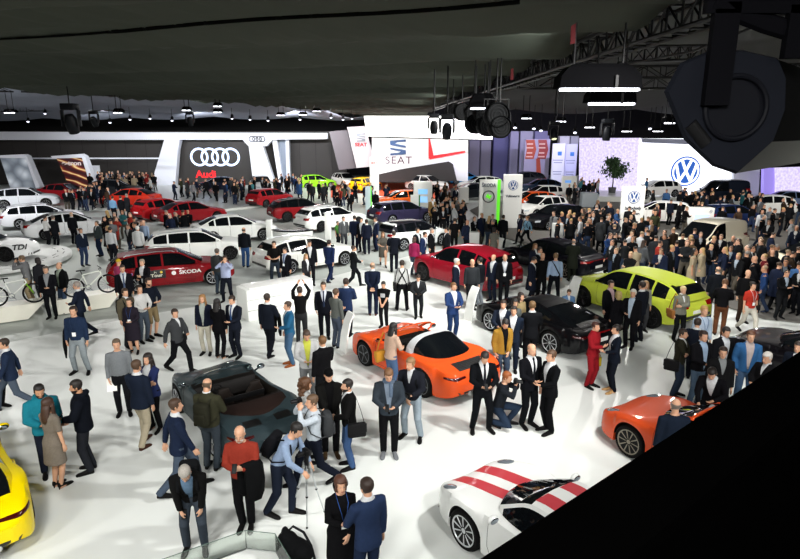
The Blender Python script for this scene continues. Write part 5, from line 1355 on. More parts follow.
# ---- near the camera: parapet, loudspeaker
def parapet():
    a, b2 = V((-1.9, -.93, 0)), V((3.3, 3.36, 0))
    p0, p1 = ray(480, 559), ray(800, 351.5); q0 = V((0, 0, CAMH))+p0*(.62/-p0.z); q1 = V((0, 0, CAMH))+p1*(.62/-p1.z); u = (q1-q0).normalized(); n = V((u.y, -u.x, 0))
    a, b2 = q0-u*2.4, q0+u*5.0; zt = CAMH-.62
    t = thing('balcony_parapet', 'solid black parapet crossing the lower right corner close to the camera', 'parapet', (a.x, a.y, zt-1.05))
    o = t.location; A, B2 = a-o, b2-o
    mk('panel', MB().prism([V((A.x, A.y, 0))+n*.02, V((B2.x, B2.y, 0))+n*.02, V((B2.x, B2.y, 0))+n*.12, V((A.x, A.y, 0))+n*.12], (0, 0, -.2), (0, 0, 1.02)), mat('black_felt', '#020202', 1., var=.2, spec=.0), t, smooth=False)
    mk('cap_rail', MB().prism([V((A.x, A.y, 0)), V((B2.x, B2.y, 0)), V((B2.x, B2.y, 0))+n*.14, V((A.x, A.y, 0))+n*.14], (0, 0, 1.02), (0, 0, 1.05)), mat('black_felt', '#020202', 1., var=.2, spec=.0), t, smooth=False)
    fl = [a+n*.02, b2+n*.02, b2+n*5, a+n*5]
    flat('floor_balcony', fl, zt-1.30, zt-1.05, mat('black_felt', '#020202', 1., var=.2, spec=.0))
parapet()
def loudspeaker():
    Y = 2.6; S = lambda x, y, dy=0.: W(x, y, Y+dy)
    front = [(664, 92), (680, 63), (706, 52), (742, 50), (777, 58), (785, 78), (784, 110), (772, 142), (736, 174), (712, 166), (684, 140)]
    pts = [S(x, y) for x, y in front]; c = sum(pts, V((0, 0, 0)))/len(pts)
    t = thing('loudspeaker', 'big black loudspeaker hanging close to the camera at upper right', 'loudspeaker', c)
    bk = mat('speaker_black', '#101218', .7, var=.15, spec=.06); sd = mat('speaker_side', '#4a4b46', .7, var=.08)
    L = [p-c for p in pts]; back = V((.85, .75, -.02)); b = MB(); n = len(L)
    # front face with a chamfered rim, cabinet running back to the right
    rings = [[p*.96+V((0, -.02, 0)) for p in L], L, [p+V((.03, .05, 0)) for p in L], [p*.86+back for p in L]]
    b.loft(rings[1:], m=0); b.m = [1 if (f[0] % n) in (7,) and len(f) == 4 else 0 for f in b.f]
    mk('cabinet', b, [mat('speaker_cloth', '#0c0c0c', .9, var=.1, spec=.03), sd], t, smooth=False)
    f = MB(); f.loft(rings[:2]); mk('front_baffle', f, bk, t, smooth=False)
    q = S(732, 108)-c; rg = MB(); rg.torus(q+V((0, -.03, 0)), .125, .012, 36, 8); rg.lathe([(.0001, -.012), (.12, -.012), (.12, .02)], 36, 'y', q+V((0, -.01, 0))); mk('driver_ring', rg, mat('speaker_ring', '#0a0b10', .6, var=.1, spec=.08), t)
    g = MB(); p1, p2 = S(688, 124)-c, S(704, 144)-c; g.tube([p1+V((0, -.022, 0)), p2+V((0, -.022, 0))], [(.028, .012)]*2, 8); mk('handle_slot', g, BLACK, t)
    YM = mat('yoke_black', '#07070a', .8, var=.1, spec=.04)
    for px in ((713, 5, 716, 106), (790, 8, 790, 60)):
        a, b2 = S(px[0], px[1])-c, S(px[2], px[3])-c; mk('yoke_arm', MB().box((a+b2)/2+V((0, -.05, 0)), (.10, .035, abs(a.z-b2.z))), YM, t, smooth=False)
    mk('yoke_bar', MB().box(S(750, 8)-c+V((0, -.05, 0)), ((S(790, 8)-S(713, 8)).length+.1, .035, .06)), YM, t, smooth=False)
    a, b2 = S(706, 10)-c, S(800, 40)-c; mk('bracket', MB().tube([a+V((0, -.05, .02)), S(760, 24)-c+V((0, -.03, 0)), b2+V((.05, -.03, 0))], [(.025, .04)]*3, 8), YM, t)
    mk('hanging_rod', MB().tube([S(740, 18)-c+V((0, -.03, 0)), S(742, 0)-c+V((0, -.03, .2)), V((S(742, 0)-c).xy.to_3d())+V((0, -.03, 2.6))], .02, 8), metal('#8c8f90', .3), t)
loudspeaker()
# ---- lamps on the trusses
LENS = glow('#e9ecff', 2.2)
def par_can(loc, aim, label, r=.14, group=None, lens=LENS, top=8.05):
    t = thing('stage_lamp', label, 'stage lamp', loc, 0, group); d = (V(aim)-V(loc)).normalized(); Q = d.to_track_quat('-Z', 'Y').to_matrix()
    b = MB(); b.lathe([(.0001, .34), (r*.6, .34), (r*.8, .25), (r, .05), (r, -.10), (r*.93, -.10), (r*.92, -.04), (.0001, -.03)], 20, 'z'); b.v = [tuple(Q @ V(p)) for p in b.v]; mk('housing', b, BLACK, t)
    b = MB(); b.lathe([(.0001, -.045), (r*.9, -.045), (r*.9, -.06), (.0001, -.075)], 20, 'z'); b.v = [tuple(Q @ V(p)) for p in b.v]; mk('lens', b, lens, t)
    h = max(.12, min(top-loc[2], 2.2)); y = MB(); y.tube([(-r*1.15, 0, 0), (-r*1.15, 0, .26), (r*1.15, 0, .26), (r*1.15, 0, 0)], .014, 6); y.tube([(0, 0, .26), (0, 0, h+.02)], .018, 6); mk('yoke', y, BLACK, t)
    return t
NS = 0
def spot(loc, aim, W_, size=75, col=(1, .97, .92), r=.32, blend=.7):
    global NS; NS += 1
    L = bpy.data.lights.new('spot_beam', 'SPOT'); L.energy = W_; L.spot_size = radians(size); L.spot_blend = blend; L.shadow_soft_size = r; L.color = col
    o = bpy.data.objects.new('spot_beam', L); COL.objects.link(o); d = (V(aim)-V(loc)).normalized(); o.location = V(loc)+d*.1; o.rotation_euler = d.to_track_quat('-Z', 'Y').to_euler(); return o
def moving_head(px, py, Y, s, label, tilt, top=8.05, glowing=False, yaw=0.):
    c = W(px, py, Y); t = thing('moving_head_lamp', label, 'stage lamp', c, yaw, None, s)
    bk = mat('lamp_body', '#101216', .5, var=.1, spec=.15)
    mk('base', MB().rbox((0, 0, .30), (.36, .30, .16), .03), bk, t)
    y = MB()
    for sx in (1, -1): y.tube([(0, 0, .25), (sx*.17, 0, .25), (sx*.21, 0, .20), (sx*.21, 0, -.18)], [(.08, .035)]*4, 8, ref=(0, 1, 0))
    mk('yoke', y, bk, t)
    h = MB(); h.lathe([(.0001, .22), (.10, .21), (.15, .10), (.155, -.08), (.125, -.26), (.115, -.26), (.11, -.22), (.0001, -.22)], 24, 'z', (0, 0, 0)); R = rx(tilt)
    h.v = [tuple(R @ V(p)+V((0, 0, -.10))) for p in h.v]; hd = mk('lamp_head', h, bk, t)
    l = MB(); l.lathe([(.0001, -.235), (.11, -.235), (.11, -.225), (.0001, -.222)], 24, 'z'); l.v = [tuple(R @ V(p)+V((0, 0, -.10))) for p in l.v]; mk('lens', l, glow('#cfd3a8', 1.2) if glowing else mat('lens_grey', '#5d6468', .1, var=.1), hd)
    h_ = (top-c.z)/s
    if h_ > .5: mk('drop_pipe', MB().tube([(0, 0, .36), (0, 0, h_)], .025/s, 8), BLACK, t)
moving_head(71, 119, 30, 1.9, 'large moving head lamp hanging at the far left before the white beam', .35, 8.5, True)
moving_head(94, 119, 36, 1.2, 'small moving head lamp right of the large one at far left', .6, 8.5)
moving_head(190, 119, 40, 1.2, 'small moving head lamp above the left leg of the white arch', .3, 8.5)
moving_head(447, 127, 19, 1.0, 'moving head lamp pointing down at the end of the drum lamp row', .55)
moving_head(434, 124, 20, .85, 'moving head lamp tucked left of its larger neighbour at the drum row', .2)
moving_head(607, 130, 27, 1.25, 'moving head lamp hanging above the lavender screen', .1, 8.1, False)
moving_head(554, 131, 30, 1.2, 'moving head lamp with lit lens above the pale double board', -.5, 8.1, True)
def drum(px, py, Y, r, label):
    c = W(px, py, Y); t = thing('drum_lamp', label, 'stage lamp', c, radians(8), 'row of black drum lamps on the long truss')
    mk('housing', MB().lathe([(.0001, .30), (r*.72, .30), (r*.95, .20), (r, .05), (r, -.22), (r*.95, -.24), (r*.9, -.18), (.0001, -.16)], 28, 'y'), mat('drum_body', '#08090a', .7, var=.1, spec=.06), t)
    b = MB()
    for k in (.3, .55, .8): b.torus((0, -.20, 0), r*k, .008, 24, 6)
    mk('grille', b, mat('drum_grille', '#141516', .6, var=.05, spec=.1), t)
    y = MB(); y.tube([(-r*1.05, 0, 0), (-r*1.05, 0, r*1.25), (r*1.05, 0, r*1.25), (r*1.05, 0, 0)], .018, 6); y.tube([(0, 0, r*1.25), (0, 0, max(8.05-c.z, r*1.3))], .022, 6); mk('yoke', y, BLACK, t)
for i, (px, py, Y, r) in enumerate(((453, 111, 24, .30), (462, 112, 22, .31), (474, 113, 20, .32), (484, 112, 18.5, .33), (496, 115, 17, .33), (475, 124, 19, .30), (487, 126, 18, .30), (499, 127, 17, .30))):
    drum(px, py, Y, r, ('first', 'second', 'third', 'fourth', 'fifth')[i]+' drum lamp from the left in the upper row on the long truss' if i < 5 else ('left', 'middle', 'right')[i-5]+' black drum lamp of the lower row under the long truss')
def flood(x0, y0, x1, y1, Y, h, label, top=8.05):
    a, b2 = W(x0, y0, Y), W(x1, y1, Y); c = (a+b2)/2; w_ = (b2-a).length; t = thing('flood_lamp', label, 'flood lamp', c, atan2(b2.y-a.y, b2.x-a.x))
    mk('hood', MB().loft([[V((x*w_/2, y, z)) for x, y in ((-k, -.26*k), (k, -.26*k), (k, .26*k), (-k, .26*k))] for z, k in ((0, 1), (h*.5, .96), (h*.85, .78), (h, .6))]), mat('flood_hood', '#050506', .9, var=.1, spec=.02), t, smooth=False)
    mk('tube_light', MB().rbox((0, -.16, -.03), (w_*.96, .16, .05), .02), glow('#f3f4ff', 3.2), t)
    y = MB(); y.tube([(-w_*.3, 0, h*.8), (-w_*.3, 0, max(top-c.z, h))], .02, 6); y.tube([(w_*.3, 0, h*.8), (w_*.3, 0, max(top-c.z, h))], .02, 6); mk('hanger', y, BLACK, t)
    mk('clamp', MB().box((w_*.18, -.27, h*.25), (.05, .04, .22)), BLACK, t)
flood(556, 90.5, 637, 86.5, 11.5, .42, 'large black hooded flood lamp with glowing tube, the nearer of the pair')
flood(586, 101, 632, 104.5, 13.5, .34, 'smaller black hooded flood lamp with glowing tube below the large one')
flood(469.5, 107.5, 494, 107.8, 17.5, .38, 'black hooded flood lamp with white tube above the drum lamps')
for i, (px, py, Y, lab) in enumerate(((119, 112.5, 34, 'flat lamp glowing white under the left drape above the bubble panel'), (187, 110, 40, 'flat lamp glowing white above the left arch leg'), (218, 106, 42, 'flat lamp, upper of the two above the four rings'), (218, 112, 42, 'flat lamp, lower of the two above the four rings'), (281, 115, 48, 'flat lamp glowing above the white fins, left of three'), (303, 114.5, 50, 'flat lamp glowing above the dark wall, middle of three'), (317, 111, 50, 'flat lamp glowing above the dark wall, right of three'),
        (11, 112.5, 40, 'flat lamp with bluish glow at the far left edge'), (526, 118, 36, 'flat lamp glowing above the mauve columns'), (560, 121, 32, 'flat lamp on the cross truss left of the lit moving head'), (589, 127, 38, 'flat lamp glowing above the lavender screen'), (626, 131, 40, 'flat lamp glowing above the potted tree'), (668, 122.5, 26, 'flat lamp glowing beside the hanging loudspeaker'), (657, 131, 44, 'flat lamp glowing over the round emblem wall'))):
    a = 4 if i < 7 else 5
    flood(px-a, py, px+a, py, Y, .22, lab, 8.5 if i < 8 else 8.1)
# small glints of lamps along the dark gap below the drapes
gl = [(28, 121), (110, 122), (150, 118), (172, 120), (232, 118), (250, 119), (268, 120), (331, 117), (343, 119), (352, 118), (300, 119), (130, 119), (45, 113), (515, 127), (534, 128), (541, 130), (650, 128), (688, 134), (575, 132)]
NUM = ['first', 'second', 'third', 'fourth', 'fifth', 'sixth', 'seventh', 'eighth', 'ninth', 'tenth', 'eleventh', 'twelfth', 'thirteenth', 'fourteenth']
for i, (px, py) in enumerate(gl):
    Y = 54. if px < 400 else 44.; side = sorted(x for x, _ in gl if (x < 400) == (px < 400))
    par_can(W(px, py, Y), W(px, 200, Y-4), NUM[side.index(px)]+' small lamp from the left in the row above the '+('white beam' if px < 400 else 'lavender screen'), .13, 'distant stage lamps', top=8.2)
# banners clipped to the truss
for px, py, lab in ((573, 34, 'upper small red cloth tag tied to the long truss'), (512, 74, 'lower small red cloth tag tied to the long truss')):
    Y = 10.4 if px > 550 else 17.; c = W(px, py, Y); tag(mk('red_tag', MB().loft([[c+V((dx*.5, .01*k, dz)) for dx, dz in ((-.08, .12), (.06, .16), (.09, -.14), (-.07, -.16))] for k in (-1, 1)]), cloth('#4a1416'), smooth=False), lab, 'cloth tag')
# cable hanging under the truss
tag(mk('cable', MB().tube([V((truss_b(9)+.3, 9, 8.0)), V((truss_b(13)+.5, 13, 7.75)), V((truss_b(18)+.4, 18, 7.85)), V((truss_b(24)+.5, 24, 7.8)), V((truss_b(30)+.3, 30, 8.0))], .025, 6), BLACK), 'thick black cable looping under the long truss', 'cable')
# ---- light: spots from the trusses, plus spots added only to brighten
def lights():
    WARM = (1, .985, .955)
    for i, y in enumerate((9, 14, 19, 24, 30, 37, 45, 54)):
        x = truss_b(y); k = 1500+22*y
        spot((x-.35, y, 7.9), (x-7-.12*y, y+5, 0), k*1.15, 95, WARM); spot((x+.35, y+1.5, 7.9), (x+8+.1*y, y+5, 0), k*.8, 90, WARM)
    for x in (-15, -8, -1, 6, 13):   # added fill spots behind the camera
        spot((x, -2.5, 7.9), (x*.8, 9.5, 0), 1900, 85, WARM, .9); 
    for x in (-12, -4, 4): spot((x, 1.5, 8.0), (x*1.0-1, 14, 0), 1500, 80, WARM, .6)  # more added fill, out of view just over the camera
    for x, y in ((-42, 33.6), (-33, 33.6), (-25, 33.6), (-18.5, 36), (-14.5, 44), (-9.5, 53)):
        spot((x, y, 8.4), (x+5, y-11, 0), 2600, 95, (1, .98, .95), .45); spot((x, y, 8.4), (x+1, y+13, 0), 2300, 95, (1, .98, 1), .2)
    for x in (-38, -27, -16, -6): spot((x, 56, 8.0), (x+1, 66, 1.0), 2800, 100, (1, .98, 1), .2)
    for x in (12, 20, 29, 38):
        spot((x, 30, 8.0), (x, 22, 0), 2100, 100, (1, .96, .91), .2); spot((x, 30, 8.0), (x, 41, 0), 2200, 100, (1, .95, .9), .2)
    for x in (-6, 0, 6): spot((x, 52, 8.0), (x+1, 60, .5), 1500, 95, (1, .98, .96), .3)  # added to brighten the white emblem wall stand and its cars
    for y in (16, 26, 40): spot((truss_b(y)-.6, y, 7.5), (truss_b(y)-9, y+5, 8.6), 260, 100, (.95, 1, .96), .1)  # added weak spots skimming the big drape so its folds show
    for x in (8, 16, 24): spot((x, 58, 8.6), (x-3, 75, 3), 2600, 90, (.72, .68, 1), .2)
    for x in (16, 26, 36): spot((x, 45, 8.2), (x, 53, 2), 900, 95, (.85, .82, 1), .2)
    for x in (-30, -20, -10): spot((x, 58.5, 7.6), (x, 69, 4.5), 2600, 100, (.93, .95, 1), .2)
    w = bpy.data.worlds.new('ambient_fill'); SC.world = w; w.use_nodes = True; w.node_tree.nodes['Background'].inputs[0].default_value = (.5, .52, .55, 1); w.node_tree.nodes['Background'].inputs[1].default_value = .05  # dim even world glow added as ambient fill
lights()
SC.view_settings.view_transform = 'Standard'; SC.view_settings.look = 'None'; SC.view_settings.gamma = 1; SC.view_settings.use_curve_mapping = False
SC.view_settings.exposure = 0.48
SC.cycles.use_denoising = True; SC.cycles.max_bounces = 6; SC.cycles.caustics_reflective = False; SC.cycles.caustics_refractive = False; SC.cycles.sample_clamp_indirect = 6
# ================================================================== cars on show
WHT, RED, BLK = '#e6e8e4', '#8c1018', '#08080b'
CARS = {}
def ca(key, *a, **k):
    CARS[key] = car_at(*a, **k); return CARS[key]
# sports cars on the white floor
c = ca('targa', (363.7, 365.5), (423.7, 397.5), '911', 'bright orange open sports car with silver roll bar', '#dc5220', open_top='targa', rim='five', rimc='#55585c', caliper='#161616')
c = ca('cabrio', (178.5, 412), (216.5, 457), '911', 'dark slate grey open cabriolet with brown folded roof', '#2a363a', vents=True, sc=.95, open_top='conv', rim='split', rimc='#b5b8bb')
c = ca('stripes', (463.7, 549), (548, 618), '911', 'white coupe with two red stripes cut off by the black parapet', '#e9ebe8', sc=.945, anchor='front', rim='ten', rimc='#c9cccf', caliper='#d9b40f')
STR = paint('#c2424a')
for sg in (1, -1):
    v0, v1 = .13*sg, .40*sg
    for u0, u1 in ((.90, 2.12), (-.66, .24), (-1.6, -.75), (-2.1, -1.62)):
        k = 10; us = [u0+(u1-u0)*i/k for i in range(k+1)]
        if u0 == -1.6: continue
        c.patch('red_stripe', STR, 'top', ([(u, v0) for u in us], [(u, v1) for u in us]), .004, n=24)
c.patch('front_lip', BLACK, 'front', ([(-.7, .24), (.7, .24)], [(-.66, .19), (.66, .19)]), .02)
c = ca('boxster', (627.5, 457), (712, 503), '911', 'orange red open roadster with door ajar beside the parapet', '#cf4c22', sc=.96, anchor='front', open_top='conv', rim='ten', rimc='#8a8375', caliper='#b01a14')
c = ca('blackturbo', (489, 331), (551, 354.5), '911', 'glossy black rear engined coupe among visitors near the orange sports car', BLK, rim='multi', rimc='#a8abae')
c.patch('tail_light_bar', mat('tail_lamp', '#8a0a0c', .15, coat=1., var=.1), 'rear', ([(-.5, .74), (.5, .74)], [(-.5, .715), (.5, .715)]), .007)
c = ca('fastback', (511, 266), (564.5, 278), 'panamera', 'long black four door fastback behind the three talking men', '#0a0a12', rim='multi', rimc='#8d8676')
c = ca('redsuv', (422.5, 281), (476, 296), 'large_suv', 'metallic red sports utility car with black wheels on the white floor', '#8f1224', anchor='front', rim='black', rimc='#1a1a1b', caliper='#b8860b')
c = ca('lime', (580, 306.5), (651, 329), 'suv', 'lime green sports utility car at the edge of the crowd', '#b9c640', rim='black', rimc='#17171a', caliper='#c9a80e')
c = ca('yellow', (6, 472), (28, 520), '911', 'bright yellow coupe cut off at the lower left edge', '#efd400', side=-1, anchor='rear', rim='split', rimc='#202022')
c = ca('blackright', (750, 371), (828, 396), '911', 'glossy black coupe behind the group at the right edge', '#0b090d', anchor='front', rim='ten', rimc='#b0b3b6')
# grey aisle: white and red family cars
def rack(c, m=None):
    pass
c = ca('redwagon', (213.5, 285), (137, 293), 'wagon', 'dark red team estate with lettering on its doors', '#7d1018', side=-1, anchor='front', rim='multi', rimc='#a9acaf')
for s_, sz, u, z, col in (('ŠKODA', .20, .62, .66, '#f2f2f0'), ('le', .10, -.68, .75, '#e8e4d0'), ('Tour', .17, -.64, .62, '#e8e4d0')):
    me = text_mesh(s_, sz, .004, .004, sx=1.25); w_ = c.w(u)+.004
    link('lettering', me, c.root, mat('decal_paint', col, .4, var=.02), Matrix.Translation((u, -w_, z)) @ Matrix.Rotation(pi/2, 4, 'X'))
c.patch('black_decal', mat('decal_paint', '#151214', .4, var=.02), 'right', c.rect(-.95, .50, -.30, .84), .002); c.patch('sun_decal', mat('decal_paint', '#e0b92c', .4, var=.02), 'right', ((-.46, .74), (.05, .05), 0), .0035, shape='ellipse'); c.patch('round_decal', mat('decal_paint', '#f2f2f0', .4, var=.02), 'right', ((.0, .66), (.085, .085), 0), .003, shape='ellipse')
for i in range(9):   # patches of the camouflage-like race livery at the tail
    c.patch('livery_patch', mat('decal_paint', ('#e8e6ee', '#8f7fc0', '#e6e6e6')[i % 3], .4, var=.02), 'right', ((-2.05+.17*(i % 4), .55+.17*(i//4)+.03*(i % 2)), (.07, .045), .6*i), .003, shape='ellipse')
c = ca('whitewagon', (231, 260), (168, 264.5), 'wagon', 'white estate with roof rails behind the red team estate', WHT, side=-1, anchor='front', rim='multi', rimc='#2a2b2d')
c = ca('whitesaloon', (264, 240), (218, 243.5), 'sedan', 'white saloon seen from its side beside a white column', WHT, side=-1, anchor='front', rim='multi', rimc='#9ea1a4')
c = ca('scout', (342.5, 266), (294.5, 274), 'wagon', 'white raised estate with roof rails behind the long white counter', '#dfe1db', side=-1, rim='multi', rimc='#9ea1a4')
c = ca('whiterear', (357, 227.5), (322, 232), 'wagon', 'white estate showing its red tail lamp beside a white column', WHT, side=-1, anchor='rear', rim='plain', rimc='#2a2b2d')
c = ca('redyeti', (325, 219), (287.5, 222), 'compact_suv', 'red sports utility car with black roof beyond the white saloon', '#86131a', side=-1, anchor='rear', rim='plain', rimc='#232325', roofc='#101011')
c = ca('redsmall', (297, 203.5), (258, 209), 'hatch', 'red hatchback half hidden behind the red car with black roof', '#8f141c', side=-1, rim='plain', rimc='#3a3a3c')
c = ca('redhatch', (188, 217), (155, 221.5), 'hatch', 'red high hatchback on the stage left of the red saloon', '#9c1218', side=-1, anchor='rear', rim='plain', rimc='#1d1d1e')
c = ca('redsaloon', (219, 221), (178, 225.5), 'sedan', 'red saloon half hidden behind the white estate with rails', '#84121a', side=-1, anchor='rear', rim='plain', rimc='#3a3a3c')
c = ca('whitecoupe', (68, 226), (21, 229.5), 'wagon', 'white estate in the middle row at the left edge', '#e9ebf0', side=-1, anchor='rear', rim='five', rimc='#b4b7ba')
c = ca('whitesedan', (95, 236), (47, 240.5), 'sedan', 'white saloon with an open door in the left row', '#eceef0', side=-1, anchor='rear', rim='multi', rimc='#505254')
c = ca('whitesuv', (62, 207.5), (5, 210), 'large_suv', 'large white car at the back of the left rows', '#e4e8ee', side=-1, anchor='rear', rim='multi', rimc='#8e9194')
c = ca('race', (9.4, 262), (-56, 264), '911', 'white sports car with black wheels on the round podium', '#eceeee', side=-1, z=.26, rim='split', rimc='#151516')
b = CARS['race']; me = text_mesh('TDI', .34, .004, .01, sx=1.1, shear=.25)
link('lettering', me, b.root, mat('decal_paint', '#18181a', .4, var=.02), Matrix.Translation((1.86, -(b.w(1.86)+.012), .66)) @ Matrix.Rotation(.42, 4, 'Z') @ Matrix.Rotation(pi/2, 4, 'X'))
# stage cars of the ring wall
def far(key, px, py, hd, kind, label, col, z=.0, **k):
    g = G(px, py, z); k.setdefault('detail', 0); k.setdefault('rim', 'plain'); CARS[key] = Car(kind, label, g, radians(hd), col, **k)
far('redback', 66, 200, -14, 'sedan', 'red saloon behind the large white car', '#8e1620', .12)
far('orangered', 131, 206, 172, 'sedan', 'bright orange red saloon in front of the far left crowd', '#c8301c', .12)
far('darkstage', 116, 197, 10, 'suv', 'dark grey car deep in the crowd below the rays panel', '#22262a', .12)
far('bluestage', 220, 191, 185, 'sedan', 'dark blue saloon with lit glass below the red lettering', '#10182a', .12)
far('whitestage', 262, 192, -70, 'suv', 'white sports utility car facing out right of the ring wall', '#e6e8ea', .12)
# cars of the white emblem wall stand
far('green', 317, 188, 25, 'hatch', 'lime green hatchback before the dark wall', '#7cc01e', .0)
far('whiteh', 345, 186, -60, 'hatch', 'white hatchback facing out on the orange carpet', '#e2e0da', .03)
far('yellowh', 366, 191, 60, 'hatch', 'yellow hatchback half hidden by the slim white totem', '#e0b010', .03)
far('whites', 427, 191, -40, 'suv', 'white sports utility car in front of the charcoal wedge panel', '#eaeaea', .03)
far('orangeh', 401, 208, 200, 'hatch', 'orange hatchback behind the short totem with green edge', '#d85a1c', .0)
far('dark1', 470, 199, 200, 'sedan', 'dark saloon far behind the green strip totem', '#14181c')
far('blueh', 465, 184, 10, 'hatch', 'small bright blue hatchback far behind the dark saloon', '#2c7fb0')
c = ca('purplewagon', (428, 221.5), (392, 225), 'wagon', 'dark violet estate with pale roof pillars behind the white hatchback', '#2b2840', side=-1, detail=1, rim='plain')
c = ca('whitehatch', (444, 245), (402, 251), 'hatch', 'white hatchback with black roof and red tail lamp near the suited group', '#dfe2e0', side=-1, rim='plain', roofc='#15141c')
# stand of the round emblem wall
c = ca('golf', (532, 219), (567, 215.5), 'hatch', 'white hatchback beside the tall totem with round emblem', '#eeeeea', side=1, detail=1, rim='plain')
c = ca('blackgolf', (545, 231), (583, 227), 'hatch', 'black hatchback in front of the white one', '#0c0d12', side=1, detail=1, rim='plain')
far('orangev', 530, 210, 195, 'hatch', 'orange hatchback just behind the white hatchback', '#d2521c'); far('whitev', 541, 202, 190, 'hatch', 'white hatchback in the second row behind the orange one', '#e4e4e0')
far('bluev', 541, 193.5, 190, 'sedan', 'dark blue saloon in the third row before the arrow boards', '#16283c'); far('darkv', 524, 186, 190, 'suv', 'dark sports utility car below the arrow boards', '#1c201e')
far('palev', 480, 192, 190, 'suv', 'pale grey car partly behind the green strip totem top', '#c5c9c4')
far('beetle', 655, 196.5, 190, 'hatch', 'white rounded hatchback on the platform below the emblem', '#f0f0ee', .45)
far('whitehood', 657, 222, 165, 'hatch', 'white hatchback behind the wide totem in the crowd', '#ecebe6', 0, detail=1)
far('bus', 718, 203, 188, 'van', 'dark blue van at the foot of the round emblem wall', '#0d1420', .45)
far('blueroof', 731, 226, 10, 'hatch', 'dark blue hatchback behind the cream van', '#18264a')
far('van', 710, 258, 192, 'van', 'cream white delivery van surrounded by the crowd', '#e9e2cf', 0, detail=1, scale=1) if False else None
CARS['van'] = Car('van', 'cream white delivery van surrounded by the crowd', G(705, 257), radians(210), '#f4ecd6', detail=1, rim='plain')
far('rightwhite', 762, 214, 170, 'hatch', 'white hatchback deep in the crowd at the right', '#e2e4e0'); far('rightgrey', 784, 209, 175, 'sedan', 'silver blue saloon below the far right screen', '#5c6c8c')
CARS['cream'] = Car('hatch', 'cream coloured small car at the right edge of the crowd', G(808, 276), radians(190), '#e6dfc4', detail=1, rim='plain')
FOOT = [(k, c.root.location.xy.copy(), c.root.rotation_euler.z, c.L*c.root.scale.x, 1.9) for k, c in CARS.items()]
def clear_of_cars(p, pad=.25):
    for k, l, rz, L, w_ in FOOT:
        d = p-l; u = V((cos(rz), sin(rz))); a = d.dot(u); b_ = d.x*-u.y+d.y*u.x
        if abs(a) < L/2+pad and abs(b_) < w_/2+pad: return False
    return True

def _report():
    bpy.context.view_layer.update()
    for k, c in CARS.items():
        P = []
        for o in c.root.children:
            for q in o.bound_box: P.append(to_px(o.matrix_world @ V(q)))
        print('CARBOX', k, [round(f(p[i] for p in P)) for i in (0, 1) for f in (min, max)])
# ================================================================== visitors one can tell apart
D_, N_, G_, K_ = '#121318', '#1b2438', '#3a3d40', '#0e0e10'
FAIR, TAN = '#d3a488', '#b98a6a'
def pp(x, y, f, lab, **k): return person(x, y, f, lab, **k)
def held(kind, P, root, side, label, cat, build, off=(0, 0, 0)):
    """a thing in a hand: placed in the world at the palm"""
    bpy.context.view_layer.update() if False else None
    M = Matrix.LocRotScale(root.location, root.rotation_euler, root.scale)
    p = P.wr[side]+P.hd[side]*.10+P.pn[side]*.035+V(off); t = thing(kind, label, cat, M @ p, root.rotation_euler.z)
    build(t); return t
def b_phone(t): mk('case', MB().rbox((0, 0, 0), (.075, .012, .145), .008, rx(-.7)), BLACK, t); mk('display', MB().rbox((0, .005, .004), (.066, .006, .13), .005, rx(-.7)), mat('phone_glass', '#1b2430', .08, var=.05), t)
def b_cam(t):
    mk('body', MB().rbox((0, 0, 0), (.145, .075, .10), .02), BLACK, t); mk('lens', MB().lathe([(.0001, -.15), (.036, -.15), (.04, -.10), (.04, -.03), (.0001, -.03)], 18, 'y'), mat('lens_black', '#111214', .3, var=.05), t)
def b_paper(t): mk('sheet', MB().box((0, 0, -.05), (.20, .012, .28), rx(-.5)), mat('paper_white', '#e9e9e4', .7, var=.02), t)
def worn_bag(root, P, kind, label, col, side=-1):
    M = Matrix.LocRotScale(root.location, root.rotation_euler, root.scale); z = root.rotation_euler.z
    if kind == 'backpack':
        t = thing('backpack', label, 'bag', M @ P.B((0, .235, 1.20)), z); R = rx(P.lean)
        mk('pack', MB().rbox((0, .0, 0), (.29, .17, .44), .07, R), cloth(col), t); mk('front_pocket', MB().rbox(R @ V((0, .095, -.07)), (.22, .06, .22), .03, R), cloth(col), t)
        for sx in (1, -1): mk('strap', MB().tube([R @ V((sx*.10, -.07, .19)), R @ V((sx*.115, -.18, .265)), R @ V((sx*.125, -.30, .255)), R @ V((sx*.135, -.385, .12)), R @ V((sx*.16, -.33, -.06)), R @ V((sx*.175, -.16, -.17)), R @ V((sx*.12, -.06, -.18))], [(.022, .010)]*7, 6, ref=(1, 0, 0)), cloth(col), t)
    else:
        t = thing('shoulder_bag', label, 'bag', M @ P.B((side*.245, .10, .88), 1), z)
        mk('pouch', MB().rbox((0, 0, 0), (.11, .34, .27), .04), leather(col), t); mk('flap', MB().rbox((side*.05, 0, .05), (.03, .35, .17), .012), leather(col), t)
        s_ = -side*.0; mk('strap', MB().tube([(0, .14, .12), (-side*.03, .08, .38), (-side*.09, .0, .63), (-side*.05, -.19, .45), (0, -.14, .12)], [(.018, .006)]*5, 6), leather(col), t)
    return t
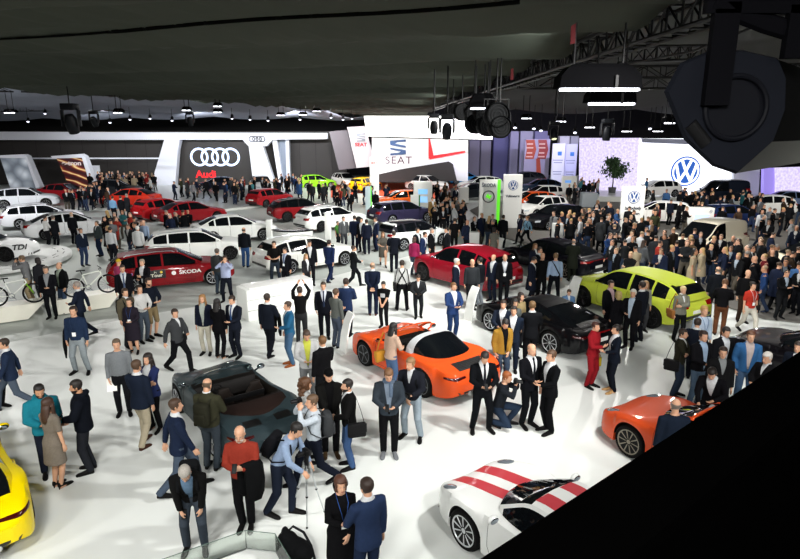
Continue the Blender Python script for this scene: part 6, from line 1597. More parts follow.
def coat_over_arm(root, P, side, label, col):
    M = Matrix.LocRotScale(root.location, root.rotation_euler, root.scale); e, w = P.el[side], P.wr[side]; c = e.lerp(w, .55)
    t = thing('folded_coat', label, 'coat', M @ c, root.rotation_euler.z); b = MB(); d = (w-e).normalized()
    n = V((side, 0, 0)); rg = []
    for s_, sc in ((-.17, .8), (-.08, 1), (.02, 1), (.12, .8)):
        o = d*s_; rg.append([o+V((side*x*sc, 0, 0))+V((0, 0, z)) for x, z in ((-.085, -.50*sc), (-.10, -.2), (-.085, .03), (-.03, .085), (.05, .08), (.10, .02), (.125, -.25), (.10, -.58*sc), (.06, -.60*sc), (.05, -.2), (.02, -.06), (-.04, -.05), (-.055, -.2), (-.05, -.48*sc))])
    b.loft(rg); mk('cloth_folds', b, cloth(col), t, angle=None); return t
# --- front rows, left to right
r, P = pp(16, 409, -60, 'man in dark blue suit and grey trousers walking out at the left edge', arms=('swing_f', 'swing_b'), legs='stride', tc='#20304c', trou='#4c5a6c', fat=.02)
r, P = pp(-1, 408, 70, 'person with white papers cut by the left edge', arms=('front', 'front'), top='shirt', tc='#c9ccd0', trou='#18181b'); held('brochure', P, r, 1, 'white brochure held by the person at the left edge', 'brochure', b_paper)
r, P = pp(52, 474, 40, 'bearded man in turquoise puffer jacket beside the woman in the short dress', arms=('down', 'front'), top='puffer', tc='#0e7f94', trou='#1a2030', hp=12, beard='#15100c', hc='#120d0a', sk=TAN)
r, P = pp(60, 487, 160, 'woman with long brown hair in a short grey brown dress', fem=True, arms=('front', 'down'), legs='close', top='dress', tc='#7d7264', hair='long', hc='#3a2418', h=1.70, shoes='#111111')
r, P = pp(90, 471, -70, 'man in black quilted jacket facing the turquoise jacket', arms=('front', 'down'), top='puffer', tc='#10141d', trou='#23262d', hp=8, beard='#1c1410', hc='#17100b', sk=TAN, h=1.82); held('phone', P, r, 1, 'phone in the hand of the man in black quilted jacket', 'phone', b_phone)
r, P = pp(82, 373, 5, 'young man in navy sweater and light jeans with badge alone on the white floor', arms=('down', 'pocket'), legs='apart', top='sweater', tc='#1f3050', trou='#8f9aa0', h=1.83, lanyard='#2a3a5a', hc='#2b1c12')
coat_over_arm(r, P, -1, 'black jacket carried by the young man in navy sweater', '#101114')
r, P = pp(125, 414, 20, 'man in grey shirt and dark trousers holding papers', arms=('down', 'pocket'), top='shirt', tc='#7b8084', trou='#15161a', fat=.02, hc='#5a4a3a'); held('brochure', P, r, -1, 'white brochure in the hand of the man in grey shirt', 'brochure', b_paper)
r, P = pp(145, 445, 165, 'man in navy blazer and beige trousers seen from behind', arms=('front', 'down'), legs='step', top='suit', tc='#1a2336', trou='#b5a88c', hc='#4a3524', h=1.83, shoes='#3a2015')
r, P = pp(156, 430, -15, 'smiling woman in royal navy jacket with crossed arms', fem=True, arms='cross', top='suit', tc='#232f63', trou='#0d0d10', slim=.012, hair='long', hc='#1d130e', h=1.72, lanyard='#d8d8d8')
r, P = pp(180, 371, 70, 'man in charcoal coat with black bag striding past the grey cabriolet', arms=('front', 'swing_b'), legs='walk', top='jacket', tc='#3c3f42', trou='#101114', hy=-25, hc='#2d2018'); worn_bag(r, P, 'bag', 'black shoulder bag of the striding man in charcoal coat', '#101012', 1)
r, P = pp(207, 354, 0, 'blonde woman in navy blazer and cream trousers', fem=True, top='open', tc='#161c30', trou='#d2cab4', shirt='#aeb7ac', hair='long', hc='#8f6a40', legs='stand', slim=.012, h=1.74)
r, P = pp(221, 358, 165, 'woman with long black hair in black trouser suit seen from behind', fem=True, top='suit', tc='#0d0d10', trou='#0e0e11', hair='long', hc='#14100e', slim=.012, h=1.70, arms=('front', 'down'))
r, P = pp(237, 357, -25, 'man in dark navy suit and blue tie talking with the black haired woman', tc='#171c2a', trou='#151924', tie='#2c4f86', arms=('front', 'down'), hp=12)
r, P = pp(270, 356, 160, 'man in dark suit with a coat over his arm by the white counter', tc='#161b28', trou='#14171f', arms=('down', 'front'), legs='step', h=1.82); coat_over_arm(r, P, -1, 'black coat over the arm of the man by the white counter', '#0d0e10')
r, P = pp(291, 365, -65, 'man in bright blue jacket and jeans with brown shoes', top='jacket', tc='#1d5f8c', trou='#3d6288', arms=('front', 'pocket'), shoes='#8a4a22', hc='#3a281c')
r, P = pp(302, 344, 180, 'man in black shirt raising a camera with both arms by the counter', top='shirt', tc='#131314', trou='#2c2e31', arms='high', hp=-10, beard='#2a1d14')
r, P = pp(325, 338, 5, 'man in black suit with glasses and tie in front of the counter', tc='#12151e', trou='#11131a', tie='#25324e', arms='pocket', shirt='#d5dce8', hc='#3a2c20')
r, P = pp(337, 347, 140, 'man in grey pullover and jeans seen half from behind', top='sweater', tc='#5f645f', trou='#434f60', arms=('front', 'down'), hc='#4c3826')
r, P = pp(347, 336, 175, 'man in blue blazer seen from behind beside the grey pullover', tc='#22335c', trou='#12141a', arms=('front', 'front'), h=1.82)
r, P = pp(373, 315, 180, 'man in navy suit with hands clasped behind his back', tc='#151d33', trou='#18203a', arms='back', hair='bald', hc='#7a6a58', h=1.84, shoes='#4a2418')
r, P = pp(384, 327, -15, 'boy in black T-shirt with white print holding a tablet', top='tshirt', tc='#0f1011', trou='#131418', arms='low', h=1.52, hp=15, hc='#20160f')
mk('shirt_print', MB().rbox(P.B((0, -.150, 1.26)), (.17, .02, .15), .005), mat('print_grey', '#a9acad', .7, var=.2, scale=30), r)
r, P = pp(402, 310, 180, 'photographer in white shirt with black harness seen from behind', top='shirt', tc='#dadcd9', trou='#15161a', arms=('down', 'down'), legs='apart', h=1.80)
b = MB(); q = lambda x, z, yy: P.B((x, yy, z))
for sx in (1, -1): b.tube([q(sx*.10, 1.46, -.10), q(sx*.10, 1.505, .0), q(sx*.09, 1.44, .135), q(-sx*.05, 1.20, .145), q(-sx*.13, 1.02, .11)], [(.02, .008)]*5, 6)
mk('harness', b, BLACK, r); worn_bag(r, P, 'bag', 'black camera bag at the hip of the white shirted photographer', '#0e0e10', -1); worn_bag(r, P, 'bag', 'second black camera bag at the other hip of the white shirted photographer', '#121214', 1)
r, P = pp(418, 316, 0, 'young man in dark grey jacket crouching slightly with a white camera', top='jacket', tc='#2b2e31', trou='#1d1f23', arms='front', legs='tuck', lean=14, hp=5, h=1.6); held('camera', P, r, 1, 'camera held by the young man in dark grey jacket', 'camera', b_cam)
r, P = pp(452, 340, 25, 'man in royal blue suit beyond the orange sports car', tc='#22407a', trou='#1e3868', arms=('front', 'front'), hc='#6a4a2c')
r, P = pp(455, 308, 75, 'grey haired man in navy suit beside the red sports utility car', tc='#161d30', trou='#151b2c', hc='#b9b6b0', h=1.80, hp=5)
r, P = pp(471, 309, 0, 'man in charcoal zip jacket with folded collar before the red car', top='sweater', tc='#2d3236', trou='#191b1f', hair='bald', hc='#5c4a3a', fat=.02, h=1.80)
r, P = pp(479, 306, -130, 'man in dark jacket and grey trousers beside the red car door', top='jacket', tc='#16181f', trou='#6e757c', hc='#1d1611')
r, P = pp(492, 301, -40, 'balding man in dark blue suit at the rear of the red car', tc='#1a2236', trou='#171d2e', hair='bald', hc='#6c6258')
r, P = pp(503, 304, -5, 'tall bald man in black suit with lanyard behind the red car', tc='#101115', trou='#0f1014', hair='bald', hc='#4a4038', lanyard='#3a5fa0', h=1.84)
# around the grey cabriolet and in front of it
r, P = pp(213, 468, 170, 'bald man in olive green jacket looking into the grey cabriolet', top='jacket', tc='#3b3a28', trou='#3c4650', hair='bald', hc='#5a4a3a', arms=('front', 'front'), hp=15, fat=.03); worn_bag(r, P, 'backpack', 'olive backpack on the man looking into the grey cabriolet', '#2c2d20')
r, P = pp(183, 492, 120, 'man in navy blazer and faded jeans striding past the cabriolet', arms=('swing_b', 'swing_f'), legs='walk', tc='#1b2743', trou='#46566a', hc='#3e2a1a', h=1.83)
r, P = pp(196, 551, 12, 'white haired man in black jacket bending forward with hands on his knees', top='open', tc='#131313', trou='#39434d', shirt='#5d7d9c', hair='short', hc='#97928a', arms='knee', legs='bend', lean=32, hp=18, beard='#cfcac2', h=1.76); worn_bag(r, P, 'backpack', 'black backpack on the bending white haired man', '#131416')
held('phone', P, r, -1, 'phone held low by the bending white haired man', 'phone', b_phone)
r, P = pp(247, 527, 2, 'white bearded man in red sweater looking down at his phone', top='sweater', tc='#a3301f', trou='#111114', hair='bald', hc='#d8d4cc', beard='#d8d2c8', arms=('phone', 'phone'), legs='close', hp=13, fat=.03, h=1.78); held('phone', P, r, -1, 'phone in the hands of the man in red sweater', 'phone', b_phone, (-.03, -.06, .02)); coat_over_arm(r, P, 1, 'black coat draped over the arm of the man in red sweater', '#0f1012')
r, P = pp(282, 515, 75, 'young man in light blue shirt leaning towards the tripod', top='shirt', tc='#8fa9cf', trou='#1c2536', arms='reach', legs='step', lean=26, hp=5, hc='#14100d', h=1.80); worn_bag(r, P, 'backpack', 'black backpack of the young man leaning to the tripod', '#15161a')
r, P = pp(316, 484, -70, 'young man in white striped shirt taking a picture with grey backpack', top='shirt', tc='#c4d0dc', trou='#141a2a', arms='up', legs='stride', hc='#5a4430', h=1.80); worn_bag(r, P, 'backpack', 'grey backpack of the young man in striped shirt', '#3a3d40'); held('camera', P, r, 1, 'black camera at the eyes of the young man in striped shirt', 'camera', b_cam, (-.08, 0, .02))
r, P = pp(308, 462, 110, 'woman with curly brown hair in pale grey cardigan', fem=True, top='coat', tc='#a9aaa8', trou='#44464a', shirt='#9a9a98', hair='curly', hc='#4f3118', arms=('down', 'front'), h=1.70)
r, P = pp(331, 455, 12, 'young man in black cap and black leather jacket', top='open', tc='#151514', trou='#131315', shirt='#0c0c0d', hair='cap', hc='#0d0d0e', arms=('low', 'low'), shoes='#3d2e1c', h=1.80)
r, P = pp(350, 467, -75, 'man in black jacket and blue jeans with black shoulder bag', top='jacket', tc='#111112', trou='#3a5c90', beard='#1b130e', hc='#18110d', arms=('front', 'down'), h=1.77); worn_bag(r, P, 'bag', 'black shoulder bag of the man in blue jeans', '#131314', 1)
r, P = pp(389, 455, 3, 'man in slate blazer and blue scarf looking at a white phone', top='open', tc='#323b46', trou='#121214', shirt='#7d8fa3', arms='front', hp=24, hc='#6b4a2e', legs='stand', h=1.84, scarf='#5a6f88', shoes='#6c6f72'); held('phone', P, r, -1, 'phone in the hands of the man in slate blazer', 'phone', b_phone, (-.03, -.06, .02))
r, P = pp(412, 438, -20, 'man in pale jeans and dark vest with camera in front of the orange sports car', top='jacket', tc='#20222c', trou='#97a9b6', arms=('front', 'low'), legs='apart', lean=8, hy=-20, hc='#8a6a48', h=1.82); worn_bag(r, P, 'backpack', 'black backpack of the man in pale jeans', '#141519'); held('camera', P, r, 1, 'camera in the hand of the man in pale jeans', 'camera', b_cam)
r, P = pp(391, 391, 130, 'woman with black hair in pale peach jacket leaning to the orange sports car door', fem=True, top='jacket', tc='#d3ae94', trou='#4a6894', hair='long', hc='#100c0a', arms=('down', 'front'), lean=6, h=1.72); worn_bag(r, P, 'bag', 'mustard bag of the woman in peach jacket', '#b5802a', 1)
r, P = pp(309, 402, 15, 'man in white patterned jacket and yellow shirt looking down', top='open', tc='#c5c7c6', trou='#77797a', shirt='#c9cf3a', arms='front', hp=22, hc='#3a2a1e')
r, P = pp(325, 411, -140, 'man in black jacket seen from behind beside the patterned jacket', top='jacket', tc='#121214', trou='#17181b', hc='#6a4a2c', arms=('down', 'front'))
r, P = pp(343, 582, 20, 'woman with headphones in black dress holding a microphone', fem=True, top='gown', tc='#0f0f12', hair='bob', hc='#4a2a1a', arms=('low', 'phone'), h=1.66, lanyard='#2a52a0')
mic = held('microphone', P, r, -1, 'grey microphone in the hand of the woman in black dress', 'microphone', lambda t: (mk('handle', MB().tube([(0, .02, -.12), (0, 0, .03)], .014, 10), BLACK, t), mk('grille', MB().ball((0, -.005, .055), (.03, .03, .034)), mat('foam_grey', '#8f8a78', .9, var=.1), t)))
hp_ = MB(); hp_.torus((0, .01, .12), .098, .012, 24, 8, 'y', a0=0, a1=pi)
for sx in (1, -1): hp_.ball((sx*.092, .01, .11), (.02, .04, .045))
mk('headphones', hp_, BLACK, r, M=P.HM.copy())
r, P = pp(369, 597, -145, 'man in blue suit seen from behind talking to the woman with headphones', tc='#24365c', trou='#1d2c4c', hc='#2b1d14', h=1.80, arms=('front', 'down'))
# around the white floor on the right
r, P = pp(481, 431, 8, 'man in black suit looking at his phone beside the orange sports car tail', tc='#0f1116', trou='#0e1014', tie='#1d1f26', arms='front', legs='apart', hp=28, hc='#1d1410', h=1.83); held('phone', P, r, -1, 'phone of the man beside the orange sports car tail', 'phone', b_phone, (-.03, -.06, .02))
r, P = pp(502, 426, 70, 'kneeling photographer with ginger hair in dark jeans', top='sweater', tc='#20232a', trou='#24344c', arms='up', legs='squat', lean=12, hc='#8a4a1c'); held('camera', P, r, 1, 'camera of the kneeling photographer', 'camera', b_cam, (-.08, 0, .02))
r, P = pp(527, 426, 25, 'bald man in black suit and white shirt in the middle of the white floor', tc='#101217', trou='#0f1115', tie='#16181e', hair='bald', hc='#6a5a4a', arms=('down', 'front'), h=1.86)
r, P = pp(547, 432, -70, 'man in black suit with glasses turned to the bald man', tc='#0f1013', trou='#0d0e11', arms=('front', 'down'), hc='#4f3826', h=1.82)
r, P = pp(590, 387, 40, 'woman in bright red trouser suit with short hair and yellow bag', fem=True, top='jacket', tc='#a8141e', trou='#9c121c', shirt='#a8141e', hair='short', hc='#3a1c14', arms=('down', 'phone'), h=1.68); held('handbag', P, r, 1, 'mustard yellow bag of the woman in red', 'bag', lambda t: (mk('pouch', MB().rbox((0, -.02, -.12), (.20, .08, .24), .03), leather('#b09a24'), t), mk('strap', MB().torus((0, -.02, .0), .08, .008, 20, 6, 'y', a0=0, a1=pi), leather('#8a7818'), t)))
r, P = pp(611, 392, -85, 'woman in dark trouser suit facing the woman in red', fem=True, top='suit', tc='#141a28', trou='#121722', slim=.012, hair='bun', hc='#1a120d', arms=('front', 'front'), h=1.70, shoes='#b08a5a')
r, P = pp(511, 371, -15, 'man in dark blue suit behind the yellow waistcoat man', tc='#1a2438', trou='#182032', arms='back', hc='#20160f')
r, P = pp(501, 385, 20, 'man in black sweater and mustard yellow vest looking down', top='open', tc='#b07f24', trou='#3a4a62', shirt='#121214', arms=('low', 'pocket'), hp=30, hc='#17110d')
r, P = pp(529, 367, 180, 'man in black suit seen from behind before the black coupe', tc='#131519', trou='#121317', hc='#6a5030', arms=('front', 'front'), h=1.82)
r, P = pp(501, 362, -20, 'man with dark hair in front of the black coupe nose', tc='#1c2537', trou='#1a2030', hc='#2a1c12', arms=('down', 'front'))
r, P = pp(512, 357, 15, 'dark haired woman in grey top in front of the black coupe', fem=True, top='sweater', tc='#59605f', trou='#1a1b1e', hair='bob', hc='#14100d')
r, P = pp(518, 348, 35, 'woman in beige top with dark long hair in front of the black coupe wheel', fem=True, top='shirt', tc='#a08a5c', trou='#24252a', hair='long', hc='#1c120c')
r, P = pp(566, 331, 0, 'boy in light blue jacket between the black coupe and the lime car', top='jacket', tc='#5a86ba', trou='#27303c', h=1.36, hp=12, hc='#3a281a')
r, P = pp(530, 304, 60, 'man in long navy coat bowing his head behind the black coupe', top='coat', tc='#151a2a', trou='#13161f', hp=24, hc='#1a120d')
r, P = pp(540, 300, 10, 'bald man in black pullover in the group behind the black coupe', top='sweater', tc='#0f1012', trou='#101114', hair='bald', hc='#8a8078')
r, P = pp(553, 301, 175, 'man in light blue shirt with black strap across his back', top='shirt', tc='#9fbbe0', trou='#12141a', legs='apart', hc='#7a5f42', h=1.82, fat=.02)
mk('strap', MB().tube([P.B((.12, -.06, 1.47)), P.B((.11, .06, 1.48)), P.B((.04, .150, 1.36)), P.B((-.08, .150, 1.14)), P.B((-.17, .06, 1.0))], [(.022, .006)]*5, 6), BLACK, r)
r, P = pp(533, 283, 20, 'woman with long light brown hair behind the navy coat', fem=True, top='jacket', tc='#20283c', trou='#1c1f26', hair='long', hc='#7a5a38')
r, P = pp(537, 292, 50, 'man in dark suit beside the woman with long light brown hair', tc='#141a26', trou='#131722', hc='#2a1d14')
r, P = pp(571, 281, 170, 'man in dark olive coat standing at the side of the long black fastback', top='coat', tc='#24291f', trou='#22271e', hair='bald', hc='#8a8078', arms=('front', 'front'))
# group at the lime car
r, P = pp(606, 336, 30, 'man in black suit and pink shirt left of the lime car group', tc='#14151a', trou='#131419', shirt='#d9b3b8', hc='#2a1d16', arms=('front', 'down'), fat=.03)
r, P = pp(614, 346, -160, 'blonde person in black coat with back turned by the lime car', fem=True, top='coat', tc='#121215', trou='#121215', hair='bob', hc='#a8935c')
r, P = pp(628, 348, -40, 'white haired man in black coat and pale blue shirt by the lime car', top='open', tc='#131418', trou='#121317', shirt='#b9d0e6', hc='#c8c2b6', arms=('down', 'front'), fat=.03)
r, P = pp(637, 341, -150, 'man in dark navy suit with his back to the lime car wheel', tc='#171b26', trou='#14171f', hc='#20160f', h=1.84)
r, P = pp(641, 331, 0, 'woman in grey top with long fair hair at the lime car door', fem=True, top='shirt', tc='#8b8a82', trou='#3a3c3f', hair='long', hc='#8a6840', h=1.62)
r, P = pp(677, 341, 5, 'woman in grey checked jacket with short blonde hair and brown bag', fem=True, top='jacket', tc='#77786a', trou='#141517', hair='short', hc='#c9b282', arms=('cross', 'down'), h=1.70, scarf='#8a8778'); worn_bag(r, P, 'bag', 'tan leather bag of the woman in checked jacket', '#8a5a2c', -1)
r, P = pp(696, 373, 10, 'fair haired man in pale blue shirt with lanyard', top='shirt', tc='#b9cfe8', trou='#28303c', hc='#a8824e', lanyard='#3a5fa0', h=1.82)
r, P = pp(690, 383, 150, 'man in dark navy suit walking behind the olive jacket', tc='#171c2a', trou='#141823', legs='walk', hc='#2a1c14', arms=('swing_f', 'swing_b'))
r, P = pp(675, 396, 50, 'man in olive brown jacket with crossed arms and black bag', top='jacket', tc='#2e2c20', trou='#263246', arms='cross', hc='#2d1d12', h=1.68); worn_bag(r, P, 'bag', 'black messenger bag of the man in olive brown jacket', '#121213', -1)
r, P = pp(694, 405, 15, 'man in open black jacket and light blue shirt with jeans', top='open', tc='#141418', trou='#55708c', shirt='#9dbbdc', arms=('down', 'front'), hc='#2a1a12', h=1.80, fat=.02)
r, P = pp(716, 398, 10, 'man in black jacket and white scarf behind the dark coated man', top='open', tc='#131519', trou='#15171b', shirt='#cdd3d8', hc='#1d140f', hp=8)
r, P = pp(713, 424, -10, 'man in long dark coat and grey shirt beside the orange roadster', top='coat', tc='#17181a', trou='#131416', shirt='#8d9294', hc='#2a1c14', h=1.76, hy=-15)
r, P = pp(705, 441, -40, 'man in black suit bending over the orange roadster door', tc='#111216', trou='#101115', lean=24, hp=15, arms=('front', 'reach'), legs='bend', hc='#17100c')
r, P = pp(740, 407, -15, 'man in bright blue blazer and jeans near the right edge', top='open', tc='#28619c', trou='#46658c', shirt='#b9a8a4', hc='#5a3a26', h=1.83, arms=('down', 'pocket'))
r, P = pp(757, 431, -70, 'grey haired man in black jacket holding a phone near the parapet', top='jacket', tc='#131315', trou='#131418', hc='#b9b5ae', arms=('down', 'front'), hp=12, fat=.03)
r, P = pp(787, 417, -60, 'man in navy jacket at the right edge above the parapet', top='jacket', tc='#161c2a', trou='#14161c', hc='#2a1d16')
r, P = pp(665, 494, 175, 'bald man in dark blue sweater beside the orange roadster door', top='sweater', tc='#172234', trou='#5a5f66', hair='bald', hc='#6a6058', fat=.03)
r, P = pp(746, 333, 5, 'woman in red T-shirt and white trousers in front of the right crowd', fem=True, top='tshirt', tc='#cf2f1e', trou='#d8d2c2', hair='bun', hc='#1a120d', arms=('down', 'down'), legs='walk', h=1.70, lanyard='#dddddd'); worn_bag(r, P, 'bag', 'black shoulder bag of the woman in red T-shirt', '#151516', 1)
r, P = pp(741, 322, -10, 'bald man in black sweater behind the woman in red T-shirt', top='sweater', tc='#111113', trou='#3c2a1e', hair='bald', hc='#8a8078', fat=.03)
r, P = pp(712, 318, 170, 'stout man in dark navy jacket seen from behind', top='jacket', tc='#161a22', trou='#14161b', hair='bald', hc='#6c6258', fat=.06)
r, P = pp(718, 335, 150, 'man in black with rust coloured trousers looking down', top='sweater', tc='#121214', trou='#6a3d22', hc='#5a3a22', hp=25, arms=('front', 'front'))
# --- bicycle aisle and red team estate
r, P = pp(32, 303, -80, 'man in grey jacket and beige trousers aiming a camera by the left bicycle', top='jacket', tc='#77797c', trou='#a58f68', arms='up', lean=8, hc='#5f4a34'); held('camera', P, r, 1, 'camera of the man in grey jacket by the left bicycle', 'camera', b_cam, (-.08, 0, .02))
r, P = pp(44, 302, -120, 'person in dark coat behind the photographer at the left bicycle', top='coat', tc='#24262c', trou='#22242a', fem=True, hair='bob', hc='#1c1512')
r, P = pp(53, 318, 15, 'man in black suit and grey shirt beside the angular plinth', tc='#121318', trou='#111217', shirt='#8f9296', arms=('front', 'down'), fat=.03, hc='#5a5048')
r, P = pp(66, 312, -25, 'man in black jacket with green and white collar and jeans', top='open', tc='#151618', trou='#3c5070', shirt='#c4d8c0', hair='bald', hc='#3a2d24', arms=('pocket', 'down'))
r, P = pp(84, 335, -80, 'grey haired man in navy suit walking along the angular plinth', tc='#1a2236', trou='#171d2e', legs='stride', arms=('front', 'swing_b'), hc='#8a8078')
r, P = pp(128, 318, 25, 'man in black suit in front of the red team estate tail', tc='#121319', trou='#111217', shirt='#cfd6dd', hc='#3a2c22', tie='#4a5a78', h=1.82)
r, P = pp(147, 308, -5, 'older man in open black coat by the red team estate door', top='open', tc='#131316', trou='#121215', shirt='#dfe1e2', hc='#8a7c6c', arms=('phone', 'front'))
r, P = pp(123, 303, 160, 'visitor with pink top and yellow cap behind the man in black suit', fem=True, top='shirt', tc='#c03a6c', trou='#1d1d22', hair='cap', hc='#d8b01c')
r, P = pp(131, 347, 60, 'man in khaki jacket with black backpack in a row of three', top='jacket', tc='#5d5642', trou='#2a2c30', hc='#3a2819'); worn_bag(r, P, 'backpack', 'black backpack of the man in khaki jacket', '#141517')
r, P = pp(145, 342, 55, 'young man in white shirt in the middle of the row of three', top='shirt', tc='#d8d9d6', trou='#45505e', arms=('front', 'front'), hc='#231811')
r, P = pp(154, 337, 60, 'tall bearded man in navy sweater and khaki shorts', top='sweater', tc='#161c2a', trou='#8a7650', shorts=True, beard='#2a1c12', hc='#2a1c12', arms=('front', 'front'), h=1.86)
r, P = pp(135, 353, 5, 'woman in dark dress with badge below the row of three', fem=True, top='gown', tc='#26202c', hair='short', hc='#3a2a20', arms=('front', 'down'), lanyard='#2a4a8a', h=1.62)
r, P = pp(228, 302, 0, 'photographer in pale blue shirt aiming at the camera in the grey aisle', top='shirt', tc='#a9b6dc', trou='#161a26', arms='up', legs='apart', hc='#2a1d14', fat=.03); held('camera', P, r, 1, 'camera of the photographer in pale blue shirt', 'camera', b_cam, (-.08, 0, .02))
r, P = pp(220, 294, 165, 'man in dark grey jacket and jeans behind the pale blue photographer', top='jacket', tc='#3a3c3c', trou='#33404e', hc='#4a4038')
r, P = pp(246, 267, 175, 'big man in black jacket and blue jeans walking away in the grey aisle', top='jacket', tc='#14181f', trou='#2f5a9a', hair='bald', hc='#3a2e26', fat=.05, h=1.84)
r, P = pp(276, 284, 3, 'man in black polo shirt holding a yellow cup by the white raised estate', top='tshirt', tc='#131313', trou='#2c3644', arms='front', hc='#2a1d14', legs='apart', h=1.80)
r, P = pp(287, 290, -25, 'man in black suit with badge behind the counter', tc='#121318', trou='#121318', shirt='#a9bcdc', tie='#31528c', hc='#2a1c14', h=1.70, lanyard='#dddddd')
r, P = pp(311, 284, 10, 'man in black suit phoning behind the counter', tc='#131419', trou='#121318', arms=('down', 'ear'), legs='step', hc='#2a1d14', h=1.82)
r, P = pp(307, 290, 50, 'fair haired woman in dark jacket seated lower behind the counter', fem=True, top='open', tc='#26262a', trou='#1c1c20', hair='long', hc='#8f7048', h=1.45)
r, P = pp(330, 282, 160, 'man in royal navy suit walking past the white raised estate', tc='#1c2c5a', trou='#1a284e', legs='walk', arms=('swing_f', 'swing_b'), h=1.84)
r, P = pp(354, 287, 110, 'man in black jacket walking right with papers', top='jacket', tc='#17191c', trou='#15171b', legs='walk', arms=('front', 'front'), hc='#3a281c'); held('brochure', P, r, 1, 'small brochure of the man in black jacket walking right', 'brochure', b_paper)
r, P = pp(338, 247, 60, 'boy in bright green shirt beside the white column', top='tshirt', tc='#4f9a3a', trou='#26282e', h=1.4)
r, P = pp(344, 250, 30, 'man in grey jacket beside the boy in green', top='jacket', tc='#5a5e60', trou='#3a3d42')
r, P = pp(355, 250, 175, 'man in navy suit between the grey jacket and the suited trio', tc='#18203a', trou='#161c30', h=1.82)
r, P = pp(362, 252, -20, 'man in black jacket and white shirt in the suited trio', top='open', tc='#15161a', trou='#131419')
r, P = pp(367, 254, 190, 'man in dark navy suit with back turned in the suited trio', tc='#151b2e', trou='#141828')
r, P = pp(376, 251, -60, 'man in blue suit at the right of the suited trio', tc='#1e2a48', trou='#1a2440')
r, P = pp(383, 266, 10, 'woman with long hair in grey dress carrying a bag', fem=True, top='dress', tc='#5f5a52', hair='long', hc='#6a4c30', legs='walk', arms=('down', 'front'))
r, P = pp(394, 272, 180, 'man in dark suit seen from behind left of the pink jacket', tc='#131722', trou='#121520', arms=('front', 'front'), h=1.84)
r, P = pp(414, 275, 165, 'woman in raspberry pink jacket seen from behind', fem=True, top='jacket', tc='#a01c50', trou='#3a4658', hair='bob', hc='#3a2418')
r, P = pp(417, 266, 50, 'man in dark suit talking to the pink jacket woman', tc='#16191f', trou='#15181e')
r, P = pp(422, 270, 60, 'man in blue suit leaning beside the white hatchback', tc='#1d2f58', trou='#1a284a', lean=10)
r, P = pp(431, 266, 60, 'man in black jacket with grey hair behind the red car bonnet', top='jacket', tc='#121316', trou='#121316', hc='#8a8078')
r, P = pp(446, 265, -60, 'man in dark grey jacket above the red car roof', top='jacket', tc='#1d1f23', trou='#191b1f')
r, P = pp(454, 252, 178, 'man in black waistcoat with red print at the back near the red car', top='tshirt', tc='#111113', trou='#101113', arms=('pocket', 'pocket'))
# ================================================================== the crowd
pp(519, 243, -60, 'woman in dark clothes walking ahead of the light blue top', fem=True, top='jacket', tc='#1c2038', trou='#16171c', hair='long', hc='#2a1b12', legs='walk', arms=('swing_f', 'swing_b'), eyes=False)
r, P = pp(526, 245, -60, 'woman in light blue top and black leggings walking with a backpack', fem=True, top='shirt', tc='#7fb6d6', trou='#101114', slim=.014, hair='bun', hc='#7a5230', legs='stride', arms=('swing_b', 'swing_f'), eyes=False); worn_bag(r, P, 'backpack', 'dark backpack on the woman in light blue top', '#1a2030')
pp(502, 248, 150, 'man in dark jacket with backpack right of the green strip totem', top='jacket', tc='#16181c', trou='#1c2026', eyes=False)
pp(493, 262, 165, 'woman in grey dress by the black fastback nose', fem=True, top='dress', tc='#7a776c', hair='bob', hc='#1c1410', eyes=False)
pp(432, 224, 20, 'person in tan coat right of the screen cabinet', top='coat', tc='#8a6a38', trou='#4a3a28', eyes=False)
pp(740, 216, 80, 'person in teal jacket raising an arm beside the grey pillar', top='jacket', tc='#1f5f66', trou='#15171b', arms=('high', 'down'), eyes=False)
pp(645, 199, 60, 'person in blue sitting high beside the emblem wall', top='shirt', tc='#2a6aa8', trou='#1a1c20', eyes=False, z=.45)
pp(141, 263, 170, 'person in white hooded jacket with blue stripe by the red team estate', top='puffer', tc='#e4e6e6', trou='#20222a', hair='short', hc='#d9d9d4', eyes=False)
pp(147, 255, -20, 'tall man in light blue shirt behind the white hooded jacket', top='shirt', tc='#9db8dc', trou='#1c2028', hair='bald', hc='#8a8078', eyes=False)
pp(85, 266, 60, 'man in dark blue jacket and jeans standing in the grey aisle', top='jacket', tc='#1a2438', trou='#2a3c60', hc='#3a281c', eyes=False)
pp(101, 256, -30, 'man in grey jacket and dark jeans right of the dark blue jacket', top='jacket', tc='#3c4648', trou='#1c2c4a', hc='#4a3826', eyes=False)
pp(114, 264, 170, 'man in white shirt seen from behind in the grey aisle', top='shirt', tc='#dfe3e6', trou='#1a1d26', hc='#1d1510', eyes=False)
pp(115, 222, 170, 'man in light blue shirt on the stage edge with dark companions', top='shirt', tc='#6fa3d0', trou='#16181e', hc='#2a1d14', eyes=False)
pp(123, 222, 160, 'man in black jacket right of the light blue shirt on the stage edge', top='jacket', tc='#141519', trou='#121317', eyes=False)
pp(129, 219, 150, 'man in charcoal coat right of the black jacket on the stage edge', top='coat', tc='#26282c', trou='#17181c', hc='#8a8078', eyes=False)
pp(49, 249, 140, 'person in white shirt and dark trousers by the white saloon tail', top='shirt', tc='#e2e2e0', trou='#17181d', arms=('front', 'front'), hc='#1d140f', eyes=False)
pp(57, 249, 170, 'man in black suit right of the white shirt at the white saloon', tc='#17191f', trou='#15171c', hc='#4a4038', eyes=False)
pp(75, 244, 175, 'man in dark suit reaching into the white saloon door', tc='#15171c', trou='#14151a', hair='bald', hc='#b9a890', eyes=False)
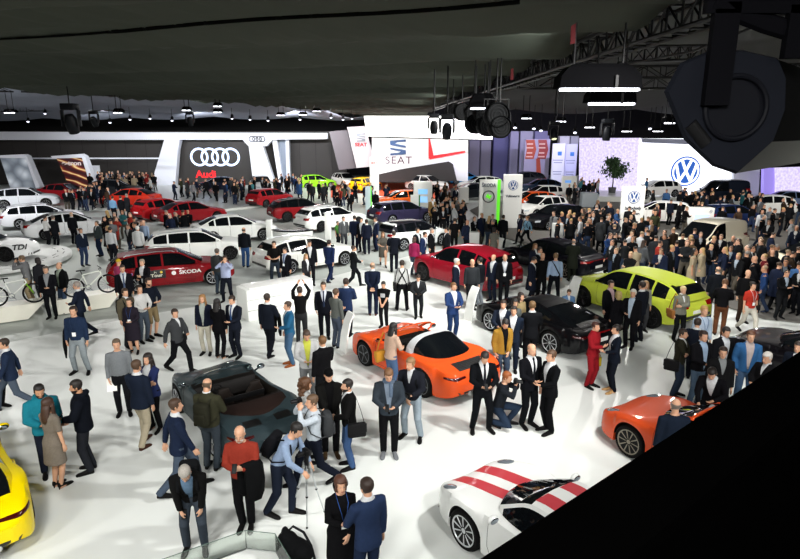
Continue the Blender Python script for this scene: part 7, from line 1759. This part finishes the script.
PAL = [('black', ('#0f1013', '#141519', '#0c0c0e', '#17181b')), ('navy', ('#161d30', '#1b2540', '#131a2a')), ('charcoal', ('#2b2e32', '#34373a', '#24272a')), ('grey', ('#6f7376', '#85888a', '#5b5f63')), ('brown', ('#4a3626', '#3a2c20', '#5c4630')),
       ('white', ('#dcdedd', '#cfd3d6')), ('red', ('#8f1c1c', '#b03024', '#6c141c')), ('blue', ('#284f86', '#3a6aa6', '#1f3f78')), ('beige', ('#a8946c', '#b8a684')), ('olive', ('#3c3e28', '#4a4a34')), ('teal', ('#2a6a70', '#3a8088'))]
WT = [46, 18, 15, 6, 5, 4, 2.5, 2.5, 2, 3, 1]
TR = ['#0f1013', '#14161c', '#1c2230', '#2a3a58', '#24262a', '#384a66', '#5a5248', '#17181b']
HC = ['#1a120d', '#2a1c12', '#3a2818', '#5a4228', '#8a7458', '#120d0a', '#7a7670', '#a88a58']
SK = ['#cf9f83', '#c08f72', '#b98465', '#d6a88c']
ZONES = [
 ('in the crowd behind the lime car', [(614, 300), (604, 272), (640, 250), (668, 262), (742, 274), (746, 300), (702, 294)], 46, None),
 ('in the crowd around the wide totem', [(592, 264), (578, 242), (600, 222), (618, 236), (652, 240), (662, 256), (628, 266)], 26, None),
 ('in the crowd right of the cream van', [(770, 266), (748, 254), (752, 228), (800, 215), (832, 225), (842, 262), (790, 266)], 34, None),
 ('in the crowd before the cream car', [(750, 309), (744, 286), (766, 270), (792, 280), (826, 304), (812, 330), (770, 318)], 30, None),
 ('behind the cream van', [(640, 236), (660, 224), (720, 214), (756, 215), (772, 228), (740, 236)], 22, None),
 ('at the platform under the round emblem', [(650, 212), (700, 207), (746, 206), (750, 214), (690, 217)], 16, None),
 ('in the far crowd below the rays panel', [(96, 201), (152, 199), (157, 192), (150, 188.5), (100, 189), (84, 193)], 42, None),
 ('between the stage cars at far left', [(60, 216), (100, 214), (112, 211), (112, 207), (98, 203), (84, 208)], 14, None),
 ('on the stage before the four rings', [(182, 205), (250, 207), (276, 200), (302, 202), (302, 192), (270, 190), (240, 197), (200, 195), (165, 197), (150, 193)], 40, None),
 ('near the orange carpet', [(305, 201), (335, 199), (358, 197), (395, 205), (395, 214), (374, 217), (345, 213), (330, 208)], 24, None),
 ('in the cluster left of the green strip totem', [(434, 237), (462, 234), (464, 222), (440, 220)], 15, None),
 ('in front of the green strip totem', [(464, 256), (498, 252), (498, 244), (464, 247)], 9, None),
 ('around the black hatchback', [(546, 252), (592, 256), (604, 243), (592, 234), (566, 240), (548, 243)], 16, None),
 ('in the grey aisle behind the bicycles', [(104, 268), (132, 264), (150, 254), (142, 242), (122, 238), (104, 242)], 12, None),
 ('behind the white estate with rails', [(162, 246), (200, 244), (200, 238), (165, 239)], 5, None),
 ('below the pale double board', [(555, 206), (602, 206), (602, 197), (577, 196)], 11, None),
 ('before the white sports utility car on orange carpet', [(430, 213), (455, 210), (458, 200), (430, 201)], 10, None),
]
def inside(p, poly):
    c = False; n = len(poly)
    for i in range(n):
        a, b = poly[i], poly[(i+1) % n]
        if (a[1] > p[1]) != (b[1] > p[1]) and p[0] < (b[0]-a[0])*(p[1]-a[1])/(b[1]-a[1])+a[0]: c = not c
    return c
BUSY = [o.location.xy.copy() for o in SC.objects if o.parent is None and o.get('category') in ('person', 'sign', 'info stand', 'counter', 'plinth', 'tree')]
SIGNS = [o.location.xy.copy() for o in SC.objects if o.parent is None and o.get('category') in ('sign', 'counter', 'plinth')]
def crowd():
    R = random.Random(21); out = []
    for zi, (phrase, poly, n, _) in enumerate(ZONES):
        W3 = [G(*q) for q in poly]; w2 = [(q.x, q.y) for q in W3]; xs = [q[0] for q in w2]; ys = [q[1] for q in w2]; k = 0; md = .62
        for tr in range(n*80):
            if k >= n: break
            p = V((R.uniform(min(xs), max(xs)), R.uniform(min(ys), max(ys))))
            if not inside(p, w2): continue
            if not clear_of_cars(p, .22): continue
            if any((p-q).length < md for q in BUSY) or any((p-q).length < 1.0 for q in SIGNS): continue
            BUSY.append(p); k += 1
            ci = R.choices(range(len(PAL)), WT)[0]; st = phrase.startswith('on the stage') or 'rays' in phrase or 'stage cars' in phrase
            z = .12 if st else .45 if False else 0
            out.append(dict(zone=zi, loc=V((p.x, p.y, z)), col=PAL[ci][0], tc=R.choice(PAL[ci][1]), trou=R.choice(TR), hc=R.choice(HC), sk=R.choice(SK), v=R.choices(range(len(FIGV)), [14, 12, 8, 7, 6, 3, 7, 2, 8, 8, 5, 6, 1, 3])[0], f=R.uniform(-180, 180), h=R.gauss(1.74, .06), sh=R.choice(['#b5bac0', '#a4b4c6', '#c8c8c6', '#5d6874', '#3a3e44', '#22262c'])))
    return out
CR = crowd(); CR.sort(key=lambda d: d['loc'].y)
NIND = 312-sum(1 for o in SC.objects if o.parent is None and o.get('category') == 'person')
near, rest = CR[:NIND], CR[NIND:]
ORD = ['first', 'second', 'third', 'fourth', 'fifth', 'sixth', 'seventh', 'eighth', 'ninth', 'tenth', 'eleventh', 'twelfth', 'thirteenth', 'fourteenth', 'fifteenth', 'sixteenth', 'seventeenth', 'eighteenth', 'nineteenth', 'twentieth']+['twenty '+w for w in ('first', 'second', 'third', 'fourth', 'fifth', 'sixth', 'seventh', 'eighth', 'ninth')]+['thirtieth']
for zi, z in enumerate(ZONES):
    for cn, _ in PAL:
        g = sorted([d for d in near if d['zone'] == zi and d['col'] == cn], key=lambda d: to_px(d['loc'])[0])
        for i, d in enumerate(g):
            d['label'] = ('person in %s standing %s' % (cn, z[0])) if len(g) == 1 else '%s person in %s from the left %s' % (ORD[i], cn, z[0])
for d in near: figure(d['loc'], d['f'], d['tc'], d['trou'], d['hc'], d['v'], d['sk'], d['sh'], h=d['h'], label=d['label'], group='visitors '+ZONES[d['zone']][0])
def distant():
    bm = bmesh.new(); ms = []
    def slot(m):
        if m not in ms: ms.append(m)
        return ms.index(m)
    for d in rest:
        me = fig_mesh(FIGV[d['v']]); M = Matrix.LocRotScale(d['loc'], Euler((0, 0, radians(d['f']))), (d['h']/1.75,)*3)
        ix = [slot(m) for m in (skin(d['sk']), hairm(d['hc']), cloth(d['tc']), cloth(d['trou']), leather('#0d0c0c'), cloth(d['sh']))]
        n0 = len(bm.faces); v0 = len(bm.verts); bm.from_mesh(me); bm.verts.ensure_lookup_table(); bm.faces.ensure_lookup_table()
        bmesh.ops.transform(bm, matrix=M, verts=bm.verts[v0:])
        bm.faces.ensure_lookup_table()
        for f in bm.faces[n0:]: f.material_index = ix[min(f.material_index, 5)]
    me = bpy.data.meshes.new('distant_crowd'); bm.to_mesh(me); bm.free(); me.polygons.foreach_set('use_smooth', [True]*len(me.polygons))
    o = link('distant_crowd', me, None, None)
    for m in ms: me.materials.append(m)
    tag(o, 'small distant crowd of dark clad visitors below the far walls and screens', 'crowd', kind='stuff')
if rest: distant()
if 'CARDEBUG' in globals(): pass
bpy.data.scenes.remove(TMP)
